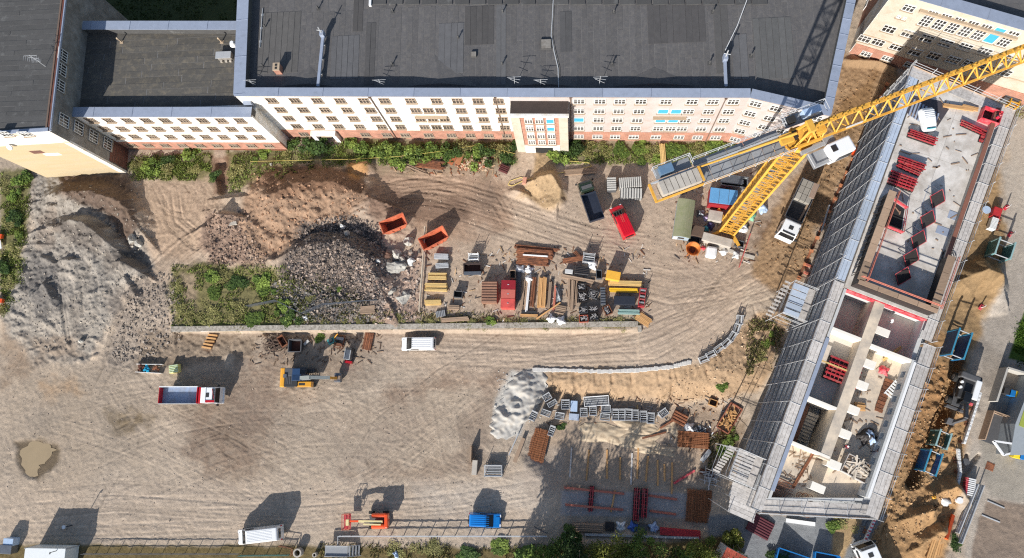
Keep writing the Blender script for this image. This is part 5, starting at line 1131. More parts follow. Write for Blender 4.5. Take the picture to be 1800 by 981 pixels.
def lorry(px, py, dz, rz, label, Ln, W, cabm, cat='truck'):
    g = GG(px, py, dz); z = gm(g.x, g.y); p = G(px, py, z+dz); p.z = z; t = thing('lorry', label, cat, p, rz); h = Ln/2
    B().box(-.3, 0, .85, Ln-.8, .9, .3).obj('chassis', M_dgrey, t, False)
    for x in (h-1.3, -h+2.4, -h+1.1):
        for s_ in (-1, 1): wheel(t, x, s_*(W/2-.2), .5, .34, s_)
    return t, h
def cab(t, h, W, m, Hc=2.95, lc=2.1, hatch=True, roofm=None):
    prof = [(h-lc, .75), (h-lc, Hc-.1), (h-lc+.2, Hc), (h-.55, Hc), (h-.30, Hc-.15), (h-.04, Hc*.62), (h, Hc*.5), (h, .6)]
    B().extr(prof, W, .92).obj('cab', m, t, False, bevel=.09, seg=3)
    B().add([(h-.30, -W*.40, Hc-.17), (h-.30, W*.40, Hc-.17), (h-.0, W*.44, Hc*.62), (h-.0, -W*.44, Hc*.62), (h-.4, -W*.40, Hc-.2), (h-.4, W*.40, Hc-.2), (h-.1, W*.44, Hc*.6), (h-.1, -W*.44, Hc*.6)], [(0, 1, 2, 3), (0, 3, 7, 4), (1, 5, 6, 2), (0, 4, 5, 1), (3, 2, 6, 7)]).obj('windscreen', M_cglass, t, False)
    if hatch: B().box(h-lc*.55, 0, Hc+.02, .55, .62, .05).obj('roof_hatch', M_plast, t, False, bevel=.03)
    B().box(h-.42, 0, Hc+.0, .22, W*.72, .1).obj('sun_visor', M_plast, t, False)
    for s_ in (-1, 1):
        B().box(h-.15, s_*(W/2+.18), Hc*.68, .16, .26, .5).obj('mirror', M_plast, t, False); B().box(h, s_*(W/2-.3), .95, .08, .4, .2).obj('headlight', M_lamp, t, False); B().box(h-.95, s_*(W/2+.005), Hc*.72, .9, .03, .6).obj('side_window', M_cglass, t, False)
    B().box(h+.03, 0, .65, .16, W*.96, .35).obj('bumper', m, t, False, bevel=.04)
def tub(t, x0, x1, W, z0, hh, m, mi, th=.08, ms=None):
    B().box((x0+x1)/2, 0, z0, x1-x0, W, .1).obj('bed_floor', mi, t, False)
    for s_ in (-1, 1): B().box((x0+x1)/2, s_*(W/2-th/2), z0+hh/2+.05, x1-x0, th, hh).obj('side_board', ms or m, t, False)
    B().box(x1-th/2, 0, z0+hh/2+.05, th, W-2*th-.01, hh).obj('head_board', m, t, False); B().box(x0+th/2, 0, z0+hh/2+.05, th, W-2*th-.01, hh).obj('tail_board', m, t, False)
M_bed = mat('worn_blue_steel_bed', rgb(140, 156, 182), .6, .0, var=.15, scale=2, dirt=rgb(140, 140, 146), dirt_amt=.4)
t, h = lorry(336, 695, 1.6, 0, 'red and white tipper truck with an empty steel tub, standing left of the excavator', 8.9, 2.45, M_lorry)
cab(t, h, 2.4, M_lorry, 3.0, 2.35); tub(t, -h, h-3.1, 2.5, 1.45, .95, M_lred, M_bed, ms=M_gwall); B().box(h-2.75, 0, 1.6, .55, 2.3, 1.4).obj('ram_cover', M_lred, t, False, bevel=.04)
B().box((-h+h-3.1)/2, 1.21, 2.49, h*2-3.1, .14, .05).obj('side_rail', M_lorry, t, False); B().box(h-.9, -.9, 3.04, 1.5, .35, .03).obj('red_stripe', M_lred, t, False); B().box(h-1.6, 0, 3.05, .2, 2.2, .06).obj('light_bar', M_lorry, t, False)
B().tube((h-.6, .9, 3.05), (h-.25, -.5, 3.05), .04, 5).obj('aerial', M_lred, t, False)
t, h = lorry(1402, 369, 1.6, R(-117), 'white flatbed truck loaded with grey slabs beside the scaffold', 9.0, 2.5, M_lorry)
cab(t, h, 2.45, M_lorry, 3.0, 2.3); tub(t, -h, h-2.9, 2.5, 1.15, .75, M_steel, mat('dark_truck_bed', rgb(64, 64, 66), .8, var=.15))
B().box(h-2.65, 0, 1.7, .3, 2.3, 1.5).obj('equipment_box', M_dgrey, t, False)
for k in range(9): B().box(-h+.6+(k // 3)*1.05, -.75+(k % 3)*.72, 1.62, .98, .66, .8).obj('slab_load', mat('slab_load', rgb(152, 146, 136), .85, var=.1, rand=.15), t, False)
B().box(-h+1.2, .85, 2.0, 2.2, .7, .25, .05).obj('board_load', mat('brown_board_load', rgb(150, 128, 112), .8), t, False); B().box(-.1, .9, 1.4, 3.2, .25, .15, -.04).obj('board_load', M_plank, t, False)
t, h = lorry(1038, 353, 1.4, R(107), 'dark tipper truck with a dark blue tub beside the red van', 6.0, 2.15, M_dump)
M_dcab = paint_mat('dark_green_paint', rgb(36, 48, 36)); cab(t, h, 2.1, M_dcab, 2.6, 1.7, False); tub(t, -h, h-1.9, 2.2, 1.0, .7, M_dump, M_dump)
B().box(h-1.2, 0, 2.63, .5, 1.5, .05).obj('roof_rack', M_dgrey, t, False)
t, h = lorry(1537, 985, 1.6, R(-70), 'white truck cab at the bottom edge of the earth track', 7.5, 2.5, M_lorry); 
t.location = G(1530, 1002, gm(*xy(G(1530, 1002, 0)))); cab_t = t; t.rotation_euler = (0, 0, R(110)); cab(t, h, 2.45, M_lorry, 2.9, 2.3); tub(t, -h, h-2.6, 2.5, 1.2, 1.0, M_steel, M_dgrey)

def tracks(t, Ln, W, tw, hh=.75):
    for s_ in (-1, 1):
        o = B().box(0, s_*(W/2-tw/2), hh/2, Ln, tw, hh).obj('track', M_plast, t, False, bevel=.2)
        for k in range(int(Ln/.32)): B().box(-Ln/2+.2+k*.32, s_*(W/2-tw/2), hh+.02, .12, tw+.02, .05).obj('track_shoe', M_dgrey, o, False)
# crawler excavator
p = GG(528, 664, 1.2); p.z = gm(p.x, p.y); t = thing('excavator', 'yellow crawler excavator with black engine deck and a grey boom pointing right', 'excavator', p, 0)
tracks(t, 4.0, 2.7, .6); B().box(-.2, 0, 1.0, 1.4, 1.4, .4).obj('turntable', M_dgrey, t, False)
B().extr([(-2.55, 1.1), (-2.75, 1.5), (-2.7, 2.0), (-2.45, 2.25), (-1.9, 2.3), (-1.9, 1.1)], 2.75).obj('counterweight', M_tyel_p, t, False, bevel=.12, seg=3)
B().box(-.95, -.6, 1.7, 1.9, 1.5, 1.2).obj('engine_deck', M_plast, t, False, bevel=.05); B().box(-1.3, .75, 1.75, 1.2, 1.15, 1.25).obj('engine_deck', M_dgrey, t, False, bevel=.05)
for k in range(4): B().box(-1.6+k*.25, -.3, 2.32, .12, 1.3, .04).obj('grille_slat', M_dgrey, t, False)
B().box(.75, -.98, 1.65, 2.5, .78, 1.0).obj('side_housing', M_tyel_p, t, False, bevel=.05); B().box(.65, -.98, 2.16, .9, .3, .03).obj('hand_rail', M_plast, t, False)
B().extr([(-.7, 1.1), (-.7, 2.75), (-.5, 2.85), (.7, 2.85), (1.15, 2.0), (1.2, 1.1)], 1.0).obj('operator_cab', mat('cab_blue_glass', rgb(40, 58, 84), .15, var=.2), t, False, bevel=.08); t.children[-1].location = (.2, .78, 0)
B().box(-1.75, .2, 2.4, .5, .5, .3).obj('exhaust_box', M_steel, t, False); B().box(.0, .78, 2.88, 1.1, .85, .05).obj('cab_roof', mat('cab_roof_blue', rgb(40, 66, 100), .4), t, False)
B().beam((-.2, -.1, 2.0), (2.6, -.1, 3.9), .5, .55).obj('boom', mat('grey_boom', rgb(150, 154, 150), .5, .2), t, False); B().beam((2.5, -.1, 3.9), (5.0, -.1, 3.0), .45, .5).obj('boom', bpy.data.materials['grey_boom'], t, False)
B().beam((4.7, -.1, 3.1), (5.3, -.1, 1.2), .35, .4).obj('dipper_arm', M_tyel_p, t, False)
for y in (-.35, .15): B().tube((.3, y, 2.4), (2.4, y, 3.4), .09, 8).obj('ram', M_steel, t, False)
q = B(); q.extr([(5.0, 1.2), (5.9, 1.1), (6.0, .6), (5.6, .2), (5.1, .3)], 1.3); q.obj('bucket', M_steel, t, False, bevel=.05); B().box(5.5, .0, 1.15, .8, .5, .15).obj('coupler', M_plank, t, False)
p = GG(613, 626, .8); p.z = gm(p.x, p.y); t = thing('breaker_attachment', 'grey excavator attachment with a red foot standing behind the excavator bucket', 'attachment', p, R(82))
B().box(.2, 0, .8, 1.5, .85, 1.4).obj('housing', M_steel, t, False, bevel=.06); B().box(-.85, 0, .35, .35, 1.1, .6).obj('foot', M_lred, t, False); B().box(1.0, -.1, .9, .3, .9, 1.7).obj('mount', M_plast, t, False)
for y in (-.4, .4): B().box(.3, y, 1.55, 1.7, .1, .12).obj('rail', M_met, t, False)
# boom lift
p = GG(665, 914, .7); p.z = gm(p.x, p.y); t = thing('boom_lift', 'orange boom lift with a cream arm and red basket beside the railing', 'boom lift', p, R(182))
B().box(0, 0, .75, 2.3, 1.3, .5).obj('undercarriage', M_dgrey, t, False)
for x in (-1.0, 1.0):
    for s_ in (-1, 1): wheel(t, x, s_*1.0, .42, .32, s_)
B().tube((-.2, 0, 1.0), (-.2, 0, 1.25), .9, 16).obj('turntable', M_dgrey, t, False)
for s_ in (-1, 1): B().box(-.35, s_*.72, 1.6, 2.0, .62, .9).obj('hood', M_orange, t, False, bevel=.22, seg=3)
B().box(-1.45, 0, 1.6, .5, 1.9, 1.0).obj('counterweight', M_orange, t, False, bevel=.12); M_arm = mat('cream_arm', rgb(222, 204, 150), .5)
B().beam((-1.0, .05, 2.1), (2.3, -.1, 2.2), .3, .35).obj('arm', M_arm, t, False); B().beam((-.8, .4, 2.3), (1.6, .3, 2.35), .18, .22).obj('arm', M_arm, t, False); B().beam((2.2, -.1, 2.2), (3.6, -.1, 2.0), .24, .28).obj('fly_jib', M_orange, t, False)
q = B()
for z in (1.2, 1.7, 2.2):
    for a, b_ in (((3.7, -1), (4.7, -1)), ((4.7, -1), (4.7, 1)), ((4.7, 1), (3.7, 1)), ((3.7, 1), (3.7, -1))): q.tube((*a, z), (*b_, z), .035, 5)
for a in ((3.7, -1), (4.7, -1), (4.7, 1), (3.7, 1), (4.2, 1), (4.2, -1)): q.tube((*a, 1.2), (*a, 2.2), .035, 5)
q.obj('basket_rails', M_pink, t, False); B().box(4.2, 0, 1.2, 1.0, 2.0, .06).obj('basket_floor', M_red, t, False); B().box(3.9, .05, 2.0, .4, .8, .5).obj('control_box', M_arm, t, False)
# wheeled excavator by the trench
p = GG(1690, 688, 1.0); p.z = gm(p.x, p.y); t = thing('wheeled_excavator', 'white and black wheeled excavator standing over the trench beside the paved road', 'excavator', p, R(-112))
for x in (-1.6, 1.5):
    for s_ in (-1, 1): wheel(t, x, s_*1.05, .6, .5, s_)
B().box(0, 0, .9, 4.2, 1.6, .5).obj('undercarriage', M_dgrey, t, False); B().box(2.4, 0, .6, .3, 2.4, .7).obj('dozer_blade', M_dgrey, t, False)
B().box(-.6, .25, 1.9, 3.6, 2.3, .9).obj('upper_body', M_plast, t, False, bevel=.15, seg=3); B().box(-.5, 1.0, 2.45, 2.6, .75, .5).obj('engine_cover', M_lorry, t, False, bevel=.12, seg=3); B().box(-1.9, -.1, 2.1, .9, 2.4, 1.1).obj('counterweight', M_dgrey, t, False, bevel=.2, seg=3)
for k in (-.2, .35): B().tube((-.6+k*1.3, -1.0, 2.4), (-.6+k*1.3, -1.0, 2.75), .18, 10).obj('air_filter', M_wht, t, False)
B().extr([(.2, 1.5), (.2, 3.0), (.4, 3.1), (1.5, 3.1), (1.9, 2.2), (1.9, 1.5)], .95).obj('operator_cab', M_cglass, t, False, bevel=.08); t.children[-1].location = (0, -.6, 0)
B().beam((1.0, .3, 2.2), (3.6, .3, 3.4), .4, .45).obj('boom', M_dgrey, t, False); B().beam((3.6, .3, 3.4), (4.2, .3, .6), .35, .35).obj('dipper_arm', M_dgrey, t, False); B().extr([(3.8, .9), (4.6, .7), (4.6, .1), (4.0, -.1)], 1.0).obj('bucket', M_dgrey, t, False, bevel=.05); t.children[-1].location = (0, .3, 0); B().box(1.4, .9, 2.2, .3, .5, .3).obj('red_lamp_box', M_redb, t, False)

# ================================================================ SKIPS, BOXES, STORES
def skip(px, py, dz, Ln, W, Hh, rz, m, mi, label, cat='skip', name='skip', flare=.18, group=None, fill=None):
    g = GG(px, py, dz); z = gz(g.x, g.y); g = G(px, py, z+dz); g.z = max(gz(g.x+dx_, g.y+dy_) for dx_, dy_ in ((0, 0), (.9, .4), (-.9, -.4), (.4, -.7), (-.4, .7))) if name == 'skip' and dz > 1.2 else z; t = thing(name, label, cat, g, rz, group)
    b0 = [(-Ln/2+flare*3, -W/2+.1), (Ln/2-flare*3, -W/2+.1), (Ln/2-flare*3, W/2-.1), (-Ln/2+flare*3, W/2-.1)]; b1 = [(-Ln/2, -W/2), (Ln/2, -W/2), (Ln/2, W/2), (-Ln/2, W/2)]
    th = .07
    for i in range(4):
        j = (i+1) % 4; c0 = Vector((0, 0)); a0, a1, c1, c2 = Vector(b0[i]), Vector(b0[j]), Vector(b1[j]), Vector(b1[i]); d = (a1-a0).normalized(); n = Vector((-d.y, d.x))*th
        q = B().add([(*a0, .1), (*a1, .1), (*c1, Hh), (*c2, Hh), (*(a0+n), .1), (*(a1+n), .1), (*(c1+n), Hh), (*(c2+n), Hh)], [(3, 2, 1, 0), (4, 5, 6, 7), (0, 1, 5, 4), (1, 2, 6, 5), (2, 3, 7, 6), (3, 0, 4, 7)])
        q.obj('side', m, t, False)
        B().beam((*c2, Hh), (*c1, Hh), .14, .12).obj('rim', m, t, False)
        for k in range(1, int((c1-c2).length/1.0)): 
            f = k/int((c1-c2).length/1.0); u = a0.lerp(a1, f)-n*.6; v_ = c2.lerp(c1, f)-n*.6; B().beam((*u, .12), (*v_, Hh-.05), .1, .08, (d.x, d.y, 0)).obj('rib', m, t, False)
    B().prism(b0, .06, .14).obj('bottom', mi, t, False)
    if fill is not None:
        B().prism([tuple(Vector(p_)*.93) for p_ in b1], .15, Hh*.75).obj('load', M_plank, t, False)
        ch_ = B().box(0, 0, 0, 1.1, .14, .1).mesh('scrap_board', fill)
        for k in range(50): link('scrap_board', ch_, t, (RNG.uniform(-.36, .36)*Ln, RNG.uniform(-.34, .34)*W, Hh*.78+RNG.uniform(0, .25)), (RNG.uniform(-.2, .2), RNG.uniform(-.25, .25), RNG.uniform(0, 3.1)), (RNG.uniform(.4, 1.0), 1, 1))
    return t
M_oskip = mat('orange_skip_paint', rgb(210, 116, 82), .6, var=.15, scale=1.5, dirt=rgb(150, 70, 48), dirt_amt=.5); M_skin = mat('rusty_skip_inside', rgb(96, 58, 44), .9, var=.25)
M_oin = mat('orange_brown_inside', rgb(170, 96, 58), .8, var=.2)
skip(692, 394, 1.4, 3.7, 1.85, 1.6, R(22), M_oskip, M_skin, 'orange skip standing apart beside the dark rubble heap', group='orange skips')
skip(762, 419, 1.4, 4.0, 1.9, 1.6, R(28), M_oskip, M_skin, 'orange skip touching the long pale pole', group='orange skips')
skip(1282, 735, 1.0, 3.9, 1.75, 1.2, R(57), mat('rust_brown_skip', rgb(150, 92, 70), .8, var=.2), M_skin, 'rust brown skip heaped with waste wood at the foot of the slope', flare=.05, fill=M_timber)
skip(831, 473, .5, 2.5, 1.5, .8, 0, mat('dark_skip_steel', rgb(60, 48, 46), .7), M_skin, 'low dark skip with a bright front edge between the stores', flare=.02)
b_ = GG(831, 481, .8); B().box(b_.x, b_.y, b_.z+.3, 2.5, .5, .06).obj('bright_plate', M_steel); tag(bpy.data.objects['bright_plate'], 'bright steel plate in front of the low dark skip', 'steel plate')
def crate(px, py, sx, sy, h, rz, label, m, cat='crate', name='crate', lid=None, group=None, open_=False, mi=None, ridges=0, bevel=.02, rm=None, dz=None):
    z = gm(*xy(GG(px, py))); g = G(px, py, z+h); g.z = z; t = thing(name, label, cat, g, rz, group)
    if open_:
        for x, y, a, b2 in ((0, sy/2-.03, sx, .06), (0, -sy/2+.03, sx, .06), (sx/2-.03, 0, .06, sy-.13), (-sx/2+.03, 0, .06, sy-.13)): B().box(x, y, h/2, a, b2, h).obj('side', m, t, False)
        B().box(0, 0, .08, sx-.14, sy-.14, .1).obj('bottom', mi or M_ply, t, False)
    else: B().box(0, 0, h/2, sx, sy, h).obj('body', m, t, False, bevel=bevel)
    if lid: B().box(0, 0, h+.03, sx+.06, sy+.06, .06).obj('lid', lid, t, False, bevel=.02)
    for i in range(ridges): B().box(0, -sy/2+sy*(i+.5)/ridges, h+.03+(0.06 if lid else 0), sx*.98, sy/ridges*.5, .10).obj('ridge', rm or m, t, False, bevel=.02)
    return t
M_brownr = mat('brown_corrugated_sheet', rgb(140, 104, 84), .75, var=.18, scale=2, rand=.1)
crate(860, 513, 2.2, 3.1, 1.5, R(-1), 'brown container with a corrugated roof beside the red one', M_brownr, 'container', 'store_container', ridges=8)
t = crate(893, 517, 1.95, 4.0, 1.6, R(-2), 'red tool container with three lid sections', M_vred if False else mat('faded_red_paint', rgb(206, 84, 76), .6, var=.12, dirt=rgb(160, 60, 56), dirt_amt=.4), 'container', 'tool_container')
for k, (y, m_) in enumerate(((-1.3, 'faded_red_paint'), (0.02, None), (1.35, 'dark'))): B().box(0, y, 1.63+.01*k, 1.98, 1.26, .07).obj('lid', {0: MATS['faded_red_paint'], 1: mat('pinkish_lid', rgb(186, 96, 84), .7, var=.12), 2: mat('dark_red_lid', rgb(140, 30, 40), .5)}[k], t, False); B().box(0, y, 1.69+.01*k, .22, .1, .05).obj('handle', M_met, t, False)
crate(1078, 484, 1.9, 1.15, 1.7, R(-12), 'yellow tool box standing alone beside the yellow beams', mat('tool_box_yellow', rgb(226, 170, 62), .5, var=.08), 'tool box', 'tool_box', lid=mat('tool_box_yellow', rgb(226, 170, 62)))
crate(805, 517, 1.25, .95, .9, R(-5), 'small dark open box between the timber stacks and the brown container', M_dgrey, 'box', open_=True, mi=M_ply)
crate(901, 482, .8, 1.2, .9, 0, 'narrow brown crate with a teal bag inside behind the red container', M_plank, open_=True)
crate(1000, 477, 1.1, .6, .7, R(-8), 'pale grey lidded box at the left of the dark rack', M_gwall); crate(1023, 475, 2.0, 1.2, .5, R(-8), 'dark rack of plates under the white bag', M_dgrey, ridges=5, rm=M_ply, name='plate_rack', cat='rack'); crate(1053, 482, .8, 1.3, .9, 0, 'open steel frame box right of the dark rack', M_steel, open_=True)
M_fibre = mat('grey_fibre_sheet', rgb(186, 184, 178), .8, var=.08, rand=.06)
def stackr(px, py, sx, sy, h, n, label, m, rz=0, ax=0):
    z = gm(*xy(GG(px, py))); g = G(px, py, z+h); g.z = z; t = thing('precast_stack', label, 'stack of units', g, rz, 'stacks of ribbed grey units'); B().box(0, 0, h/2, sx, sy, h*.8).obj('core', M_dgrey, t, False)
    for i in range(n):
        if ax == 0: B().box(-sx/2+sx*(i+.5)/n, 0, h/2, sx/n*.62, sy, h).obj('unit', m, t, False)
        else: B().box(0, -sy/2+sy*(i+.5)/n, h/2, sx, sy/n*.62, h).obj('unit', m, t, False)
stackr(1075, 323, 1.3, 2.0, 1.2, 6, 'short stack of ribbed units, leftmost of the grey stacks by the dark truck', M_fibre, 0, 1); stackr(1108, 320, 3.2, 1.45, 1.5, 11, 'long stack of ribbed grey units under the counter jib, the upper one', M_fibre, R(2)); stackr(1110, 339, 3.1, 1.4, 1.3, 8, 'long stack of ribbed grey units above the red van, the lower one', M_fibre, R(-3))
# site wagon
z = 0; g = G(1203, 383, 2.6); g.z = 0; t = thing('site_wagon', 'site wagon with a curved olive roof beside the crane base', 'site wagon', g, R(80)); M_olive = mat('olive_tarred_roof', rgb(140, 140, 112), .85, var=.12, scale=1.2, dirt=rgb(120, 124, 90), dirt_amt=.6)
B().box(0, 0, 1.45, 5.3, 2.2, 1.9).obj('body', mat('pale_blue_boards', rgb(150, 164, 174), .7, var=.1), t, False); pr_ = [(2.4*math.sin(a), 2.45+.35*math.cos(a)-.3) for a in ()]
arc = [(-1.2+2.4*i/8, 2.42+.36*math.sin(math.pi*i/8)) for i in range(9)]; n = len(arc); q = B(); q.add([(-2.75, y, zz) for y, zz in arc]+[(2.75, y, zz) for y, zz in arc]+[(-2.75, y, zz-.08) for y, zz in arc]+[(2.75, y, zz-.08) for y, zz in arc], [(i, n+i, n+i+1, i+1) for i in range(n-1)]+[(2*n+i+1, 3*n+i+1, 3*n+i, 2*n+i) for i in range(n-1)]+[(i, i+1, 2*n+i+1, 2*n+i) for i in range(n-1)]+[(n+i+1, n+i, 3*n+i, 3*n+i+1) for i in range(n-1)]); q.obj('roof', M_olive, t, False)
for x in (-1.7, 1.7):
    for s_ in (-1, 1): wheel(t, x, s_*.9, .35, .25, s_)
B().box(-2.66, 0, 1.5, .05, .9, .7).obj('window', M_cglass, t, False); B().box(-2.9, 0, .5, .7, 1.0, .1).obj('step', M_plank, t, False); B().box(-2.68, .75, 1.3, .05, .6, 1.5).obj('door', M_gwall, t, False)
# things heaped round the crane foot
g = G(1272, 346, 2.2); g.z = 0; t = thing('tarped_container', 'red container under a sky blue sheet behind the crane mast', 'container', g, R(-9)); B().box(0, 0, 1.0, 3.7, 2.4, 2.0).obj('body', mat('deep_red_side', rgb(150, 36, 44), .6), t, False); B().box(0, .1, 2.05, 3.75, 2.2, .1).obj('cover_sheet', mat('sky_blue_sheet', rgb(96, 152, 198), .5, var=.08, scale=1.5), t, False, bevel=.03)
for k in (-.6, .7): B().box(k, .1, 2.11, .04, 2.2, .03).obj('strap', M_dgrey, t, False)
crate(1292, 318, 3.6, 1.6, 1.4, R(-9), 'grey slatted pipe rack behind the blue sheeted container', M_grid, 'rack', 'pipe_rack', open_=True, ridges=0)
timbers(1286, 316, 1.2, 3.2, 1.3, 7, 1, R(-9), 'grey pipes lying in the slatted rack behind the blue sheet', M_steel, 'pipes', 'pipe_stack')
crate(1261, 421, 4.1, 1.2, 1.3, R(-17), 'long white concrete ballast block at the foot of the crane mast', M_conc, 'ballast block', 'ballast_block', bevel=.05)
t = bpy.context.scene.objects[-1]
crate(1258, 379, 1.9, 1.5, 1.0, R(-12), 'square pale concrete block left of the crane mast', M_conc, 'ballast block', 'ballast_block', bevel=.05); crate(1227, 406, 1.6, 1.5, 1.2, R(-14), 'dark brown box between the site wagon and the white ballast block', mat('dark_brown_box', rgb(92, 74, 62), .8), 'box')
crate(1220, 421, 1.6, .9, .8, R(-14), 'black crate full of scrap beside the orange concrete bucket', M_dgrey, open_=True); crate(1300, 428, 1.2, .9, .7, R(-14), 'open steel box at the right end of the white ballast block', M_steel, open_=True)
q = B(); g = G(1218, 438, 1.0); g.z = 0; t = thing('concrete_bucket', 'round orange concrete bucket with an open mouth', 'concrete bucket', g)
n = 20; v = [(math.cos(6.283*i/n)*r, math.sin(6.283*i/n)*r, z) for r, z in ((.55, .3), (1.02, 1.35), (.92, 1.35), (.42, .45)) for i in range(n)]; q.add(v, [(k*n+i, k*n+(i+1) % n, (k+1)*n+(i+1) % n, (k+1)*n+i) for k in range(3) for i in range(n)]+[tuple(3*n+i for i in range(n))]); q.obj('hopper', mat('bucket_orange', rgb(206, 124, 58), .6, var=.15, dirt=rgb(150, 84, 44), dirt_amt=.5), t, False)
for i in range(4): a = .8+i*1.57; B().tube((.95*math.cos(a), .95*math.sin(a), 1.2), (1.05*math.cos(a), 1.05*math.sin(a), 0), .06, 6).obj('leg', MATS['bucket_orange'], t, False)
B().tube((0, 0, .4), (0, 0, .5), .42, 12).obj('mouth', M_skin, t, False)
for px, py, r, lb, m_ in ((1250, 444, .85, 'white plastic tank with a teal stripe below the ballast block', M_wht),): t = one('water_tank', B().box(0, 0, .6, 1.5, 1.6, 1.2), m_, lb, 'tank', G(px, py, .6)-Vector((0, 0, .6)), R(-10), bevel=.3)
for k, (px, py, s_, lb, m_) in enumerate(((1306, 402, 1.3, 'torn grey white sack right of the crane mast', M_wht), (1272, 443, 1.0, 'round white sack right of the white tank', M_wht), (1294, 448, 1.1, 'grey white tub of rubble at the end of the concrete slab', M_gwall), (1340, 367, 1.4, 'pale blue sheet draped over a pump by the puddle', M_tarpb), (1318, 379, 1.5, 'white and green sack heap behind the mast', mat('green_white_sack', rgb(120, 170, 140), .6)), (1242, 384, .9, 'lilac sack beside the crane ballast', mat('lilac_sack', rgb(190, 170, 200), .6)), (1249, 397, 1.1, 'dark violet sack between the ballast blocks', mat('violet_sack', rgb(60, 50, 92), .6)), (1241, 402, .8, 'teal tub between the ballast blocks', mat('teal_tub', rgb(70, 160, 170), .5)), (1236, 436, .6, 'small red canister beside the orange bucket', M_redb), (1232, 374, 1.1, 'heap of grey scrap beside the site wagon', M_steel))):
    rag(px, py, None, s_, s_*.9, .6*s_, lb, m_, k*.7, 'sack', 'sack', 10, 20+k, 'sacks and tubs round the crane foot')
B().beam(G(1319, 411, 1.0), G(1299, 470, .4), .12, .5).obj('red_board', mat('salmon_board', rgb(176, 92, 84), .7, var=.12)); tag(bpy.data.objects['red_board'], 'long salmon red board on edge right of the crane foot', 'board')
B().box(*G(1290, 443, .08), 5.8, .5, .14, R(-18)).obj('concrete_strip', M_conc); tag(bpy.data.objects['concrete_strip'], 'narrow pale concrete strip in front of the sacks', 'concrete strip')
# storage yard stacks
W_ = 'stacks of material in the storage yard'
for px, py, ln, wd, n, ly, a, lb, m_ in (
    (777, 452, 2.1, .8, 5, 5, -3, 'pale steel channels, northernmost of the short stacks', M_met), (778, 468, 1.9, .75, 4, 5, 2, 'pale steel tubes with looped ends, second of the short stacks', M_met),
    (770, 487, 2.7, 1.0, 6, 6, -2, 'yellow timber beams under a brown board', M_tyel), (768, 506, 3.2, 1.15, 7, 6, -2, 'broadest stack of yellow timber beams', M_tyel), (762, 532, 2.4, .9, 6, 4, 1, 'palest stack of yellow timber beams, nearest the wall', M_tyel),
    (798, 541, 1.7, .7, 3, 4, -2, 'small stack of brown boards near the wall', M_plank), (775, 552, .9, 1.4, 6, 2, 100, 'grey slatted pallet leaning near the wall', M_grid), (800, 562, 4.0, .6, 3, 3, 3, 'long brown boards lying along the wall', M_plank),
    (912, 503, 4.2, .7, 4, 3, 88, 'dark grey panels on edge right of the red container', M_dgrey), (921, 520, 4.6, .9, 6, 1, 84, 'loose brown battens beside the dark panels', M_plank), (928, 521, 4.4, .35, 2, 2, 84, 'narrow row of white wrapped battens', M_wht), (937, 514, 4.2, .55, 2, 4, 84, 'two orange brown beams right of the white battens', M_rust), (953, 515, 4.3, 1.15, 6, 5, 86, 'broad stack of pale orange timber', M_timber), (966, 520, 3.8, .4, 3, 4, 85, 'narrow stack of tan timber', M_plank), (975, 524, 3.4, .3, 2, 2, 84, 'pinkish boards left of the wrapped roll', M_pink),
    (1000, 513, 4.0, .3, 2, 3, 88, 'narrow dark brown planks', M_plank), (1006, 520, 4.4, .5, 3, 4, 86, 'dark brown planks left of the scrap boxes', M_plank), (1013, 515, 3.6, .3, 2, 3, 86, 'thin brown planks touching the scrap boxes', M_plank),
    (1015, 491, 4.6, .5, 2, 4, -12, 'long tan beams lying across above the scrap boxes', M_plank), (1055, 489, 2.6, .25, 2, 2, -5, 'short tan boards above the scrap boxes', M_plank), (1098, 499, 4.6, .7, 4, 5, -3, 'long yellow beams, upper stack below the yellow tool box', M_tyel), (1096, 511, 4.0, .6, 3, 3, -2, 'bright yellow beams behind the black platform', mat('bright_yellow_beam', rgb(226, 180, 40), .6, rand=.15)),
    (1105, 549, 3.0, .7, 5, 3, -2, 'greenish glass like strips below the black platform', mat('pale_green_strip', rgb(150, 178, 170), .3)), (930, 549, 2.2, .35, 2, 2, -2, 'black pipes lying near the wall', M_plast), (930, 555, 2.6, .4, 3, 1, -3, 'pale boards near the wall below the black pipes', M_timber), (985, 545, 1.5, 1.3, 5, 2, -12, 'tan pallet tilted on the long board', M_plank), (965, 546, 4.2, .2, 1, 2, 34, 'long tan board lying askew before the pallet', M_timber),
    (944, 437, 6.4, .5, 2, 2, -7, 'single rusty girder at the north edge of the yard', M_rust), (940, 447, 5.2, 1.3, 5, 4, -6, 'heap of rusty girders, the upper bundle', M_rust), (936, 460, 4.6, 1.2, 5, 4, -5, 'heap of rusty girders, the lower bundle', M_rust), (942, 451, 3.6, .2, 1, 6, -5, 'pale pole lying on the rusty girders', M_wht), (1008, 457, 3.0, .7, 4, 3, 8, 'small heap of rusty bars', M_rust), (1016, 450, 1.6, .5, 3, 3, -52, 'short rusty offcuts lying askew', M_rust)):
    timbers(px, py, None, ln, wd, n, ly, R(a), lb, m_, group=W_, gap=.12 if ln > 2 else .3)
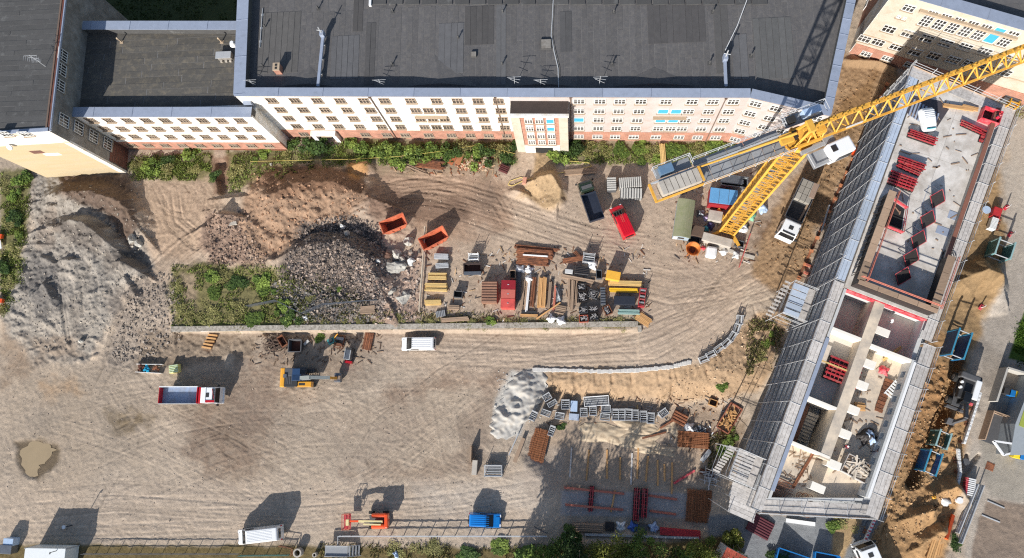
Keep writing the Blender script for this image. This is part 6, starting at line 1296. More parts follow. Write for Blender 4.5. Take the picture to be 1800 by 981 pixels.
# long pale pole, pole with frames
cable([(747, 398), (744, 450), (738, 530), (737, 548)], .5, .13, 'long pale pole lying down the yard past the orange skip', mat('pale_pole', rgb(190, 176, 156), .7, var=.1), 'long_pole', 'pole')
def cage(px, py, sx, sy, h, rz, label, m=None, n=4, group=None, posts=True, name='scaffold_rack', cat='rack'):
    g = GG(px, py); g.z = gm(g.x, g.y)+.02; t = thing(name, label, cat, g, rz, group); m = m or M_tube
    for x in (-sx/2, sx/2):
        for y in (-sy/2, sy/2): B().tube((x, y, 0), (x, y, h*(1.6 if posts else 1)), .045, 5).obj('post', m, t, False)
    for z in (.15, h):
        for y in (-sy/2, sy/2): B().tube((-sx/2, y, z), (sx/2, y, z), .045, 5).obj('rail', m, t, False)
        for x in (-sx/2, sx/2): B().tube((x, -sy/2, z), (x, sy/2, z), .045, 5).obj('rail', m, t, False)
    for i in range(n): y = -sy/2+sy*(i+.5)/n; B().box(0, y, h*.55+.05*(i % 2), sx*.92, sy/n*.45, h*.75).obj('load_bar', m if i % 2 == 0 else M_grid, t, False)
    return t
cage(834, 454, 1.4, .9, 1.1, 0, 'tall white tubular frames standing above the low dark skip', M_wht, 3); cage(1035, 456, 1.6, 1.3, 1.0, R(-8), 'grey tubular cage above the white bag', M_tube, 4)
for k, (px, py, s_, lb) in enumerate(((914, 473, 1.2, 'open white big bag above the dark panels, the left one'), (930, 474, 1.1, 'open white big bag above the white battens, the right one'), (930, 490, 1.0, 'crumpled white big bag below the two open bags'), (1041, 466, 1.3, 'white bag of straps on the dark rack'), (969, 561, 1.1, 'white bag beside the tilted pallet, the left one'), (986, 564, 1.2, 'white bag by the wall below the tilted pallet'))): rag(px, py, None, s_, s_, .9, lb, M_wht, k, 'big_bag', 'bag', 12, 40+k, 'white bags in the storage yard')
rag(982, 517, None, .75, 2.3, .7, 'long roll wrapped in black and white film', mat('mottled_film', rgb(110, 114, 118), .3, var=.6, scale=6), .08, 'wrapped_roll', 'roll', 14, 77)
M_scrap = mat('mixed_scrap', rgb(150, 146, 144), .6, var=.5, scale=6, rand=.5)
for px, py, sx, sy, a, lb, m_ in ((1022, 504, 1.2, 1.0, 2, 'open black box of fittings, topmost of the column', M_ply), (1024, 521, 1.25, 1.6, 3, 'larger open dark box of fittings, second of the column', M_ply), (1025, 545, 1.2, .9, 2, 'open box of red and black fittings, third of the column', M_dgrey), (1026, 560, 1.25, 1.0, 2, 'orange wire crate at the bottom of the column', mat('orange_crate', rgb(170, 82, 58), .7)), (1043, 543, 1.3, .9, 0, 'open black box with a yellow item inside', M_ply), (1044, 556, 1.4, 1.0, 0, 'flat black box below the one with the yellow item', M_ply), (1043, 517, 1.4, 1.1, -20, 'tilted dark bin with a pink rim', M_dgrey), (1068, 545, 1.0, 1.3, 25, 'rusty open frame box askew below the black platform', M_rust)):
    t = crate(px, py, sx, sy, .7, R(a), lb, m_, 'box', 'scrap_box', open_=True, group='boxes of fittings', mi=M_plank)
    sm_ = B().box(0, 0, 0, .5, .08, .08).mesh('fitting', M_scrap)
    for k in range(18): link('fitting', sm_, t, (RNG.uniform(-.35, .35)*sx, RNG.uniform(-.35, .35)*sy, .45+RNG.uniform(0, .2)), (0, RNG.uniform(-.3, .3), RNG.uniform(0, 3)))
t = crate(1060, 520, .7, 2.6, .8, 0, 'dark row of steel shoes right of the tilted bin', M_dgrey, 'fittings', 'fitting_row', ridges=7, rm=M_steel)
crate(1098, 528, 2.9, 1.2, .9, R(-2), 'black platform with ribbed top among the yellow beams', mat('blue_black_sheet', rgb(40, 44, 54), .5), 'platform', 'black_platform', ridges=0); cage(1128, 525, .8, 2.6, .8, R(-8), 'red and white tube rack at the right edge of the yard', M_red, 6)
timbers(1130, 561, None, 2.2, 1.3, 7, 1, R(-35), 'splayed pale broken boards at the right end of the wall', M_timber, group=W_, jit=.3)
# low stores west and south
g = GG(370, 601); t = thing('sleeper_pile', 'five short sleepers lying like steps below the left end of the wall', 'sleepers', g, R(-6))
for k in range(5): B().box(-.15*k+.3, 1.0-k*.48, .2, 1.5, .26, .3, RNG.uniform(-.08, .08)).obj('sleeper', M_timber, t, False)
g = GG(265, 648); t = thing('rubbish_pile', 'open sack trough of blue and orange rubbish beside the green pallet', 'rubbish', g, R(-2)); 
for k, (x, m_) in enumerate(((-1.3, M_skin), (-.2, mat('cyan_plastic', rgb(40, 160, 196), .5)), (1.0, M_rust))):
    for j in range(7): B().box(x+RNG.uniform(-.4, .4), RNG.uniform(-.4, .4), .3+.05*j, .4, .25, .2, RNG.uniform(0, 3)).obj('rubbish_piece', m_, t, False)
for s_ in (-1, 1): B().box(0, s_*.62, .3, 4.0, .06, .6, .02*s_).obj('sheet_side', M_wht, t, False)
t = crate(305, 648, 1.4, 1.2, .8, R(8), 'green and yellow striped wrapped pallet behind the tipper truck', mat('yellow_film', rgb(222, 216, 140), .5), 'pallet load', 'pallet_load', ridges=5, rm=mat('pale_green_film', rgb(190, 206, 176), .5))
g = GG(490, 606); t = thing('cable_heap', 'tangled heap of brown cables and hoses below the wall', 'cable heap', g)
for k in range(30):
    q = B(); r = RNG.uniform(.3, .9); x, y, z = RNG.normal(-.6, .9), RNG.normal(.1, .65), RNG.uniform(.1, .5); a0 = RNG.uniform(0, 6)
    for i in range(8): q.tube((x+r*math.cos(a0+i*.7), y+r*.7*math.sin(a0+i*.7), z), (x+r*math.cos(a0+i*.7+.7), y+r*.7*math.sin(a0+i*.7+.7), z+.03), .06, 4)
    q.obj('hose', mat('dusty_hose', rgb(104, 86, 74), .9, rand=.3), t, False)
skip(520, 608, .6, 1.9, 1.8, 1.0, R(0), M_dgrey, M_skin, 'dark excavator bucket lying below the wall', 'bucket', 'spare_bucket', .03); skip(498, 600, .5, 1.6, .9, .9, R(-55), M_rust, M_skin, 'rusty bucket tilted beside the dark one', 'bucket', 'spare_bucket', .03)
crate(538, 602, .9, .35, .4, R(45), 'small grey block by the dark bucket', M_gwall, 'block', 'grey_block'); timbers(648, 600, None, 2.6, 1.3, 5, 3, R(80), 'rusty brown grating stack below the wall near the white van', M_rust); cage(598, 601, 1.3, 1.8, .5, R(-10), 'low brown steel frame below the wall', M_rust, 2, posts=False)
t = crate(582, 599, 1.1, .8, .5, R(25), 'small teal plate compactor with a yellow handle', mat('teal_machine', rgb(70, 150, 150), .5), 'plate compactor', 'plate_compactor'); B().beam((.5, .1, .5), (1.4, .4, 1.0), .12, .1).obj('handle', M_tyel_p, t, False); B().box(0, 0, .65, .5, .5, .3).obj('engine', M_plast, t, False)
timbers(648, 545, None, 2.2, 1.1, 6, 4, R(4), 'brown sleepers stacked in the scrub above the wall', M_plank); rag(537, 559, None, .8, .8, .2, 'white sheet caught in the scrub by the fence', M_wht, .3, seed=61)
# ================================================================ WALLS, FENCES, BASIN, RIGHT SIDE
a = G(300, 583, .1); b_ = G(1122, 583, .1); t = thing('retaining_wall', 'long low retaining wall between the storage yard and the ramp', 'wall', (a.x, a.y, -1.5)); M_rw = mat('lichen_concrete', rgb(178, 170, 158), .9, var=.18, scale=2, dirt=rgb(120, 112, 100), dirt_amt=.6, dscale=3)
n = 16
for i in range(n):
    p0, p1 = a.lerp(b_, i/n), a.lerp(b_, (i+1)/n); x0 = p0.x+.01; x1 = p1.x-.01
    B().box((x0+x1)/2, a.y+.3, -.75, x1-x0, .5, 1.7).obj('wall_block', M_white if i else M_rw, t); B().box((x0+x1)/2, a.y+.38, .13+RNG.uniform(0, .03), x1-x0, .78, .1).obj('coping_stone', M_rw, t)
B().box(*(b_+Vector((.2, .4, -.75))), .5, .9, 1.7).obj('wall_block', M_rw, t)
# boundary fences: post and rail railing along the bottom edge
def railing(pts, z, h, sp, label, m, cat='railing', posts_r=.04, rails=(.55, 1.05), group=None, panel=None, wide=.06):
    W3 = [G(px, py, z) for px, py in pts]; t = thing('steel_railing', label, cat, W3[0], 0, group)
    for i in range(len(W3)-1):
        p, q_ = W3[i], W3[i+1]; L_ = (q_-p).length; k = max(1, round(L_/sp))
        for j in range(k+1): c = p.lerp(q_, j/k); B().box(c.x, c.y, z+h/2, wide, wide, h).obj('post', m, t)
        for r in rails: B().beam((p.x, p.y, z+r*h/1.1), (q_.x, q_.y, z+r*h/1.1), wide, wide*1.2).obj('rail', m, t)
        if panel:
            for j in range(int(L_/.16)): c = p.lerp(q_, (j+.5)/int(L_/.16)); B().box(c.x, c.y, z+h/2, .05, .03, h).obj('bar', panel, t)
    return t
ZB = -1.5
railing([(598, 941), (962, 941)], ZB, 1.15, 1.75, 'long galvanised railing along the top of the bottom wall', M_met, wide=.09)
railing([(598, 941), (598, 958)], ZB, 1.15, 1.0, 'short end piece of the railing beside the steel stairs', M_met)
railing([(150, 972), (425, 972)], ZB, 1.1, 1.7, 'thin dark post and rail fence at the bottom left edge', M_dgrey, 'fence'); railing([(425, 975), (512, 974)], ZB, 1.2, 1.8, 'teal barred fence panel below the long white van', mat('teal_fence_paint', rgb(70, 130, 120), .6), 'fence', panel=M_dgrey); railing([(495, 958), (518, 962), (516, 975)], ZB, 1.1, .9, 'small brown tubular barrier beside the teal fence', M_rust, 'barrier')
railing([(962, 936), (940, 925)], ZB, 1.1, 1.0, 'dark tubular frame at the right end of the railing', M_dgrey, 'frame')
wb0, wb1 = G(600, 948, -1.6), G(990, 949, -1.6); t = thing('boundary_wall', 'concrete boundary wall with a pale top strip below the railing', 'wall', wb0); nseg = 18
for i in range(nseg):
    p0, p1 = wb0.lerp(wb1, i/nseg), wb0.lerp(wb1, (i+1)/nseg); c = (p0+p1)/2; L_ = (p1-p0).length-.02
    B().box(c.x, c.y+.3, -2.4, L_, .5, 1.6).obj('wall_block', M_conc, t); B().box(c.x, c.y-.25, -1.62, L_, .75, .1).obj('coping_stone', M_lwall, t); B().box(c.x, c.y-.95, -2.3, L_, .55, .12).obj('ledge_stone', mat('mauve_stone', rgb(160, 142, 136), .9, var=.1, rand=.1), t)
t = thing('post', 'white steel post at the right end of the boundary wall', 'post', G(996, 938, ZB)); B().beam(G(995, 922, ZB+.3), G(996, 950, ZB+.3), .28, .3).obj('beam', M_met, t)
# stairs and bits at the bottom
g = GG(620, 967); t = thing('steel_stairs', 'grey steel stairs leading down beside the boundary wall', 'stairs', g)
for k in range(11): B().box(-.2+k*.36, 0, -.25*k+.9, .30, 1.3, .05).obj('tread', M_grid, t, False)
B().box(-2.0, .0, .95, 3.2, 1.3, .06).obj('landing', M_grid, t, False)
for y in (-.7, .7): B().beam((-3.6, y, 1.1), (-.4, y, 1.1), .06, .2).obj('stringer', M_met, t, False); B().beam((-.4, y, 1.0), (3.6, y, -1.8), .06, .2).obj('stringer', M_met, t, False)
n = 18; q = B(); v = [(math.cos(6.283*i/n)*r, math.sin(6.283*i/n)*r, z) for r, z in ((.6, 0), (.6, 1.0), (.4, 1.0), (.4, .1)) for i in range(n)]; q.add(v, [(k*n+i, k*n+(i+1) % n, (k+1)*n+(i+1) % n, (k+1)*n+i) for k in range(3) for i in range(n)]); o = q.obj('concrete_ring', M_conc); o.location = GG(527, 970); tag(o, 'grey concrete pipe ring standing beside the teal fence', 'pipe ring')
c2 = o.copy(); COL.objects.link(c2); c2.location = GG(556, 974); c2.scale = (.5, .5, .8); c2['label'] = 'small concrete ring right of the large one'
g = G(105, 957, ZB); g = (G(68, 957, ZB)+G(142, 958, ZB))/2; t = thing('office_container', 'white office container casting a long shadow at the bottom left', 'container', (g.x, g.y-1.6, ZB)); B().box(0, 0, 1.4, 6.05, 3.2, 2.75).obj('body', mat('container_white', (.66, .69, .68), .5, var=.04), t, False, bevel=.03); B().box(0, 0, 2.8, 6.0, 3.15, .05).obj('roof_sheet', mat('container_roof', (.74, .76, .75), .5, var=.05), t, False)
for x in (-3, 3):
    for y in (-1.55, 1.55): B().box(x, y, 1.42, .14, .14, 2.9).obj('corner_post', M_met, t, False)
B().tube((1.7, 1.3, 2.8), (1.8, 1.3, 4.2), .05, 6).tube((1.8, 1.3, 4.2), (2.0, 1.2, 4.5), .09, 6).obj('roof_lamp', M_dgrey, t, False)
crate(14, 953, 1.5, 1.0, 1.3, R(-2), 'small pale blue cabinet left of the office container', M_tarpb, 'cabinet', 'cabinet'); crate(8, 966, 2.0, 1.2, 1.4, R(-2), 'grey cabinet at the bottom left corner of the yard', M_steel, 'cabinet', 'cabinet'); rag(30, 952, None, .7, .7, .7, 'white sack beside the pale blue cabinet', M_wht, 0, 'sack', 'sack', 10, 71)
g = GG(115, 926); t = thing('bucket', 'white bucket with a black handle standing in the container shadow', 'bucket', g); B().tube((0, 0, 0), (0, 0, .4), .22, 10, .28).obj('pail', M_wht, t, False); B().beam((.25, .05, .3), (1.1, .2, .1), .12, .1).obj('handle', M_plast, t, False)
rag(697, 975, None, .7, 1.0, .5, 'crumpled pale film in the grass below the wall', M_tarpb, .6, seed=81)
# ---------------- basin: scaffold racks, bars, planks
gb = 'racks of scaffold parts in the storage basin'
rk = [(962, 698, 1.1, .9, 30, 'tilted rack at the foot of the spilled concrete, upper one'), (971, 709, 1.3, .6, 30, 'pale tilted bundle at the foot of the spilled concrete'), (994, 711, 1.1, 1.3, 0, 'grey rack left of the blue sheeted box'), (984, 731, 1.2, .9, -8, 'low rack left of the blue topped pallet'), (938, 731, .8, 1.3, -25, 'narrow rack at the left rim of the basin'), (960, 726, 1.3, .8, -20, 'brown rack at the left rim of the basin'), (1026, 725, .95, 1.2, 0, 'white rack right of the blue topped pallet'), (1042, 722, .95, 1.3, 0, 'white rack, second from the blue topped pallet'), (1065, 719, 1.2, 1.0, 0, 'wide pale rack below the long white cage'), (1063, 733, 1.3, .9, -6, 'low rack in front of the wide pale one'), (1081, 729, .9, 1.6, 0, 'first of the row of tall grey racks'), (1092, 729, .85, 1.6, 0, 'second of the row of tall grey racks'), (1104, 729, .9, 1.6, -4, 'third of the row of tall grey racks'), (1116, 730, .8, 1.5, 0, 'fourth of the row of tall grey racks, beside the yellow stick'), (1130, 732, .9, 1.5, 0, 'fifth of the row of tall grey racks'), (1143, 735, .9, 1.5, -4, 'last of the row of tall grey racks'), (1165, 726, 1.2, .9, 35, 'tilted rack at the right end of the row'), (970, 757, .7, 1.4, -20, 'small rack at the left side of the basin, beside the brown rebar mat')]
for px, py, sx, sy, a, lb in rk: cage(px, py, sx, sy, .9, R(a), lb, M_met if RNG.random() < .6 else M_tube, 5, gb)
cage(1048, 705, 3.4, 1.3, .9, R(4), 'long white wire cage at the foot of the sandy slope', M_wht, 9, gb)
crate(1009, 714, .95, 1.5, .9, R(-3), 'box with a pale blue sheet among the racks', M_tarpb, 'box', 'sheeted_box'); crate(1009, 733, 1.4, .9, .7, R(-5), 'pallet with a blue grey top among the racks', M_deckb, 'pallet load', 'pallet_load')
timbers(1120, 726, None, 2.2, .15, 1, 3, R(88), 'yellow stick leaning between the tall grey racks', M_tyel)
# fallen barrier frames beside the ramp, fabric edge
for k, (px, py, a) in enumerate(((1236, 632, 20), (1248, 624, 25), (1262, 613, 35), (1275, 604, 42), (1286, 592, 55), (1294, 578, 70), (1299, 563, 82))): cage(px, py, 1.2, .8, .6, R(a), ['first', 'second', 'third', 'fourth', 'fifth', 'sixth', 'uppermost'][k]+' grey frame of the row along the rim of the ramp', M_tube, 2, 'grey frames along the rim of the ramp')
q = B(); pts = [(940, 650), (1000, 651), (1060, 653), (1120, 651), (1180, 645), (1215, 636)]; W3 = [GG(*p) for p in pts]
for i in range(len(W3)-1):
    for k in range(9): p = W3[i].lerp(W3[i+1], k/9); z = gz(p.x, p.y); q.box(p.x, p.y, z+.1, .62, .5+RNG.uniform(-.1, .15), .25, RNG.uniform(-.2, .2), RNG.uniform(-.1, .1))
o = q.obj('fabric_edge', mat('grey_fabric', rgb(196, 192, 186), .8, var=.12, scale=4), bevel=.06); tag(o, 'grey ridge of mortar and fabric edging the ramp above the sandy slope', 'edging')
def sheet(px_pts, label, m, n=70, k=34, seed=5):
    rg = np.random.default_rng(seed); v = []; ph = rg.uniform(0, 6, 9)
    for i in range(n+1):
        t_ = i/n*(len(px_pts)-1); a = min(int(t_), len(px_pts)-2); f = t_-a; l0 = [px_pts[a][q_]*(1-f)+px_pts[a+1][q_]*f for q_ in range(4)]
        for j in range(k+1):
            s_ = j/k; e = 3*math.sin(t_*9+ph[0])*(1-2*s_); g = GG(l0[0]*(1-s_)+l0[2]*s_+e, l0[1]*(1-s_)+l0[3]*s_+1.5*math.sin(s_*11+ph[1])); w1 = (1-2.2*abs(fbm(np.array([g.x*.8+g.y*.6]), np.array([(g.y*.8-g.x*.6)*.5]), 2.6, 2, 90+seed)[0]))*.7+(1-2*abs(fbm(np.array([g.x+9]), np.array([g.y]), 1.0, 2, 97)[0]))*.34; ed = min(1, 6*min(s_, 1-s_, i/n, 1-i/n))
            v.append((g.x, g.y, g.z+.08+ed*(.2*math.sin(math.pi*s_)+.6*w1)))
    q = B(); q.add(v, [(i*(k+1)+j, i*(k+1)+j+1, (i+1)*(k+1)+j+1, (i+1)*(k+1)+j) for i in range(n) for j in range(k)]); o = q.obj('protective_sheet', m, smooth=True); return tag(o, label, 'sheet')
sheet([(922, 652, 955, 648), (900, 668, 962, 672), (888, 690, 958, 692), (878, 712, 946, 712), (868, 732, 930, 734), (862, 752, 912, 756), (866, 770, 896, 772)], 'crumpled pale sheet covering the bank at the left end of the slope', mat('pale_fleece', rgb(174, 170, 163), .85, var=.12, scale=1.5, dirt=rgb(186, 176, 162), dirt_amt=.5))
M_rebar = mat('rusty_rebar', rgb(152, 98, 64), .85, var=.25, scale=3, rand=.3)
def mats(px, py, ln, wd, nb_, a, label, lay=2):
    g = GG(px, py); g.z = gm(g.x, g.y)+.1; t = thing('rebar_mats', label, 'rebar mats', g, a, 'stacks of rusty rebar mats'); B().box(0, 0, .05, ln*.9, .12, .1).obj('bearer', M_plank, t, False)
    bar = B().box(0, 0, 0, ln, .05, .06).mesh('bar', M_rebar); crs = B().box(0, 0, 0, .04, wd, .04).mesh('cross_bar', M_rebar)
    for l_ in range(lay):
        for i in range(nb_): link('bar', bar, t, (RNG.uniform(-.12, .12), -wd/2+wd*(i+.5)/nb_+RNG.uniform(-.03, .03), .14+l_*.12), (0, 0, RNG.uniform(-.01, .01)))
        for i in range(int(ln/.3)): link('cross_bar', crs, t, (-ln/2+.3*(i+.5), 0, .18+l_*.12))
mats(943, 781, 4.4, 3.0, 30, R(76), 'large tilted stack of brown rebar mats at the left rim of the basin', 3); mats(1218, 773, 4.2, 2.2, 24, R(-4), 'stack of brown rebar mats under the white bag', 3); mats(1217, 888, 4.2, 1.7, 18, R(84), 'left stack of rebar mats beside the red rails'); mats(1238, 890, 4.2, 1.7, 18, R(84), 'right stack of rebar mats beside the red rails')
crate(1195, 735, 2.0, 1.6, .4, R(-28), 'rust brown plates at the right side of the basin', M_rust, 'plates', 'plate_stack', ridges=4); rag(1211, 752, None, 1.3, 1.3, .9, 'white big bag on the rust brown rebar mats', M_wht, 0, 'big_bag', 'bag', 12, 91)
g = GG(1228, 758); t = thing('scrap_heap', 'grey heap of couplers behind the rebar mats', 'scrap heap', g); sm_ = B().box(0, 0, 0, .4, .1, .1).mesh('coupler', M_steel)
for k in range(70): link('coupler', sm_, t, (RNG.normal(0, .7), RNG.normal(0, .4), RNG.uniform(.05, .4)), (RNG.uniform(-.5, .5), RNG.uniform(-.5, .5), RNG.uniform(0, 3)))
timbers(1175, 744, None, 2.8, .3, 2, 1, R(30), 'rusty beam askew at the right end of the racks', M_rust); timbers(1150, 765, None, 3.6, .25, 2, 1, R(14), 'rusty beam lying on the beige tarpaulins', M_rust)
M_tarp = mat('beige_tarpaulin', rgb(196, 176, 148), .7, var=.12, scale=2, dirt=rgb(160, 138, 112), dirt_amt=.5)
for k, (px, py, sx, sy, a, lb) in enumerate(((1062, 762, 6.5, 2.6, -.12, 'largest wrinkled beige tarpaulin before the racks'), (1118, 752, 6.0, 1.8, -.1, 'beige tarpaulin folded below the tall grey racks'), (1118, 775, 6.0, 1.9, -.05, 'beige tarpaulin below the rusty beam'), (1150, 790, 5.5, 1.3, -.12, 'thin fold of beige tarpaulin above the red stick'), (1190, 757, 2.6, 1.8, -.6, 'beige tarpaulin beside the rust brown plates'))): rag(px, py, None, sx, sy, .28, lb, M_tarp, a, n=30, seed=100+k, group='beige tarpaulins')
pl = [(1003, 788, 842, 6), (1033, 792, 843, 8), (1067, 792, 840, 2), (1090, 805, 842, 3), (1110, 798, 850, 5), (1121, 784, 840, 5), (1137, 803, 845, 9), (1156, 810, 852, 2), (1168, 817, 845, 2), (1181, 815, 866, 4)]
for k, (px, y0, y1, a) in enumerate(pl):
    g = GG(px, (y0+y1)/2); o = B().box(0, 0, .06, (y1-y0)/12.2, .22, .1).obj('plank', M_timber if k == 1 else M_deck if k in (0, 4) else M_timber); o.location = g; o.rotation_euler = (0, 0, R(90-a*.8)); tag(o, ['westernmost plank of the row on the basin floor, with cross battens', 'orange plank, second of the row on the basin floor', 'third plank from the west in the row on the basin floor', 'short thin plank, fourth of the row on the basin floor', 'fifth plank of the row, reaching the tree shade', 'long plank starting just below the tarpaulin fold', 'slanting plank right of the long one', 'plank fourth from the red stick', 'shortest plank in the middle of the row', 'plank nearest the red stick'][k], 'plank', 'planks laid out on the basin floor')
def bar(p, q_, w_, h_, m, label, name, cat, z=.12): a, b2 = GG(*p), GG(*q_); a.z += z; b2.z += z; o = B().beam(a, b2, w_, h_).obj(name, m); return tag(o, label, cat)
bar((992, 857), (1097, 868), .28, .2, M_pink, 'upper red rail on the slab, left half', 'red_rail', 'rail'); bar((1140, 871), (1190, 878), .28, .2, M_pink, 'upper red rail on the slab, right of the double red stack', 'red_rail', 'rail'); bar((994, 887), (1095, 896), .28, .2, M_pink, 'lower red rail on the slab, left half', 'red_rail', 'rail'); bar((1142, 898), (1188, 904), .28, .2, M_pink, 'lower red rail on the slab, right of the double red stack', 'red_rail', 'rail'); bar((1184, 850), (1221, 827), .25, .25, M_redb, 'loose red stick slanting towards the white tube heap', 'red_stick', 'stick')
bar((1081, 862), (1074, 900), .2, .12, M_timber, 'single thin board between the red stacks', 'board', 'board')
rack(1039, 876, gm(*xy(GG(1039, 876))), 3.4, .7, 2, 'narrow red formwork stack on the shaded concrete slab', 3, R(84)); rack(1118, 886, gm(*xy(GG(1118, 886))), 4.3, .9, 3, 'double red formwork stack on the shaded slab, left half', 4, R(85)); rack(1132, 883, gm(*xy(GG(1132, 883))), 3.9, .9, 3, 'double red formwork stack on the shaded slab, right half', 4, R(85))
g = GG(1258, 842); t = thing('tube_heap', 'pale heap of short scaffold tubes beside the access platform', 'tube heap', g, R(-8))
for k in range(40): link('tube', B().tube((-.7, 0, 0), (.7, 0, 0), .05, 5).mesh('tube', M_tube) if k == 0 else t.children[0].data, t, (RNG.uniform(-1.8, 1.8), RNG.uniform(-.9, .9), RNG.uniform(.05, .6)), (0, RNG.uniform(-.2, .2), RNG.choice([0, 1.5])+RNG.uniform(-.2, .2)))
timbers(1243, 832, None, 2.2, .8, 6, 2, R(-20), 'rusty bars above the pale tube heap', M_rust); timbers(1240, 801, None, 1.9, .6, 5, 3, R(50), 'silver tube bundle left of the green weeds', M_tube); crate(1254, 708, 1.1, .9, .8, R(-20), 'pale wooden crate beside the rust brown skip', M_timber, open_=True)
for px, py, sx, sy, lb, m_ in ((1033, 928, 4.2, 1.1, 'brown board pile at the left of the bags', M_plank), (1072, 926, 1.2, 1.1, 'black box left of the white bag', M_ply), (1131, 928, 1.1, .9, 'grey crate between the two blue bags', M_dgrey)): crate(px, py, sx, sy, .7, R(-2), lb, m_, 'box', 'box', ridges=4 if sx > 2 else 0)
for k, (px, py, lb, m_) in enumerate(((1091, 926, 'white bag with dark filling in the shade of the trees', M_wht), (1113, 927, 'blue and white bag, left of the grey crate', mat('blue_sack', rgb(70, 110, 190), .6, var=.4, scale=3)), (1149, 928, 'white and blue bag, right of the grey crate', mat('white_blue_sack', rgb(176, 196, 226), .6, var=.3, scale=4)))): rag(px, py, None, 1.25, 1.25, .9, lb, m_, k, 'big_bag', 'bag', 12, 120+k)
crate(1196, 937, 5.3, .9, .8, R(-4), 'long red box at the foot of the trees', mat('long_red_box', rgb(176, 44, 52), .6), 'box', 'red_box', ridges=0); bar((1028, 939), (1228, 945), .3, .3, M_met, 'long pale beam lying behind the bags', 'beam', 'beam', .3)  # one even red over the whole box
bar((830, 784), (829, 812), .2, 1.4, M_plank, 'upright brown board wall at the left of the basin', 'board_wall', 'board', .6); crate(834, 822, .7, 2.0, .8, R(-4), 'pale concrete block before the brown board wall', M_conc, 'block', 'concrete_block'); cage(868, 827, 2.4, 1.5, .9, 0, 'grey tube cage between the board walls', M_tube, 6)
bar((905, 812), (921, 770), .5, .2, M_plank, 'wide brown plank leaning beside the large rebar mats', 'plank', 'plank', .5); bar((895, 800), (912, 762), .14, .14, M_met, 'thin pole beside the leaning brown plank', 'pole', 'pole', .7)
crate(1337, 926, 3.0, 2.4, .5, R(-28), 'dark red slatted pallet on the grey tarmac', mat('dark_red_slat', rgb(96, 44, 52), .7), 'pallet', 'pallet', ridges=7); bar((1381, 914), (1432, 921), .5, .35, M_wht, 'white pipe lying south of the scaffold', 'pipe', 'pipe', .2)
M_bskip = mat('blue_steel', rgb(24, 110, 176), .5, var=.12)
skip(1392, 985, 1.0, 4.0, 2.0, 1.4, R(-18), M_bskip, M_dgrey, 'blue skip at the bottom edge left of the white truck', flare=.03); skip(1452, 986, 1.0, 3.0, 1.8, 1.4, R(-10), M_bskip, M_dgrey, 'second blue skip at the bottom edge nearer the white truck', flare=.03)
# ---------------- right hand side
def trenchbox(px, py, Ln, W, Hh, zb, label, mi, mo, single=False, rz=None):
    z = gm(*xy(GG(px, py)))+zb; g = G(px, py, z+Hh*.5); g.z = z; t = thing('trench_box', label, 'trench box', g, NANG+R(-90) if rz is None else rz, 'steel trench shoring boxes')
    for s_ in (-1, 1): B().box(0, s_*W/2, Hh/2, Ln, .12, Hh).obj('plate', mi, t, False); B().box(0, s_*W/2, Hh+.03, Ln+.1, .2, .1).obj('rim', mo, t, False)
    for x in (-Ln/2+.12, Ln/2-.12):
        for s_ in (-1, 1): B().box(x, s_*(W/2-.02), Hh/2, .2, .26, Hh+.1).obj('guide_post', mo, t, False)
        for z2 in (.6, Hh-.4): B().tube((x, -W/2, z2), (x, W/2, z2), .07, 6).obj('strut', M_met, t, False)
    return t
M_btl = mat('blue_box_rim', rgb(58, 132, 162), .5, var=.1); M_bti = mat('blue_box_plate', rgb(20, 84, 140), .55, var=.15); M_tei = mat('teal_box_plate', rgb(70, 120, 120), .55, var=.18); M_ter = mat('teal_box_rim', rgb(140, 170, 170), .5)
trenchbox(1680, 606, 3.7, 1.6, 3.0, 0, 'blue trench box standing on the sand beside the open rooms', M_bti, M_btl); trenchbox(1757, 440, 2.4, 2.0, 2.6, 0, 'teal trench box standing on the sand beside the barriers', M_tei, M_ter); trenchbox(1650, 772, 2.2, 1.4, 2.6, -1.4, 'teal trench box sunk in the earth trench', M_tei, M_ter); trenchbox(1632, 812, 3.0, 1.5, 2.6, -1.2, 'bright blue trench box sunk in the earth trench', mat('bright_blue_plate', rgb(16, 104, 180), .5, var=.1), M_btl)
# barrier stack with red machine, beacons
g = G(1748, 385, .6); g.z = gm(g.x, g.y); t = thing('barrier_stack', 'stack of white slatted barriers and red feet on the sand', 'barrier stack', g, NANG+R(-90))
for k in range(10): B().box(.1+k*.17, -.1, .75, .11, .85, .9).obj('barrier', M_wht, t, False)
B().box(-.9, -.05, .5, 1.5, 1.1, 1.0).obj('feet_block', mat('red_rubber', rgb(178, 40, 44), .7, var=.3, scale=4), t, False, bevel=.1)
for k in range(4): B().box(-.4+k*.5, .75, .1, .25, .7, .15).obj('foot', M_rust, t, False)
def beacon(px, py, label): 
    g = GG(px, py); t = thing('warning_beacon', label, 'warning beacon', g, R(RNG.uniform(10, 60)), 'warning beacons on the sand'); B().box(0, 0, .06, .8, .4, .12).obj('foot', M_redb, t, False); B().box(0, 0, .65, .28, .06, 1.05).obj('board', M_wht, t, False)
    for k in range(3): B().box(0, 0, .35+.32*k, .29, .07, .14, 0, R(40)).obj('stripe', M_redb, t, False)
beacon(1768, 365, 'warning beacon beside the white barrier stack'); beacon(1775, 412, 'warning beacon between the barrier stack and the teal trench box'); beacon(1724, 540, 'warning beacon below the eastern sand heap')
ORD = ['', ', northernmost', ', second from the north', ', third from the north', ', fourth from the north', ', fifth from the north', ', sixth from the north', ', seventh from the north', ', eighth from the north']
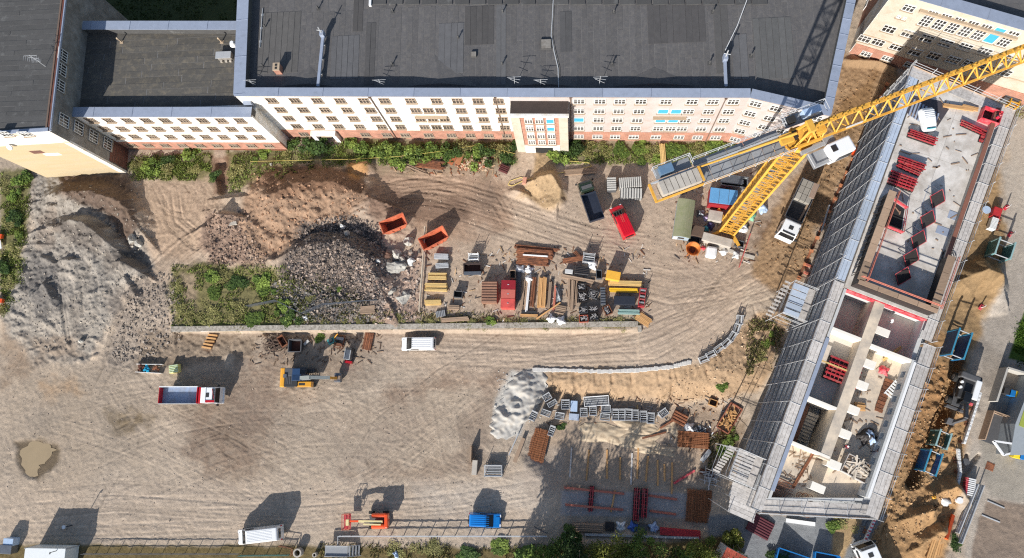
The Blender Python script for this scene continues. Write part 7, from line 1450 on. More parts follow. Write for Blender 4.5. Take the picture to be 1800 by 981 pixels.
def barrier_line(pts, label, group, seg=2.0):
    W3 = [GG(*p) for p in pts]
    k = 0
    for i in range(len(W3)-1):
        L_ = (W3[i+1]-W3[i]).length; n = max(1, round(L_/seg))
        for j in range(n):
            a, b2 = W3[i].lerp(W3[i+1], j/n), W3[i].lerp(W3[i+1], (j+1)/n); c = (a+b2)/2; c.z = gm(c.x, c.y)+.05; an = math.atan2(b2.y-a.y, b2.x-a.x)
            k += 1; t = thing('road_barrier', label+ORD[k], 'barrier', c, an, group); ln = (b2-a).length-.08
            B().box(0, 0, .85, ln, .28, .28).obj('board', M_wht, t, False); B().box(0, 0, .35, ln, .05, .12).obj('lower_board', M_wht, t, False)
            for x in (-ln/2+.15, ln/2-.15): B().box(x, 0, .06, .25, .7, .12).obj('foot', M_rust, t, False); B().box(x, 0, .5, .06, .06, .9).obj('post', M_met, t, False)
            for x in range(4): B().box(-ln/2+ln*(x+.5)/4, 0, 1.0, .22, .285, .02, .5).obj('stripe', M_redb if label.find('red') >= 0 else M_gwall, t, False)
barrier_line([(1717, 690), (1700, 745), (1688, 780)], 'white barrier board beside the wheeled excavator', 'white barrier line by the road'); barrier_line([(1679, 788), (1682, 830), (1686, 868)], 'white barrier board beside the sunk trench boxes', 'white barrier line by the trench'); barrier_line([(1533, 910), (1510, 960), (1498, 990)], 'red and white barrier board beside the white truck', 'red and white barriers by the truck')
g = GG(1700, 855); t = thing('barrier_stack', 'stack of white red striped barriers beside the grey steel rails', 'barrier stack', g, NANG-R(80))
for k in range(9): B().box(-1.0+k*.25, 0, .5, .16, 1.1, .8).obj('barrier', M_wht, t, False); B().box(-1.0+k*.25, -.5, .55, .17, .3, .72).obj('stripe', M_redb, t, False)
for k, (p, q_, lb) in enumerate((((1722, 852), (1683, 953), 'grey steel rail fence left of the cobbled yard, outer line'), ((1712, 850), (1678, 935), 'grey steel rail fence left of the cobbled yard, inner line'))):
    a, b2 = GG(*p), GG(*q_); t = thing('rail_fence', lb, 'fence', a, 0, 'grey steel rail fences')
    for h in (.35, .75, 1.1): B().beam((a.x, a.y, a.z+h), (b2.x, b2.y, b2.z+h), .12, .14).obj('rail', M_met, t)
    for j in range(5): c = a.lerp(b2, j/4); B().box(c.x, c.y, c.z+.55, .1, .1, 1.15).obj('post', M_met, t)
for k, (p, q_) in enumerate((((1735, 880), (1765, 893)), ((1725, 905), (1757, 918)))): bar(p, q_, .14, .1, M_met, ['upper', 'lower'][k]+' pale steel bar lying on the cobbled yard', 'steel_bar', 'bar', .06)
bar((1673, 905), (1661, 947), .36, .36, mat('orange_pipe', rgb(232, 92, 36), .5), 'orange plastic pipe lying beside the steel rails', 'orange_pipe', 'pipe', .3); timbers(1640, 962, None, 4.6, 1.0, 4, 2, NANG+R(90), 'long orange timbers at the bottom of the earth track', M_timber, jit=.15); timbers(1650, 962, None, 2.0, .8, 3, 2, NANG+R(95), 'short orange timbers beside the long ones', M_timber)
g = GG(1740, 820); o = B().box(0, 0, .02, 1.0, 1.0, .05).box(0, 0, .05, .8, .8, .04).obj('manhole_cover', M_rust); o.location = g; o.rotation_euler = (0, 0, NANG); tag(o, 'square manhole cover in the tarmac', 'manhole cover'); o = B().tube((0, 0, 0), (0, 0, .04), .45, 16).obj('manhole_cover', M_dgrey); o.location = GG(1698, 812); tag(o, 'round dark manhole cover beside the barrier line', 'manhole cover')
o = B().tube((0, 0, .3), (0, 0, .36), .55, 16).tube((0, 0, 0), (0, 0, .3), .05, 6).obj('cable_drum', M_tarpb); o.location = GG(1732, 370); tag(o, 'round pale blue drum lid on the sand beside the scaffold', 'drum')
rag(1661, 880, None, 1.1, 1.3, .6, 'white grey bag on the spoil heap', M_gwall, .4, 'big_bag', 'bag', 12, 140); rag(1642, 874, None, .5, .4, .3, 'small yellow bag on the spoil heap', M_tyel_p, .4, 'sack', 'sack', 8, 141); o = B().tube((0, 0, 0), (0, 0, .5), .4, 12).obj('bin', M_wht); o.location = GG(1684, 879); tag(o, 'small white round bin beside the barrier stack', 'bin')
# small modern building with bin yard
c0 = G(1800, 735, 0); t = thing('bin_shelter', 'low modern building with a walled bin yard at the right edge', 'building', (c0.x, c0.y, 0)); M_grc = mat('pale_render', rgb(176, 172, 164), .85, var=.06)
def wline(p, q_, h, m, nm='wall', w_=.25): a, b2 = G(*p, 0), G(*q_, 0); return B().beam((a.x, a.y, h/2), (b2.x, b2.y, h/2), w_, h).obj(nm, m, t)
wline((1738, 706), (1757, 648), 1.9, M_grc); wline((1757, 648), (1810, 664), 1.9, M_grc); wline((1720, 772), (1736, 722), 1.6, M_plank, 'screen', .12); wline((1736, 722), (1772, 735), 1.4, M_plank, 'screen', .1)
B().prism([xy(G(*p, 0)) for p in ((1720, 772), (1737, 722), (1800, 735), (1850, 760), (1790, 800))], -.2, .05).obj('yard_slab', M_dgrey, t)
B().prism([xy(G(*p, 3.2)) for p in ((1785, 745), (1822, 650), (1900, 670), (1880, 800), (1776, 800))], 0, 3.2).obj('roof_block', mat('grey_flat_roof', rgb(150, 156, 160), .7, var=.08), t); B().prism([xy(G(*p, 3.25)) for p in ((1791, 748), (1803, 712), (1830, 720), (1820, 760))], 3.21, 3.27).obj('roof_panel', mat('lime_panel', rgb(150, 160, 70), .6), t); B().prism([xy(G(*p, 3.25)) for p in ((1800, 770), (1812, 735), (1832, 740), (1826, 780))], 3.21, 3.28).obj('roof_panel', mat('navy_panel', rgb(40, 80, 140), .5), t)
for p, q_ in (((1746, 775), (1764, 800)), ((1764, 800), (1800, 790)), ((1746, 775), (1800, 783))): a, b2 = G(*p, 3.0), G(*q_, 3.0); B().beam(a, b2, .22, .3).obj('canopy_beam', M_wht, t)
def wbin(px, py, m, label): 
    g = G(px, py, 1.0); g.z = .05; t2 = thing('wheelie_bin', label, 'bin', g, R(-20), 'bins in the yard'); B().box(0, 0, .55, .7, .7, 1.0, taper=1.1).obj('body', m, t2, False); B().box(0, 0, 1.1, .82, .82, .1).obj('lid', m, t2, False, bevel=.03)
    for s_ in (-1, 1): wheel(t2, -.25, s_*.33, .1, .06, s_)
wbin(1770, 688, M_plast, 'black bin left of the blue one'); wbin(1779, 691, M_bskip, 'blue bin between the black and yellow bins'); wbin(1789, 694, mat('bin_yellow', rgb(226, 196, 40), .5), 'yellow bin in the walled yard'); wbin(1787, 800, mat('bin_yellow', rgb(226, 196, 40)), 'yellow bin under the white canopy'); wbin(1797, 802, M_bskip, 'blue bin under the white canopy')
# shoring wall beside the pit
a, b2 = G(1556, 152, -.3), G(1402, 490, -.3); t = thing('shoring_wall', 'row of steel soldier piles with timber lagging between the earth track and the west scaffold', 'shoring wall', a); M_lag = mat('dark_red_lagging', rgb(104, 66, 54), .85, var=.25)
for i in range(16):
    p = a.lerp(b2, i/15); B().box(p.x, p.y, -.9, .3, .3, 2.6, NANG).obj('soldier_pile', M_rust, t); B().box(p.x, p.y, .43, .55, .42, .12, NANG+RNG.uniform(-.3, .3)).obj('pile_cap', mat('orange_brown_cap', rgb(196, 128, 88), .8, rand=.2), t)
    if i < 15: q_ = a.lerp(b2, (i+1)/15); B().beam((p.x, p.y, -1.1), (q_.x, q_.y, -1.1), .12, 1.7).obj('lagging', M_lag, t); B().beam((p.x, p.y, .0), (q_.x, q_.y, .0), .3, .2).obj('waler', M_rust, t)
rag(1503, 270, None, 1.0, 1.4, .6, 'orange tarpaulin bundle on the edge of the pit', M_orange, .3, seed=150); bar((1414, 466), (1434, 474), .3, .3, M_pink, 'upper red beam across the pit beside the access tower', 'red_beam', 'beam', .5); bar((1412, 480), (1432, 488), .3, .3, M_pink, 'lower red beam across the pit beside the access tower', 'red_beam', 'beam', .5)
bar((1456, 362), (1442, 408), .2, .2, M_met, 'pale pole leaning along the pit edge', 'pole', 'pole', .4)
crate(1784, 168, 2.2, 2.2, 1.2, R(-30), 'dark slatted box beside the shrubs in the north east corner', M_dgrey, 'box', 'box', ridges=5); t = thing('steel_trestle', 'small yellow steel frame at the north east scaffold corner', 'trestle', L(-1.0, 12.4, 13.05), NANG)
for x in (-.5, .5): B().box(x, 0, .5, .12, .8, 1.0).obj('upright', M_tyel_p, t, False)
for z in (.2, .95): B().box(0, 0, z, 1.1, .1, .12).obj('bar', M_tyel_p, t, False)
rag(1790, 152, None, 1.8, .9, .3, 'white sheet lying among the north east shrubs', M_wht, .1, seed=151)
# bits in front of the facade
timbers(1165, 277, None, 4.0, .8, 4, 4, R(92), 'upright stack of yellow brown beams in the weeds under the facade', M_tyel); timbers(1020, 303, None, 4.6, .9, 5, 3, R(3), 'brown and red boards lying right of the sand heap', M_plank); crate(922, 317, .55, 1.0, .8, R(-10), 'single reddish block with a hose beside the sand heap', mat('reddish_block', rgb(196, 140, 116), .8), 'block', 'reddish_block')
M_tape = mat('yellow_tape', rgb(220, 196, 110), .5); cable([(925, 315), (915, 312), (897, 318), (893, 325), (900, 327), (922, 317), (960, 308), (1010, 300), (1040, 292), (1035, 286), (1000, 283)], .12, .045, 'yellow hose looped beside the reddish block', M_tape, 'yellow_hose', 'hose'); cable([(440, 284), (520, 282), (620, 280), (700, 275), (760, 268), (840, 255), (905, 270)], .7, .02, 'yellow barrier tape strung in front of the bushes', M_tape, 'barrier_tape', 'tape')
timbers(756, 290, None, 4.2, 1.3, 6, 2, R(-8), 'rusty rails and dark bars lying before the bushes', M_rust, jit=.3); timbers(730, 296, None, 4.0, .6, 4, 1, R(-25), 'thin rusty rods splayed beside the rusty rails', M_plank, jit=.4); g = GG(801, 282); t = thing('rusty_plates', 'two rust orange plates leaning beside the brick heap', 'plates', g, R(60)); B().box(0, .4, .3, 2.0, .8, .06, 0, 0, R(20)).obj('plate', mat('orange_rust_plate', rgb(178, 104, 66), .8, var=.15), t, False); B().box(.4, -.5, .35, 1.8, .8, .06, .1, 0, R(18)).obj('plate', mat('brown_rust_plate', rgb(176, 116, 80), .8, var=.15), t, False)
crate(886, 296, 1.4, 1.1, .4, R(-25), 'dark red wire crate before the bushes left of the porch', mat('dark_red_wire', rgb(88, 44, 42), .8), 'crate', ridges=4)
for px, py, lb in ((3, 416, 'orange white marker board at the left edge, upper one'), (4, 529, 'orange marker board at the left edge, lower one')): bar((px-8, py), (px+6, py+1), .6, .5, M_orange, lb, 'marker_board', 'marker board', .5)
bar((2, 424), (4, 438), .5, .1, M_wht, 'white striped board beside the upper orange marker', 'marker_board', 'marker board', .4)
# wire fence in the scrub above the retaining wall
railing([(440, 540), (490, 530), (535, 553), (570, 537), (640, 531), (668, 530)], .0, 1.6, 2.6, 'thin wire mesh fence sagging through the scrub above the wall', M_steel, 'fence', rails=(.2, .55, .8, 1.05), wide=.05)
# people
def person(px, py, z, rz, label, top, legs, helmet, bend=.0):
    p = G(px, py, z); t = thing('person', label, 'person', p, rz)
    me = bpy.data.meshes.new('body'); sk = {'pel': (0, 0, .95), 'ch': (bend*.35, 0, 1.32), 'nk': (bend*.5, 0, 1.5), 'hd': (bend*.56, 0, 1.64), 'lk': (.08, .1, .5), 'lf': (-.05, .1, .06), 'lt': (.1, .11, .03), 'rk': (.12, -.1, .5), 'rf': (.16, -.1, .06), 'rt': (.3, -.11, .03), 'ls': (bend*.42, .2, 1.42), 'le': (bend*.5+.12, .26, 1.15), 'lh': (bend*.6+.34, .2, 1.05), 'rs': (bend*.42, -.2, 1.42), 're': (bend*.5+.1, -.27, 1.15), 'rh': (bend*.6+.3, -.2, 1.0)}
    nm = list(sk); ed = [('pel', 'ch'), ('ch', 'nk'), ('nk', 'hd'), ('pel', 'lk'), ('lk', 'lf'), ('lf', 'lt'), ('pel', 'rk'), ('rk', 'rf'), ('rf', 'rt'), ('ch', 'ls'), ('ls', 'le'), ('le', 'lh'), ('ch', 'rs'), ('rs', 're'), ('re', 'rh')]
    me.from_pydata([sk[k] for k in nm], [(nm.index(a), nm.index(b)) for a, b in ed], []); o = link('body', me, t); sm = o.modifiers.new('s', 'SKIN'); o.modifiers.new('u', 'SUBSURF').levels = 1
    rr = {'pel': .16, 'ch': .17, 'nk': .06, 'hd': .11, 'lk': .075, 'lf': .05, 'lt': .05, 'rk': .075, 'rf': .05, 'rt': .05, 'ls': .07, 'le': .05, 'lh': .04, 'rs': .07, 're': .05, 'rh': .04}
    for i, k in enumerate(nm): me.skin_vertices[0].data[i].radius = (rr[k], rr[k])
    me.skin_vertices[0].data[0].use_root = True; me.materials.append(legs)
    B().tube((bend*.30, 0, 1.0), (bend*.46, 0, 1.48), .20, 10, .18).obj('jacket', top, t, False, bevel=.04); B().tube((bend*.56, 0, 1.68), (bend*.57, 0, 1.80), .135, 10, .08).obj('helmet', helmet, t, False, bevel=.02)
    return t
M_jean = mat('dark_work_trousers', rgb(46, 48, 60), .9); M_skinn = mat('bare_skin', rgb(198, 150, 124), .6)
person(1483, 786, FZ_, 2.0, 'person in a red top standing in the shaded hall beside the corridor', M_redb, M_jean, M_wht, .3); person(1531, 795, FZ_, .4, 'person in dark clothes bending on the shaded hall floor', M_skinn, M_jean, M_orange, .8); person(1744, 214, SZ, 1.0, 'person in a bright red jacket beside the red box on the slab', mat('bright_red_jacket', rgb(226, 30, 60), .7), M_jean, M_redb, .2); person(1563, 568, FZ_-.3, 2.5, 'person in white overalls working in the dark room', M_wht, M_wht, M_wht, .6)
# ================================================================ RUBBLE, PLANTS
bpy.context.view_layer.update()
def jit_stone(rg, s_): 
    k = rg.uniform(.35, 1.05, (8, 3)); c = np.array([(x, y, z) for z in (-1, 1) for x, y in ((-1, -1), (1, -1), (1, 1), (-1, 1))])*.5*k*s_; return c
SF = [(3, 2, 1, 0), (4, 5, 6, 7), (0, 1, 5, 4), (1, 2, 6, 5), (2, 3, 7, 6), (3, 0, 4, 7)]
def stones(name, poly, n, smin, smax, cols, seed, dens=None):
    rg = np.random.default_rng(seed); xs = [p[0] for p in poly]; ys = [p[1] for p in poly]
    u = rg.uniform(min(xs), max(xs), n*3); v = rg.uniform(min(ys), max(ys), n*3); d = sdf_local(poly, u, v)+rg.normal(0, 5, n*3); k = np.where(d < 0)[0][:n]
    V_, F_, C_ = [], [], []
    for i in k:
        p = GG(float(u[i]), float(v[i])); s_ = smin*(smax/smin)**(rg.random()**2.2); c = jit_stone(rg, s_)*np.array([1.2, 1, .8]); a = rg.uniform(0, 6.28); ca, sa = math.cos(a), math.sin(a); ti = rg.uniform(-.5, .5)
        x, y, z = c[:, 0], c[:, 1], c[:, 2]; z2 = z*math.cos(ti)+x*math.sin(ti); x = x*math.cos(ti)-z*math.sin(ti); b0 = len(V_)
        V_ += [(p.x+xx*ca-yy*sa, p.y+xx*sa+yy*ca, p.z+zz+s_*.12) for xx, yy, zz in zip(x, y, z2)]; F_ += [tuple(q+b0 for q in f) for f in SF]
        cc = np.array(cols[rg.integers(len(cols))])*rg.uniform(.7, 1.25); C_ += [(*np.clip(cc, 0, .8), 1)]*8
    me = bpy.data.meshes.new(name); me.from_pydata(V_, [], F_); a = me.color_attributes.new('Col', 'FLOAT_COLOR', 'POINT'); a.data.foreach_set('color', np.array(C_, np.float32).ravel()); me.materials.append(M_stone); return stuff(link(name, me))
M_stone = attr_mat('rubble_stone', .9, .15, 5, .02, 8)
GR = [rgb(150, 142, 134), rgb(120, 114, 110), rgb(170, 160, 148), rgb(96, 94, 94)]
stones('rubble', [(500, 460), (540, 395), (610, 380), (668, 400), (680, 470), (676, 560), (600, 545), (520, 500)], 5200, .12, .42, [rgb(140, 126, 115), rgb(104, 96, 92), rgb(168, 150, 136), rgb(82, 78, 76)], 1)
stones('rubble', [(470, 490), (560, 500), (660, 545), (640, 572), (500, 560)], 1800, .1, .4, [rgb(130, 126, 120), rgb(100, 98, 96), rgb(160, 146, 132)], 2)
stones('rubble', [(60, 320), (250, 320), (262, 430), (220, 500), (190, 620), (60, 620), (20, 540)], 2200, .05, .26, [rgb(186, 176, 160), rgb(160, 150, 138), rgb(140, 132, 124)], 3)
stones('rubble', [(360, 370), (440, 380), (470, 470), (370, 470)], 1100, .08, .4, [rgb(170, 146, 128), rgb(140, 116, 100), rgb(120, 104, 94)], 4)
stones('rubble', [(440, 300), (640, 300), (650, 370), (460, 460)], 900, .08, .35, [rgb(190, 152, 122), rgb(160, 124, 98)], 5)
stones('rubble', [(620, 470), (740, 430), (738, 560), (660, 570)], 900, .08, .5, [rgb(196, 176, 160), rgb(150, 136, 126), rgb(120, 112, 106)], 6)
stones('rubble', [(230, 480), (320, 480), (320, 590), (260, 640), (190, 640)], 1300, .08, .4, [rgb(160, 148, 136), rgb(130, 120, 110)], 7)
stones('rubble', [(530, 430), (560, 395), (640, 390), (675, 430), (672, 480), (600, 440)], 800, .1, .4, [rgb(84, 78, 76), rgb(104, 96, 90), rgb(140, 128, 118)], 17)
stones('brick_rubble', [(800, 285), (830, 272), (868, 282), (850, 300), (812, 300)], 420, .16, .5, [rgb(200, 176, 150), rgb(170, 110, 84), rgb(190, 160, 130)], 8)
stones('spoil_clods', [(1560, 780), (1640, 640), (1690, 650), (1690, 840), (1660, 960), (1500, 960)], 1700, .07, .3, [rgb(188, 156, 118), rgb(166, 132, 96)], 9)
stones('gravel_scatter', [(0, 600), (900, 600), (900, 930), (0, 950)], 1600, .05, .16, [rgb(190, 174, 158), rgb(130, 116, 104)], 10); stones('gravel_scatter', [(680, 290), (1300, 280), (1260, 480), (700, 440)], 1200, .05, .18, [rgb(196, 176, 156), rgb(130, 112, 98)], 11); stones('gravel_scatter', [(870, 660), (950, 650), (950, 740), (870, 765)], 160, .12, .35, [rgb(210, 206, 198), rgb(186, 182, 176)], 12); stones('gravel_scatter', [(1500, 120), (1570, 130), (1420, 480), (1340, 470)], 900, .06, .3, [rgb(180, 146, 108), rgb(130, 100, 72)], 13); stones('gravel_scatter', [(1150, 700), (1300, 560), (1390, 560), (1330, 690), (1260, 840)], 900, .06, .25, [rgb(210, 186, 156), rgb(150, 122, 96)], 14)
# single big lumps
def boulder(px, py, sx, sy, h, label, m, seed, rz=0):
    rg = np.random.default_rng(seed); bm = bmesh.new(); bmesh.ops.create_icosphere(bm, subdivisions=3, radius=1.0); 
    dirs = rg.normal(size=(9, 3)); dirs /= np.linalg.norm(dirs, axis=1)[:, None]; cut = rg.uniform(.55, .9, 9)
    for v in bm.verts:
        c = np.array(v.co); k = dirs@c; 
        for i in range(9):
            if k[i] > cut[i]: c -= dirs[i]*(k[i]-cut[i]); 
        c *= 1+.06*rg.normal(); v.co = (c[0]*sx/2, c[1]*sy/2, max(-.1, c[2])*h)
    me = bpy.data.meshes.new('boulder'); bm.to_mesh(me); bm.free(); me.materials.append(m); o = link('boulder', me); o.location = GG(px, py)+Vector((0, 0, h*.1)); o.rotation_euler = (0, 0, rz); return tag(o, label, 'boulder', 'broken concrete lumps by the skips')
M_lump = mat('broken_concrete', rgb(186, 182, 172), .9, var=.16, scale=2.5, dirt=rgb(140, 134, 126), dirt_amt=.6, bump=.05, bscale=5); M_lumpb = mat('brown_lump', rgb(112, 84, 70), .9, var=.15)
for k, (px, py, sx, sy, h, lb, m_) in enumerate(((692, 470, 4.0, 2.2, .9, 'largest flat white concrete lump beside the long pole', M_lump), (697, 449, 1.8, 1.8, 1.2, 'upright white concrete lump above the largest one', M_lump), (719, 424, 1.6, 1.6, 1.3, 'round concrete lump between the two orange skips', M_lump), (677, 449, 1.8, 1.1, .7, 'dark brown lump left of the upright white one', M_lumpb), (707, 457, 1.0, .9, .8, 'pale tan lump right of the upright white one', M_conc), (725, 460, 1.3, 1.6, .8, 'grey lump at the right of the lump heap', M_gwall), (709, 523, 2.6, 2.0, .6, 'flat white lump low down beside the pole', M_lump), (690, 512, 1.6, .7, .5, 'small white slab left of the low flat lump', M_lump), (611, 411, 1.1, 1.1, .8, 'pale block sitting on top of the dark rubble heap', M_conc), (603, 398, .9, .9, .7, 'grey block at the crest of the dark rubble heap', M_gwall), (234, 421, 1.9, 1.6, 1.0, 'pale boulder on the right rim of the gravel heap', M_lump), (246, 428, 1.3, 1.2, .9, 'smaller boulder beside the pale one on the gravel heap', M_lump), (664, 460, .9, .9, .5, 'bluish small lump at the left of the lump heap', M_gwall), (143, 600, .8, .8, .4, 'white stone at the lower end of the gravel heap', M_lump), (478, 289, .6, .6, .5, 'single pale stone above the brown heap', M_lump))): boulder(px, py, sx, sy, h, lb, m_, 200+k, k)
bar((403, 395), (417, 392), .5, .4, M_conc, 'broken beam in the small brown rubble heap', 'broken_beam', 'beam', .1)
# puddle of muddy water
o = B().prism(_pud, pz-.3, pz).obj('puddle', mat('muddy_water', rgb(160, 141, 112), .3, var=.06, scale=.6)); struct(o)
# ---------------- plants
def leaf_mat(name, c, var=.35):
    m = bpy.data.materials.new(name); m.use_nodes = True; n = m.node_tree.nodes; l = m.node_tree.links; b = n['Principled BSDF']; b.inputs['Roughness'].default_value = .6; b.inputs['Specular IOR Level'].default_value = .25
    a = n.new('ShaderNodeAttribute'); a.attribute_name = 'Col'; oi = n.new('ShaderNodeObjectInfo'); mr = n.new('ShaderNodeMapRange'); mr.inputs[3].default_value = .8; mr.inputs[4].default_value = 1.2; l.new(oi.outputs['Random'], mr.inputs[0])
    vm = n.new('ShaderNodeVectorMath'); vm.operation = 'SCALE'; l.new(a.outputs['Color'], vm.inputs[0]); l.new(mr.outputs[0], vm.inputs['Scale']); l.new(vm.outputs[0], b.inputs['Base Color'])
    return m
M_leaf = leaf_mat('leaf', (1, 1, 1))
def leaves(name, n, rad, hgt, size, c0, c1, seed, clumps=9, flat=.5):
    rg = np.random.default_rng(seed); cc = rg.normal(size=(clumps, 3))*[.45, .45, .3]; cr = rg.uniform(.25, .55, clumps); tone = rg.uniform(.0, 1, clumps)
    V_, F_, C_ = [], [], []
    for i in range(n):
        k = rg.integers(clumps); d = rg.normal(size=3); d /= np.linalg.norm(d); p = cc[k]+d*cr[k]*rg.random()**.4; p = np.array([p[0]*rad, p[1]*rad, max(.02, (p[2]+.75)*.62)*hgt])
        nn = np.array([rg.normal(0, flat), rg.normal(0, flat), 1.0]); nn /= np.linalg.norm(nn); a = np.cross(nn, rg.normal(size=3)); a /= np.linalg.norm(a); b = np.cross(nn, a); s_ = size*rg.uniform(.6, 1.3); b0 = len(V_)
        V_ += [tuple(p-a*s_*.5), tuple(p-b*s_*.28), tuple(p+a*s_*.5), tuple(p+b*s_*.28)]; F_.append((b0, b0+1, b0+2, b0+3)); t_ = np.clip(tone[k]*.7+rg.uniform(0, .4), 0, 1); c = np.array(c0)*(1-t_)+np.array(c1)*t_; c = c*rg.uniform(.75, 1.25); C_ += [(*c, 1)]*4
    me = bpy.data.meshes.new(name); me.from_pydata(V_, [], F_); a = me.color_attributes.new('Col', 'FLOAT_COLOR', 'POINT'); a.data.foreach_set('color', np.array(C_, np.float32).ravel()); me.materials.append(M_leaf); return me
G1, G2 = rgb(64, 86, 36), rgb(128, 146, 66); O1, O2 = rgb(96, 96, 56), rgb(150, 144, 90); D1, D2 = rgb(38, 58, 30), rgb(80, 102, 46)
LM = {'lush': [leaves('foliage', 900, 1, 1, .26, G1, G2, 300+i) for i in range(3)], 'dry': [leaves('foliage', 650, 1, 1, .17, O1, O2, 310+i, 12) for i in range(3)], 'dark': [leaves('foliage', 1000, 1, 1, .22, D1, D2, 320+i) for i in range(3)]}
TW = B().tube((0, 0, 0), (.1, .05, .5), .05, 5, .03).tube((0, 0, 0), (-.2, .1, .45), .04, 5, .02).tube((0, 0, 0), (.05, -.25, .4), .04, 5, .02).mesh('stem', M_plank)
def bush(px, py, r, h, kind, label, k=[0], name='shrub', cat='shrub', group=None):
    k[0] += 1; p = GG(px, py); p.z = gm(p.x, p.y)-.05; t = thing(name, label, cat, p, RNG.uniform(0, 6), group); link('foliage', LM[kind][k[0] % 3], t, sc=(r*.9, r*.9*RNG.uniform(.75, 1.1), h*.58)); link('stem', TW, t, sc=(r*.8, r*.8, h*.58)); return t
gbush = 'shrubs growing along the foot of the facade'
NTH = 'first second third fourth fifth sixth seventh eighth ninth tenth eleventh twelfth thirteenth fourteenth fifteenth sixteenth seventeenth'.split()
bl = [(245, 288, 1.5, 1.5, 'dry', 'dry olive shrub at the corner of the end block'), (272, 290, 1.7, 1.8, 'lush', 'green shrub beside the end block corner'), (298, 300, 1.6, 1.4, 'dry', 'yellowish shrub in front of the low wing, lowest of its patch'), (300, 280, 1.5, 1.6, 'dark', 'dark shrub under the low wing windows'), (337, 265, 1.9, 2.0, 'lush', 'bright shrub standing at the low wing front'), (345, 300, 1.3, 1.0, 'dry', 'small dry shrub left of the dug gully'), (388, 310, 1.3, 1.5, 'dark', 'dark narrow shrub at the left rim of the dug gully'), (415, 305, 1.5, 1.3, 'dry', 'olive shrub at the right rim of the dug gully'), (430, 330, 1.6, 1.2, 'dry', 'dry shrub beside the brown heap'), (460, 272, 1.6, 1.2, 'lush', 'low green shrub at the right end of the low wing'), (520, 255, 1.6, 1.6, 'dark', 'shrub in the corner between low wing and long building'), (553, 262, 2.5, 2.4, 'dark', 'large dark green shrub left of the side entrance'), (500, 278, 1.6, .9, 'dry', 'low dry weeds before the corner shrub'),
      (615, 252, 1.4, 1.3, 'lush', 'bright shrub just right of the side entrance')]
for i in range(13): bl.append((636+i*20, 264+((i*7) % 3)*4, 1.7, 1.7+.3*(i % 3), 'lush' if i < 8 else ('dry', 'lush', 'dark')[i % 3], NTH[i]+' shrub from the left in the dense green row under the white facade'))
bl += [(700, 285, 1.3, 1.0, 'lush', 'low shrub before the dense row, above the rusty rods'), (640, 281, 1.4, 1.1, 'lush', 'low shrub at the left front of the dense row'), (886, 280, 1.3, 1.3, 'dark', 'round dark shrub above the dark red crate'), (902, 262, 1.2, 1.2, 'dark', 'shrub touching the left side of the porch'), (985, 266, 2.0, 1.9, 'lush', 'large bright shrub right of the porch door'), (1003, 268, 2.0, 2.0, 'dark', 'large shrub right of the porch, the outer one'), (1030, 262, 1.7, 1.1, 'dry', 'dry weeds right of the porch shrubs'), (1060, 262, 1.4, .7, 'dry', 'thin weeds under the cream facade, first patch'), (1095, 265, 1.9, 1.0, 'lush', 'green weeds under the cream facade'), (1125, 268, 1.9, 1.0, 'lush', 'green weeds left of the upright beam stack'), (1145, 272, 1.6, .9, 'dry', 'yellow flowering weeds left of the beam stack'), (1188, 262, 1.8, 1.0, 'lush', 'green weeds right of the beam stack'), (1225, 262, 1.7, .8, 'dry', 'dry weeds under the bend of the facade'), (1260, 260, 1.7, .9, 'lush', 'green weeds under the right end of the facade'), (1350, 305, 1.6, 1.0, 'lush', 'weeds behind the crane mast'), (1300, 268, 1.5, .8, 'dry', 'weeds at the end of the facade strip')]
for px, py, r, h, kd, lb in bl: bush(px, py, r, h, kd, lb, group=gbush)
gs = 'shrubs in the scrub patch'
for k, (px, py, r, h, kd, lb) in enumerate(((372, 490, 1.6, 1.0, 'lush', 'green shrub at the upper left of the scrub patch'), (395, 488, 1.6, .9, 'dry', 'dry shrub at the top of the scrub patch'), (425, 495, 2.0, 1.1, 'dark', 'dark shrub in the middle of the scrub patch'), (455, 490, 1.9, 1.2, 'lush', 'bright shrub at the upper right of the scrub patch'), (380, 515, 1.8, .9, 'lush', 'bright shrub in the left of the scrub patch'), (470, 512, 1.6, .9, 'lush', 'bright shrub beside the stony ground'), (345, 555, 1.7, .8, 'dry', 'yellow scrub near the left wall end'), (320, 545, 1.3, .9, 'dry', 'yellow tuft at the left wall end'), (375, 558, 1.8, .8, 'dry', 'olive scrub along the wall, left part'), (415, 550, 1.9, .9, 'dry', 'olive scrub above the wall, second clump'), (450, 558, 1.8, .8, 'lush', 'green scrub above the wall, third clump'), (495, 540, 1.6, 1.1, 'lush', 'bright shrub left of the white sheet'), (510, 560, 1.6, .9, 'dark', 'dark scrub at the wall below the bright shrub'), (315, 505, 1.0, .7, 'dry', 'dry tuft at the left rim of the scrub patch'), (595, 505, .9, .6, 'lush', 'single green weed on the rubble slope'), (625, 495, 1.1, .6, 'dry', 'dry weed on the rubble slope'), (545, 525, .9, .6, 'dry', 'dry weed at the wire fence bend'), (700, 560, 1.0, .6, 'dry', 'dry weeds at the wall below the flat lump'), (860, 567, 1.0, .6, 'lush', 'green weeds at the wall below the brown container'), (562, 596, 1.0, .6, 'lush', 'pale green weeds at the foot of the wall'))): bush(px, py, r, h, kd, lb, group=gs)
for i in range(17): bush(575+i*32+RNG.uniform(-8, 8), 569, 1.0, .45, 'dry', NTH[i]+' clump from the left of low dry weeds on the retaining wall', group='weeds along the retaining wall')
gw = 'shrubs along the left edge'
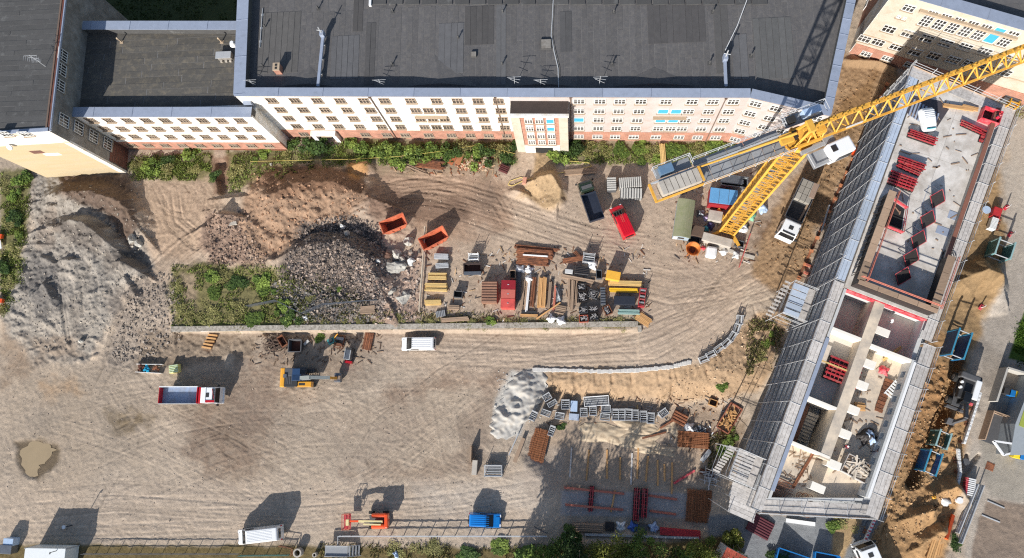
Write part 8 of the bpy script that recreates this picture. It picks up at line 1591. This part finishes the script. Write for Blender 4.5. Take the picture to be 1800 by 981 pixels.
for k, (px, py, r, h, kd, lb) in enumerate(((45, 318, 1.9, 1.8, 'lush', 'bright shrub below the gable at the left edge'), (28, 345, 1.6, 1.2, 'lush', 'second bright shrub down the left edge'), (12, 330, 1.5, .9, 'dry', 'dry shrub at the left edge under the gable'), (35, 385, 1.7, 1.5, 'dark', 'dark shrub halfway down the left edge'), (15, 395, 1.5, 1.0, 'dry', 'dry shrub above the upper orange marker'), (25, 440, 1.8, 1.3, 'dry', 'olive shrub below the upper orange marker'), (12, 470, 1.7, 1.3, 'dark', 'dark shrub at the left edge, middle'), (18, 500, 1.5, 1.0, 'dry', 'dry shrub above the lower orange marker'), (38, 415, 1.1, 1.0, 'lush', 'small bright shrub beside the gravel heap'), (5, 545, 1.2, .8, 'dry', 'dry tuft below the lower orange marker'))): bush(px, py, r, h, kd, lb, group=gw)
for k, (px, py, r, h, kd, lb) in enumerate(((1350, 605, 1.0, .6, 'lush', 'bright shrub on the sandy bank beside the west scaffold'), (1340, 625, .9, .5, 'dry', 'dry shrub on the sandy bank'), (1270, 678, 1.1, .8, 'lush', 'small green shrub above the rust brown skip'), (1285, 775, 1.3, .9, 'lush', 'green weeds right of the silver tube bundle, upper clump'), (1270, 797, 1.3, .9, 'lush', 'green weeds right of the silver tube bundle, lower clump'), (1285, 560, .9, .5, 'dry', 'tuft at the top of the sandy bank') if False else (1390, 553, 1.0, .7, 'lush', 'green tuft under the access tower'), (983, 752, .9, .5, 'dark', 'dark weeds among the racks'), (1480, 915, 1.5, 1.1, 'dry', 'olive shrub south of the scaffold'), (1465, 922, 1.2, 1.0, 'lush', 'green shrub south of the scaffold'), (1780, 185, 2.0, 1.4, 'dry', 'olive shrub in the north east corner'), (1800, 170, 2.0, 1.5, 'dark', 'dark shrub in the north east corner'), (1673, 950, 1.2, .8, 'dark', 'dark shrub below the steel rails'), (1690, 880, .9, .5, 'lush', 'green tuft beside the barrier stack'))): bush(px, py, r, h, kd, lb)
# trees along the bottom edge: trunk, limbs, crowns of many leaves
def tree(px, py, rad, hgt, c0, c1, label, seed, n=3200, tall=1.0, size=.24):
    p = GG(px, py); p.z = gm(p.x, p.y)-.1; rg = np.random.default_rng(seed); t = thing('leafy_tree', label, 'tree', p, rg.uniform(0, 6), 'trees along the bottom edge'); q = B(); q.tube((0, 0, 0), (.1, .1, hgt*.5), .2, 7, .12)
    for k in range(7): a = k*.9+rg.uniform(-.3, .3); q.tube((.05, .05, hgt*(.25+.04*k)), (math.cos(a)*rad*.7, math.sin(a)*rad*.7, hgt*(.6+.05*k)), .08, 5, .03)
    q.obj('trunk', M_plank, t, False); me = leaves('crown', n, rad, hgt*.85, size, c0, c1, seed, 16, .7); link('crown', me, t, (0, 0, hgt*.12)); return t
Y1, Y2 = rgb(70, 78, 30), rgb(136, 138, 56)
for k, (px, py, r, h, c0, c1, lb) in enumerate(((1000, 940, 1.7, 4.2, D1, D2, 'dark slim tree beside the white post'), (1018, 985, 3.0, 6.0, D1, D2, 'dark tree at the bottom edge right of the boundary wall'), (1065, 975, 2.6, 5.2, Y1, Y2, 'yellowish tree at the bottom edge below the brown boards'), (1075, 1000, 3.0, 6.4, Y1, Y2, 'taller yellowish tree behind the first one'), (1118, 968, 2.1, 4.8, G1, G2, 'bright green tree below the blue and white bag'), (1140, 998, 3.0, 6.6, D1, D2, 'dark tree at the bottom edge below the grey crate'), (1185, 985, 2.7, 5.0, G1, G2, 'green tree below the long red box'), (1232, 972, 2.3, 4.6, Y1, Y2, 'light green tree at the right end of the red box'), (1258, 990, 2.6, 5.5, G1, G2, 'green tree above the tiled roof corner'), (1285, 945, 1.5, 4.0, Y1, Y2, 'slender yellowish tree nearest the scaffold corner'), (1000, 1010, 3.2, 7.5, D1, D2, 'tall tree cut by the bottom edge, left one'), (1110, 1030, 3.2, 8.5, D1, D2, 'tall tree cut by the bottom edge, middle one'), (960, 985, 2.0, 3.4, G1, G2, 'low bright tree below the boundary wall'), (1215, 1025, 3.0, 8.0, G1, G2, 'tall tree cut by the bottom edge, right one'), (905, 1065, 3.4, 13.0, D1, D2, 'tall tree below the bottom edge, westernmost'), (990, 1050, 3.4, 12.0, D1, D2, 'tall tree below the bottom edge, second from the west'), (1070, 1055, 3.6, 13.0, D1, D2, 'tall tree below the bottom edge, third from the west'), (1150, 1050, 3.4, 12.0, D1, D2, 'tall tree below the bottom edge, fourth from the west'))): tree(px, py, r, h, c0, c1, lb, 400+k, 5200 if py > 1040 else 3800, size=.42 if py > 1040 else .24)
for px, py, r, h, kd, lb in ((700, 968, 1.6, .6, 'dry', 'olive weeds below the boundary wall, first clump'), (760, 965, 1.8, .6, 'dry', 'olive weeds below the boundary wall, second clump'), (830, 972, 1.7, .9, 'dark', 'dark weeds below the boundary wall'), (880, 966, 1.5, .8, 'lush', 'green weeds below the boundary wall'), (925, 970, 1.8, 1.1, 'lush', 'bright weeds below the right end of the boundary wall'), (1370, 975, 2.0, 1.2, 'dark', 'dark weeds beside the blue skip')): bush(px, py, r, h, kd, lb, group='weeds at the bottom edge')
# grass tufts as ground cover
def tufts(name, polys, n, h, c0, c1, seed):
    rg = np.random.default_rng(seed); V_, F_, C_ = [], [], []
    for poly in polys:
        xs = [p[0] for p in poly]; ys = [p[1] for p in poly]; m = int(n); u = rg.uniform(min(xs), max(xs), m); v = rg.uniform(min(ys), max(ys), m); d = sdf_local(poly, u, v)+rg.normal(0, 5, m)
        nse = vn(u, v, 14, seed)
        for i in np.where((d < 0) & (nse > .38))[0]:
            p = G(float(u[i]), float(v[i]), 0); z = gz(p.x, p.y); p = G(float(u[i]), float(v[i]), z); t_ = rg.random(); c = (np.array(c0)*(1-t_)+np.array(c1)*t_)*rg.uniform(.8, 1.2)
            for k in range(2):
                a = rg.uniform(0, 6.28); w_ = .07; hh = h*rg.uniform(.5, 1.3); dx, dy = math.cos(a), math.sin(a); b0 = len(V_); lx, ly = rg.normal(0, .5*hh, 2)
                V_ += [(p.x-dx*w_, p.y-dy*w_, z), (p.x+dx*w_, p.y+dy*w_, z), (p.x+lx, p.y+ly, z+hh)]; F_.append((b0, b0+1, b0+2)); C_ += [(*c, 1)]*3
    me = bpy.data.meshes.new(name); me.from_pydata(V_, [], F_); a = me.color_attributes.new('Col', 'FLOAT_COLOR', 'POINT'); a.data.foreach_set('color', np.array(C_, np.float32).ravel()); me.materials.append(M_leaf); return stuff(link(name, me))
tufts('weed_cover', [[(225, 280), (372, 270), (372, 318), (240, 318)], [(400, 268), (600, 252), (600, 288), (440, 330), (402, 340)], [(595, 250), (905, 250), (905, 292), (600, 290)], [(975, 250), (1310, 250), (1300, 285), (1000, 290)], [(300, 465), (500, 470), (560, 575), (300, 578)], [(0, 300), (55, 300), (48, 430), (30, 520), (0, 560)]], 5200, .28, O1, G2, 500)
tufts('dry_grass', [[(480, 552), (740, 545), (1125, 562), (1125, 576), (480, 576)], [(560, 955), (1000, 957), (1000, 985), (560, 985)], [(1240, 770), (1300, 740), (1290, 800), (1250, 850)], [(1320, 560), (1385, 560), (1345, 660), (1310, 660)], [(500, 480), (650, 520), (640, 565), (520, 550)]], 2600, .25, O1, O2, 510)
tufts('lawn', [[(1800, 548), (1772, 630), (1850, 650), (1850, 540)]], 9000, .12, rgb(60, 90, 30), rgb(96, 124, 44), 520); tufts('courtyard_grass', [[(150, -60), (430, -60), (430, 50), (150, 50)]], 3000, .3, D1, D2, 530)
# tiled roof corner at the bottom edge
a = [G(*p, 2.6) for p in ((1278, 962), (1322, 985), (1300, 1030), (1254, 1008))]; c = sum(a, Vector())/4; t = thing('tiled_shed', 'small shed with a red tiled roof cut by the bottom edge', 'shed', (c.x, c.y, -1.8)); B().prism([xy(p) for p in a], -1.8, 2.45).obj('wall', M_gwall, t)
M_tile = mat('red_roof_tile', rgb(176, 84, 64), .8, var=.15, rand=.3); nx_, ny_ = 12, 9; ux, uy = (a[1]-a[0])/nx_, (a[3]-a[0])/ny_; an = math.atan2(ux.y, ux.x); tm = B().box(0, 0, 0, ux.length*.94, uy.length*1.1, .05, 0, 0, R(-6)).mesh('roof_tile', M_tile)
for i in range(nx_):
    for j in range(ny_): p = a[0]+ux*(i+.5)+uy*(j+.5); link('roof_tile', tm, t, (p.x-c.x, p.y-c.y, 4.4-.02*j), (0, 0, an))

# small offcuts, rods and clods left lying about the stores
def litter(name, poly, n, seed, cols, lmax=1.0):
    rg = np.random.default_rng(seed); xs = [p[0] for p in poly]; ys = [p[1] for p in poly]; V_, F_, C_ = [], [], []
    for i in range(n):
        u, v = rg.uniform(min(xs), max(xs)), rg.uniform(min(ys), max(ys))
        if sdf_local(poly, np.array([u]), np.array([v]))[0] > 0: continue
        p = GG(u, v); a = rg.uniform(0, 3.14); q = B().box(p.x, p.y, p.z+.05, rg.uniform(.15, lmax), rg.uniform(.04, .14), rg.uniform(.04, .14), a, rg.uniform(-.06, .06)); b0 = len(V_); V_ += q.v; F_ += [tuple(x+b0 for x in f) for f in q.f]; c = np.array(cols[rg.integers(len(cols))])*rg.uniform(.6, 1.3); C_ += [(*np.clip(c, 0, .8), 1)]*8
    me = bpy.data.meshes.new(name); me.from_pydata(V_, [], F_); a = me.color_attributes.new('Col', 'FLOAT_COLOR', 'POINT'); a.data.foreach_set('color', np.array(C_, np.float32).ravel()); me.materials.append(M_stone); return stuff(link(name, me))
LC = [rgb(190, 160, 124), rgb(120, 84, 62), rgb(90, 88, 88), rgb(206, 200, 192), rgb(150, 120, 96)]
litter('scattered_offcuts', [(740, 440), (1140, 430), (1145, 572), (740, 574)], 420, 700, LC); litter('scattered_offcuts', [(935, 705), (1300, 690), (1290, 790), (1180, 800), (1150, 745), (960, 745)], 300, 701, LC); litter('scattered_offcuts', [(1180, 300), (1350, 300), (1330, 465), (1180, 460)], 160, 702, LC); litter('scattered_offcuts', [(440, 590), (680, 588), (660, 640), (440, 640)], 160, 703, [rgb(110, 90, 76), rgb(150, 128, 108)]); litter('scattered_offcuts', [(680, 270), (900, 278), (880, 310), (690, 305)], 160, 704, [rgb(140, 84, 56), rgb(180, 150, 120)])
def onslab(name, rects, z, n, seed):
    rg = np.random.default_rng(seed); q = B()
    for i in range(n): a0, a1, b0, b1 = rects[rg.integers(len(rects))]; p = L(rg.uniform(a0, a1), rg.uniform(b0, b1)); q.box(p.x, p.y, z+.04, rg.uniform(.1, 1.3), rg.uniform(.03, .16), .06, rg.uniform(0, 3.1))
    return stuff(q.obj(name, M_plank))
onslab('scattered_offcuts', [(1, 20, 1.8, 10.5)], SZ+.01, 60, 710); onslab('scattered_offcuts', [(34, 49, 6.8, 11.0), (48, 52, 2, 6)], FZ_, 110, 711)
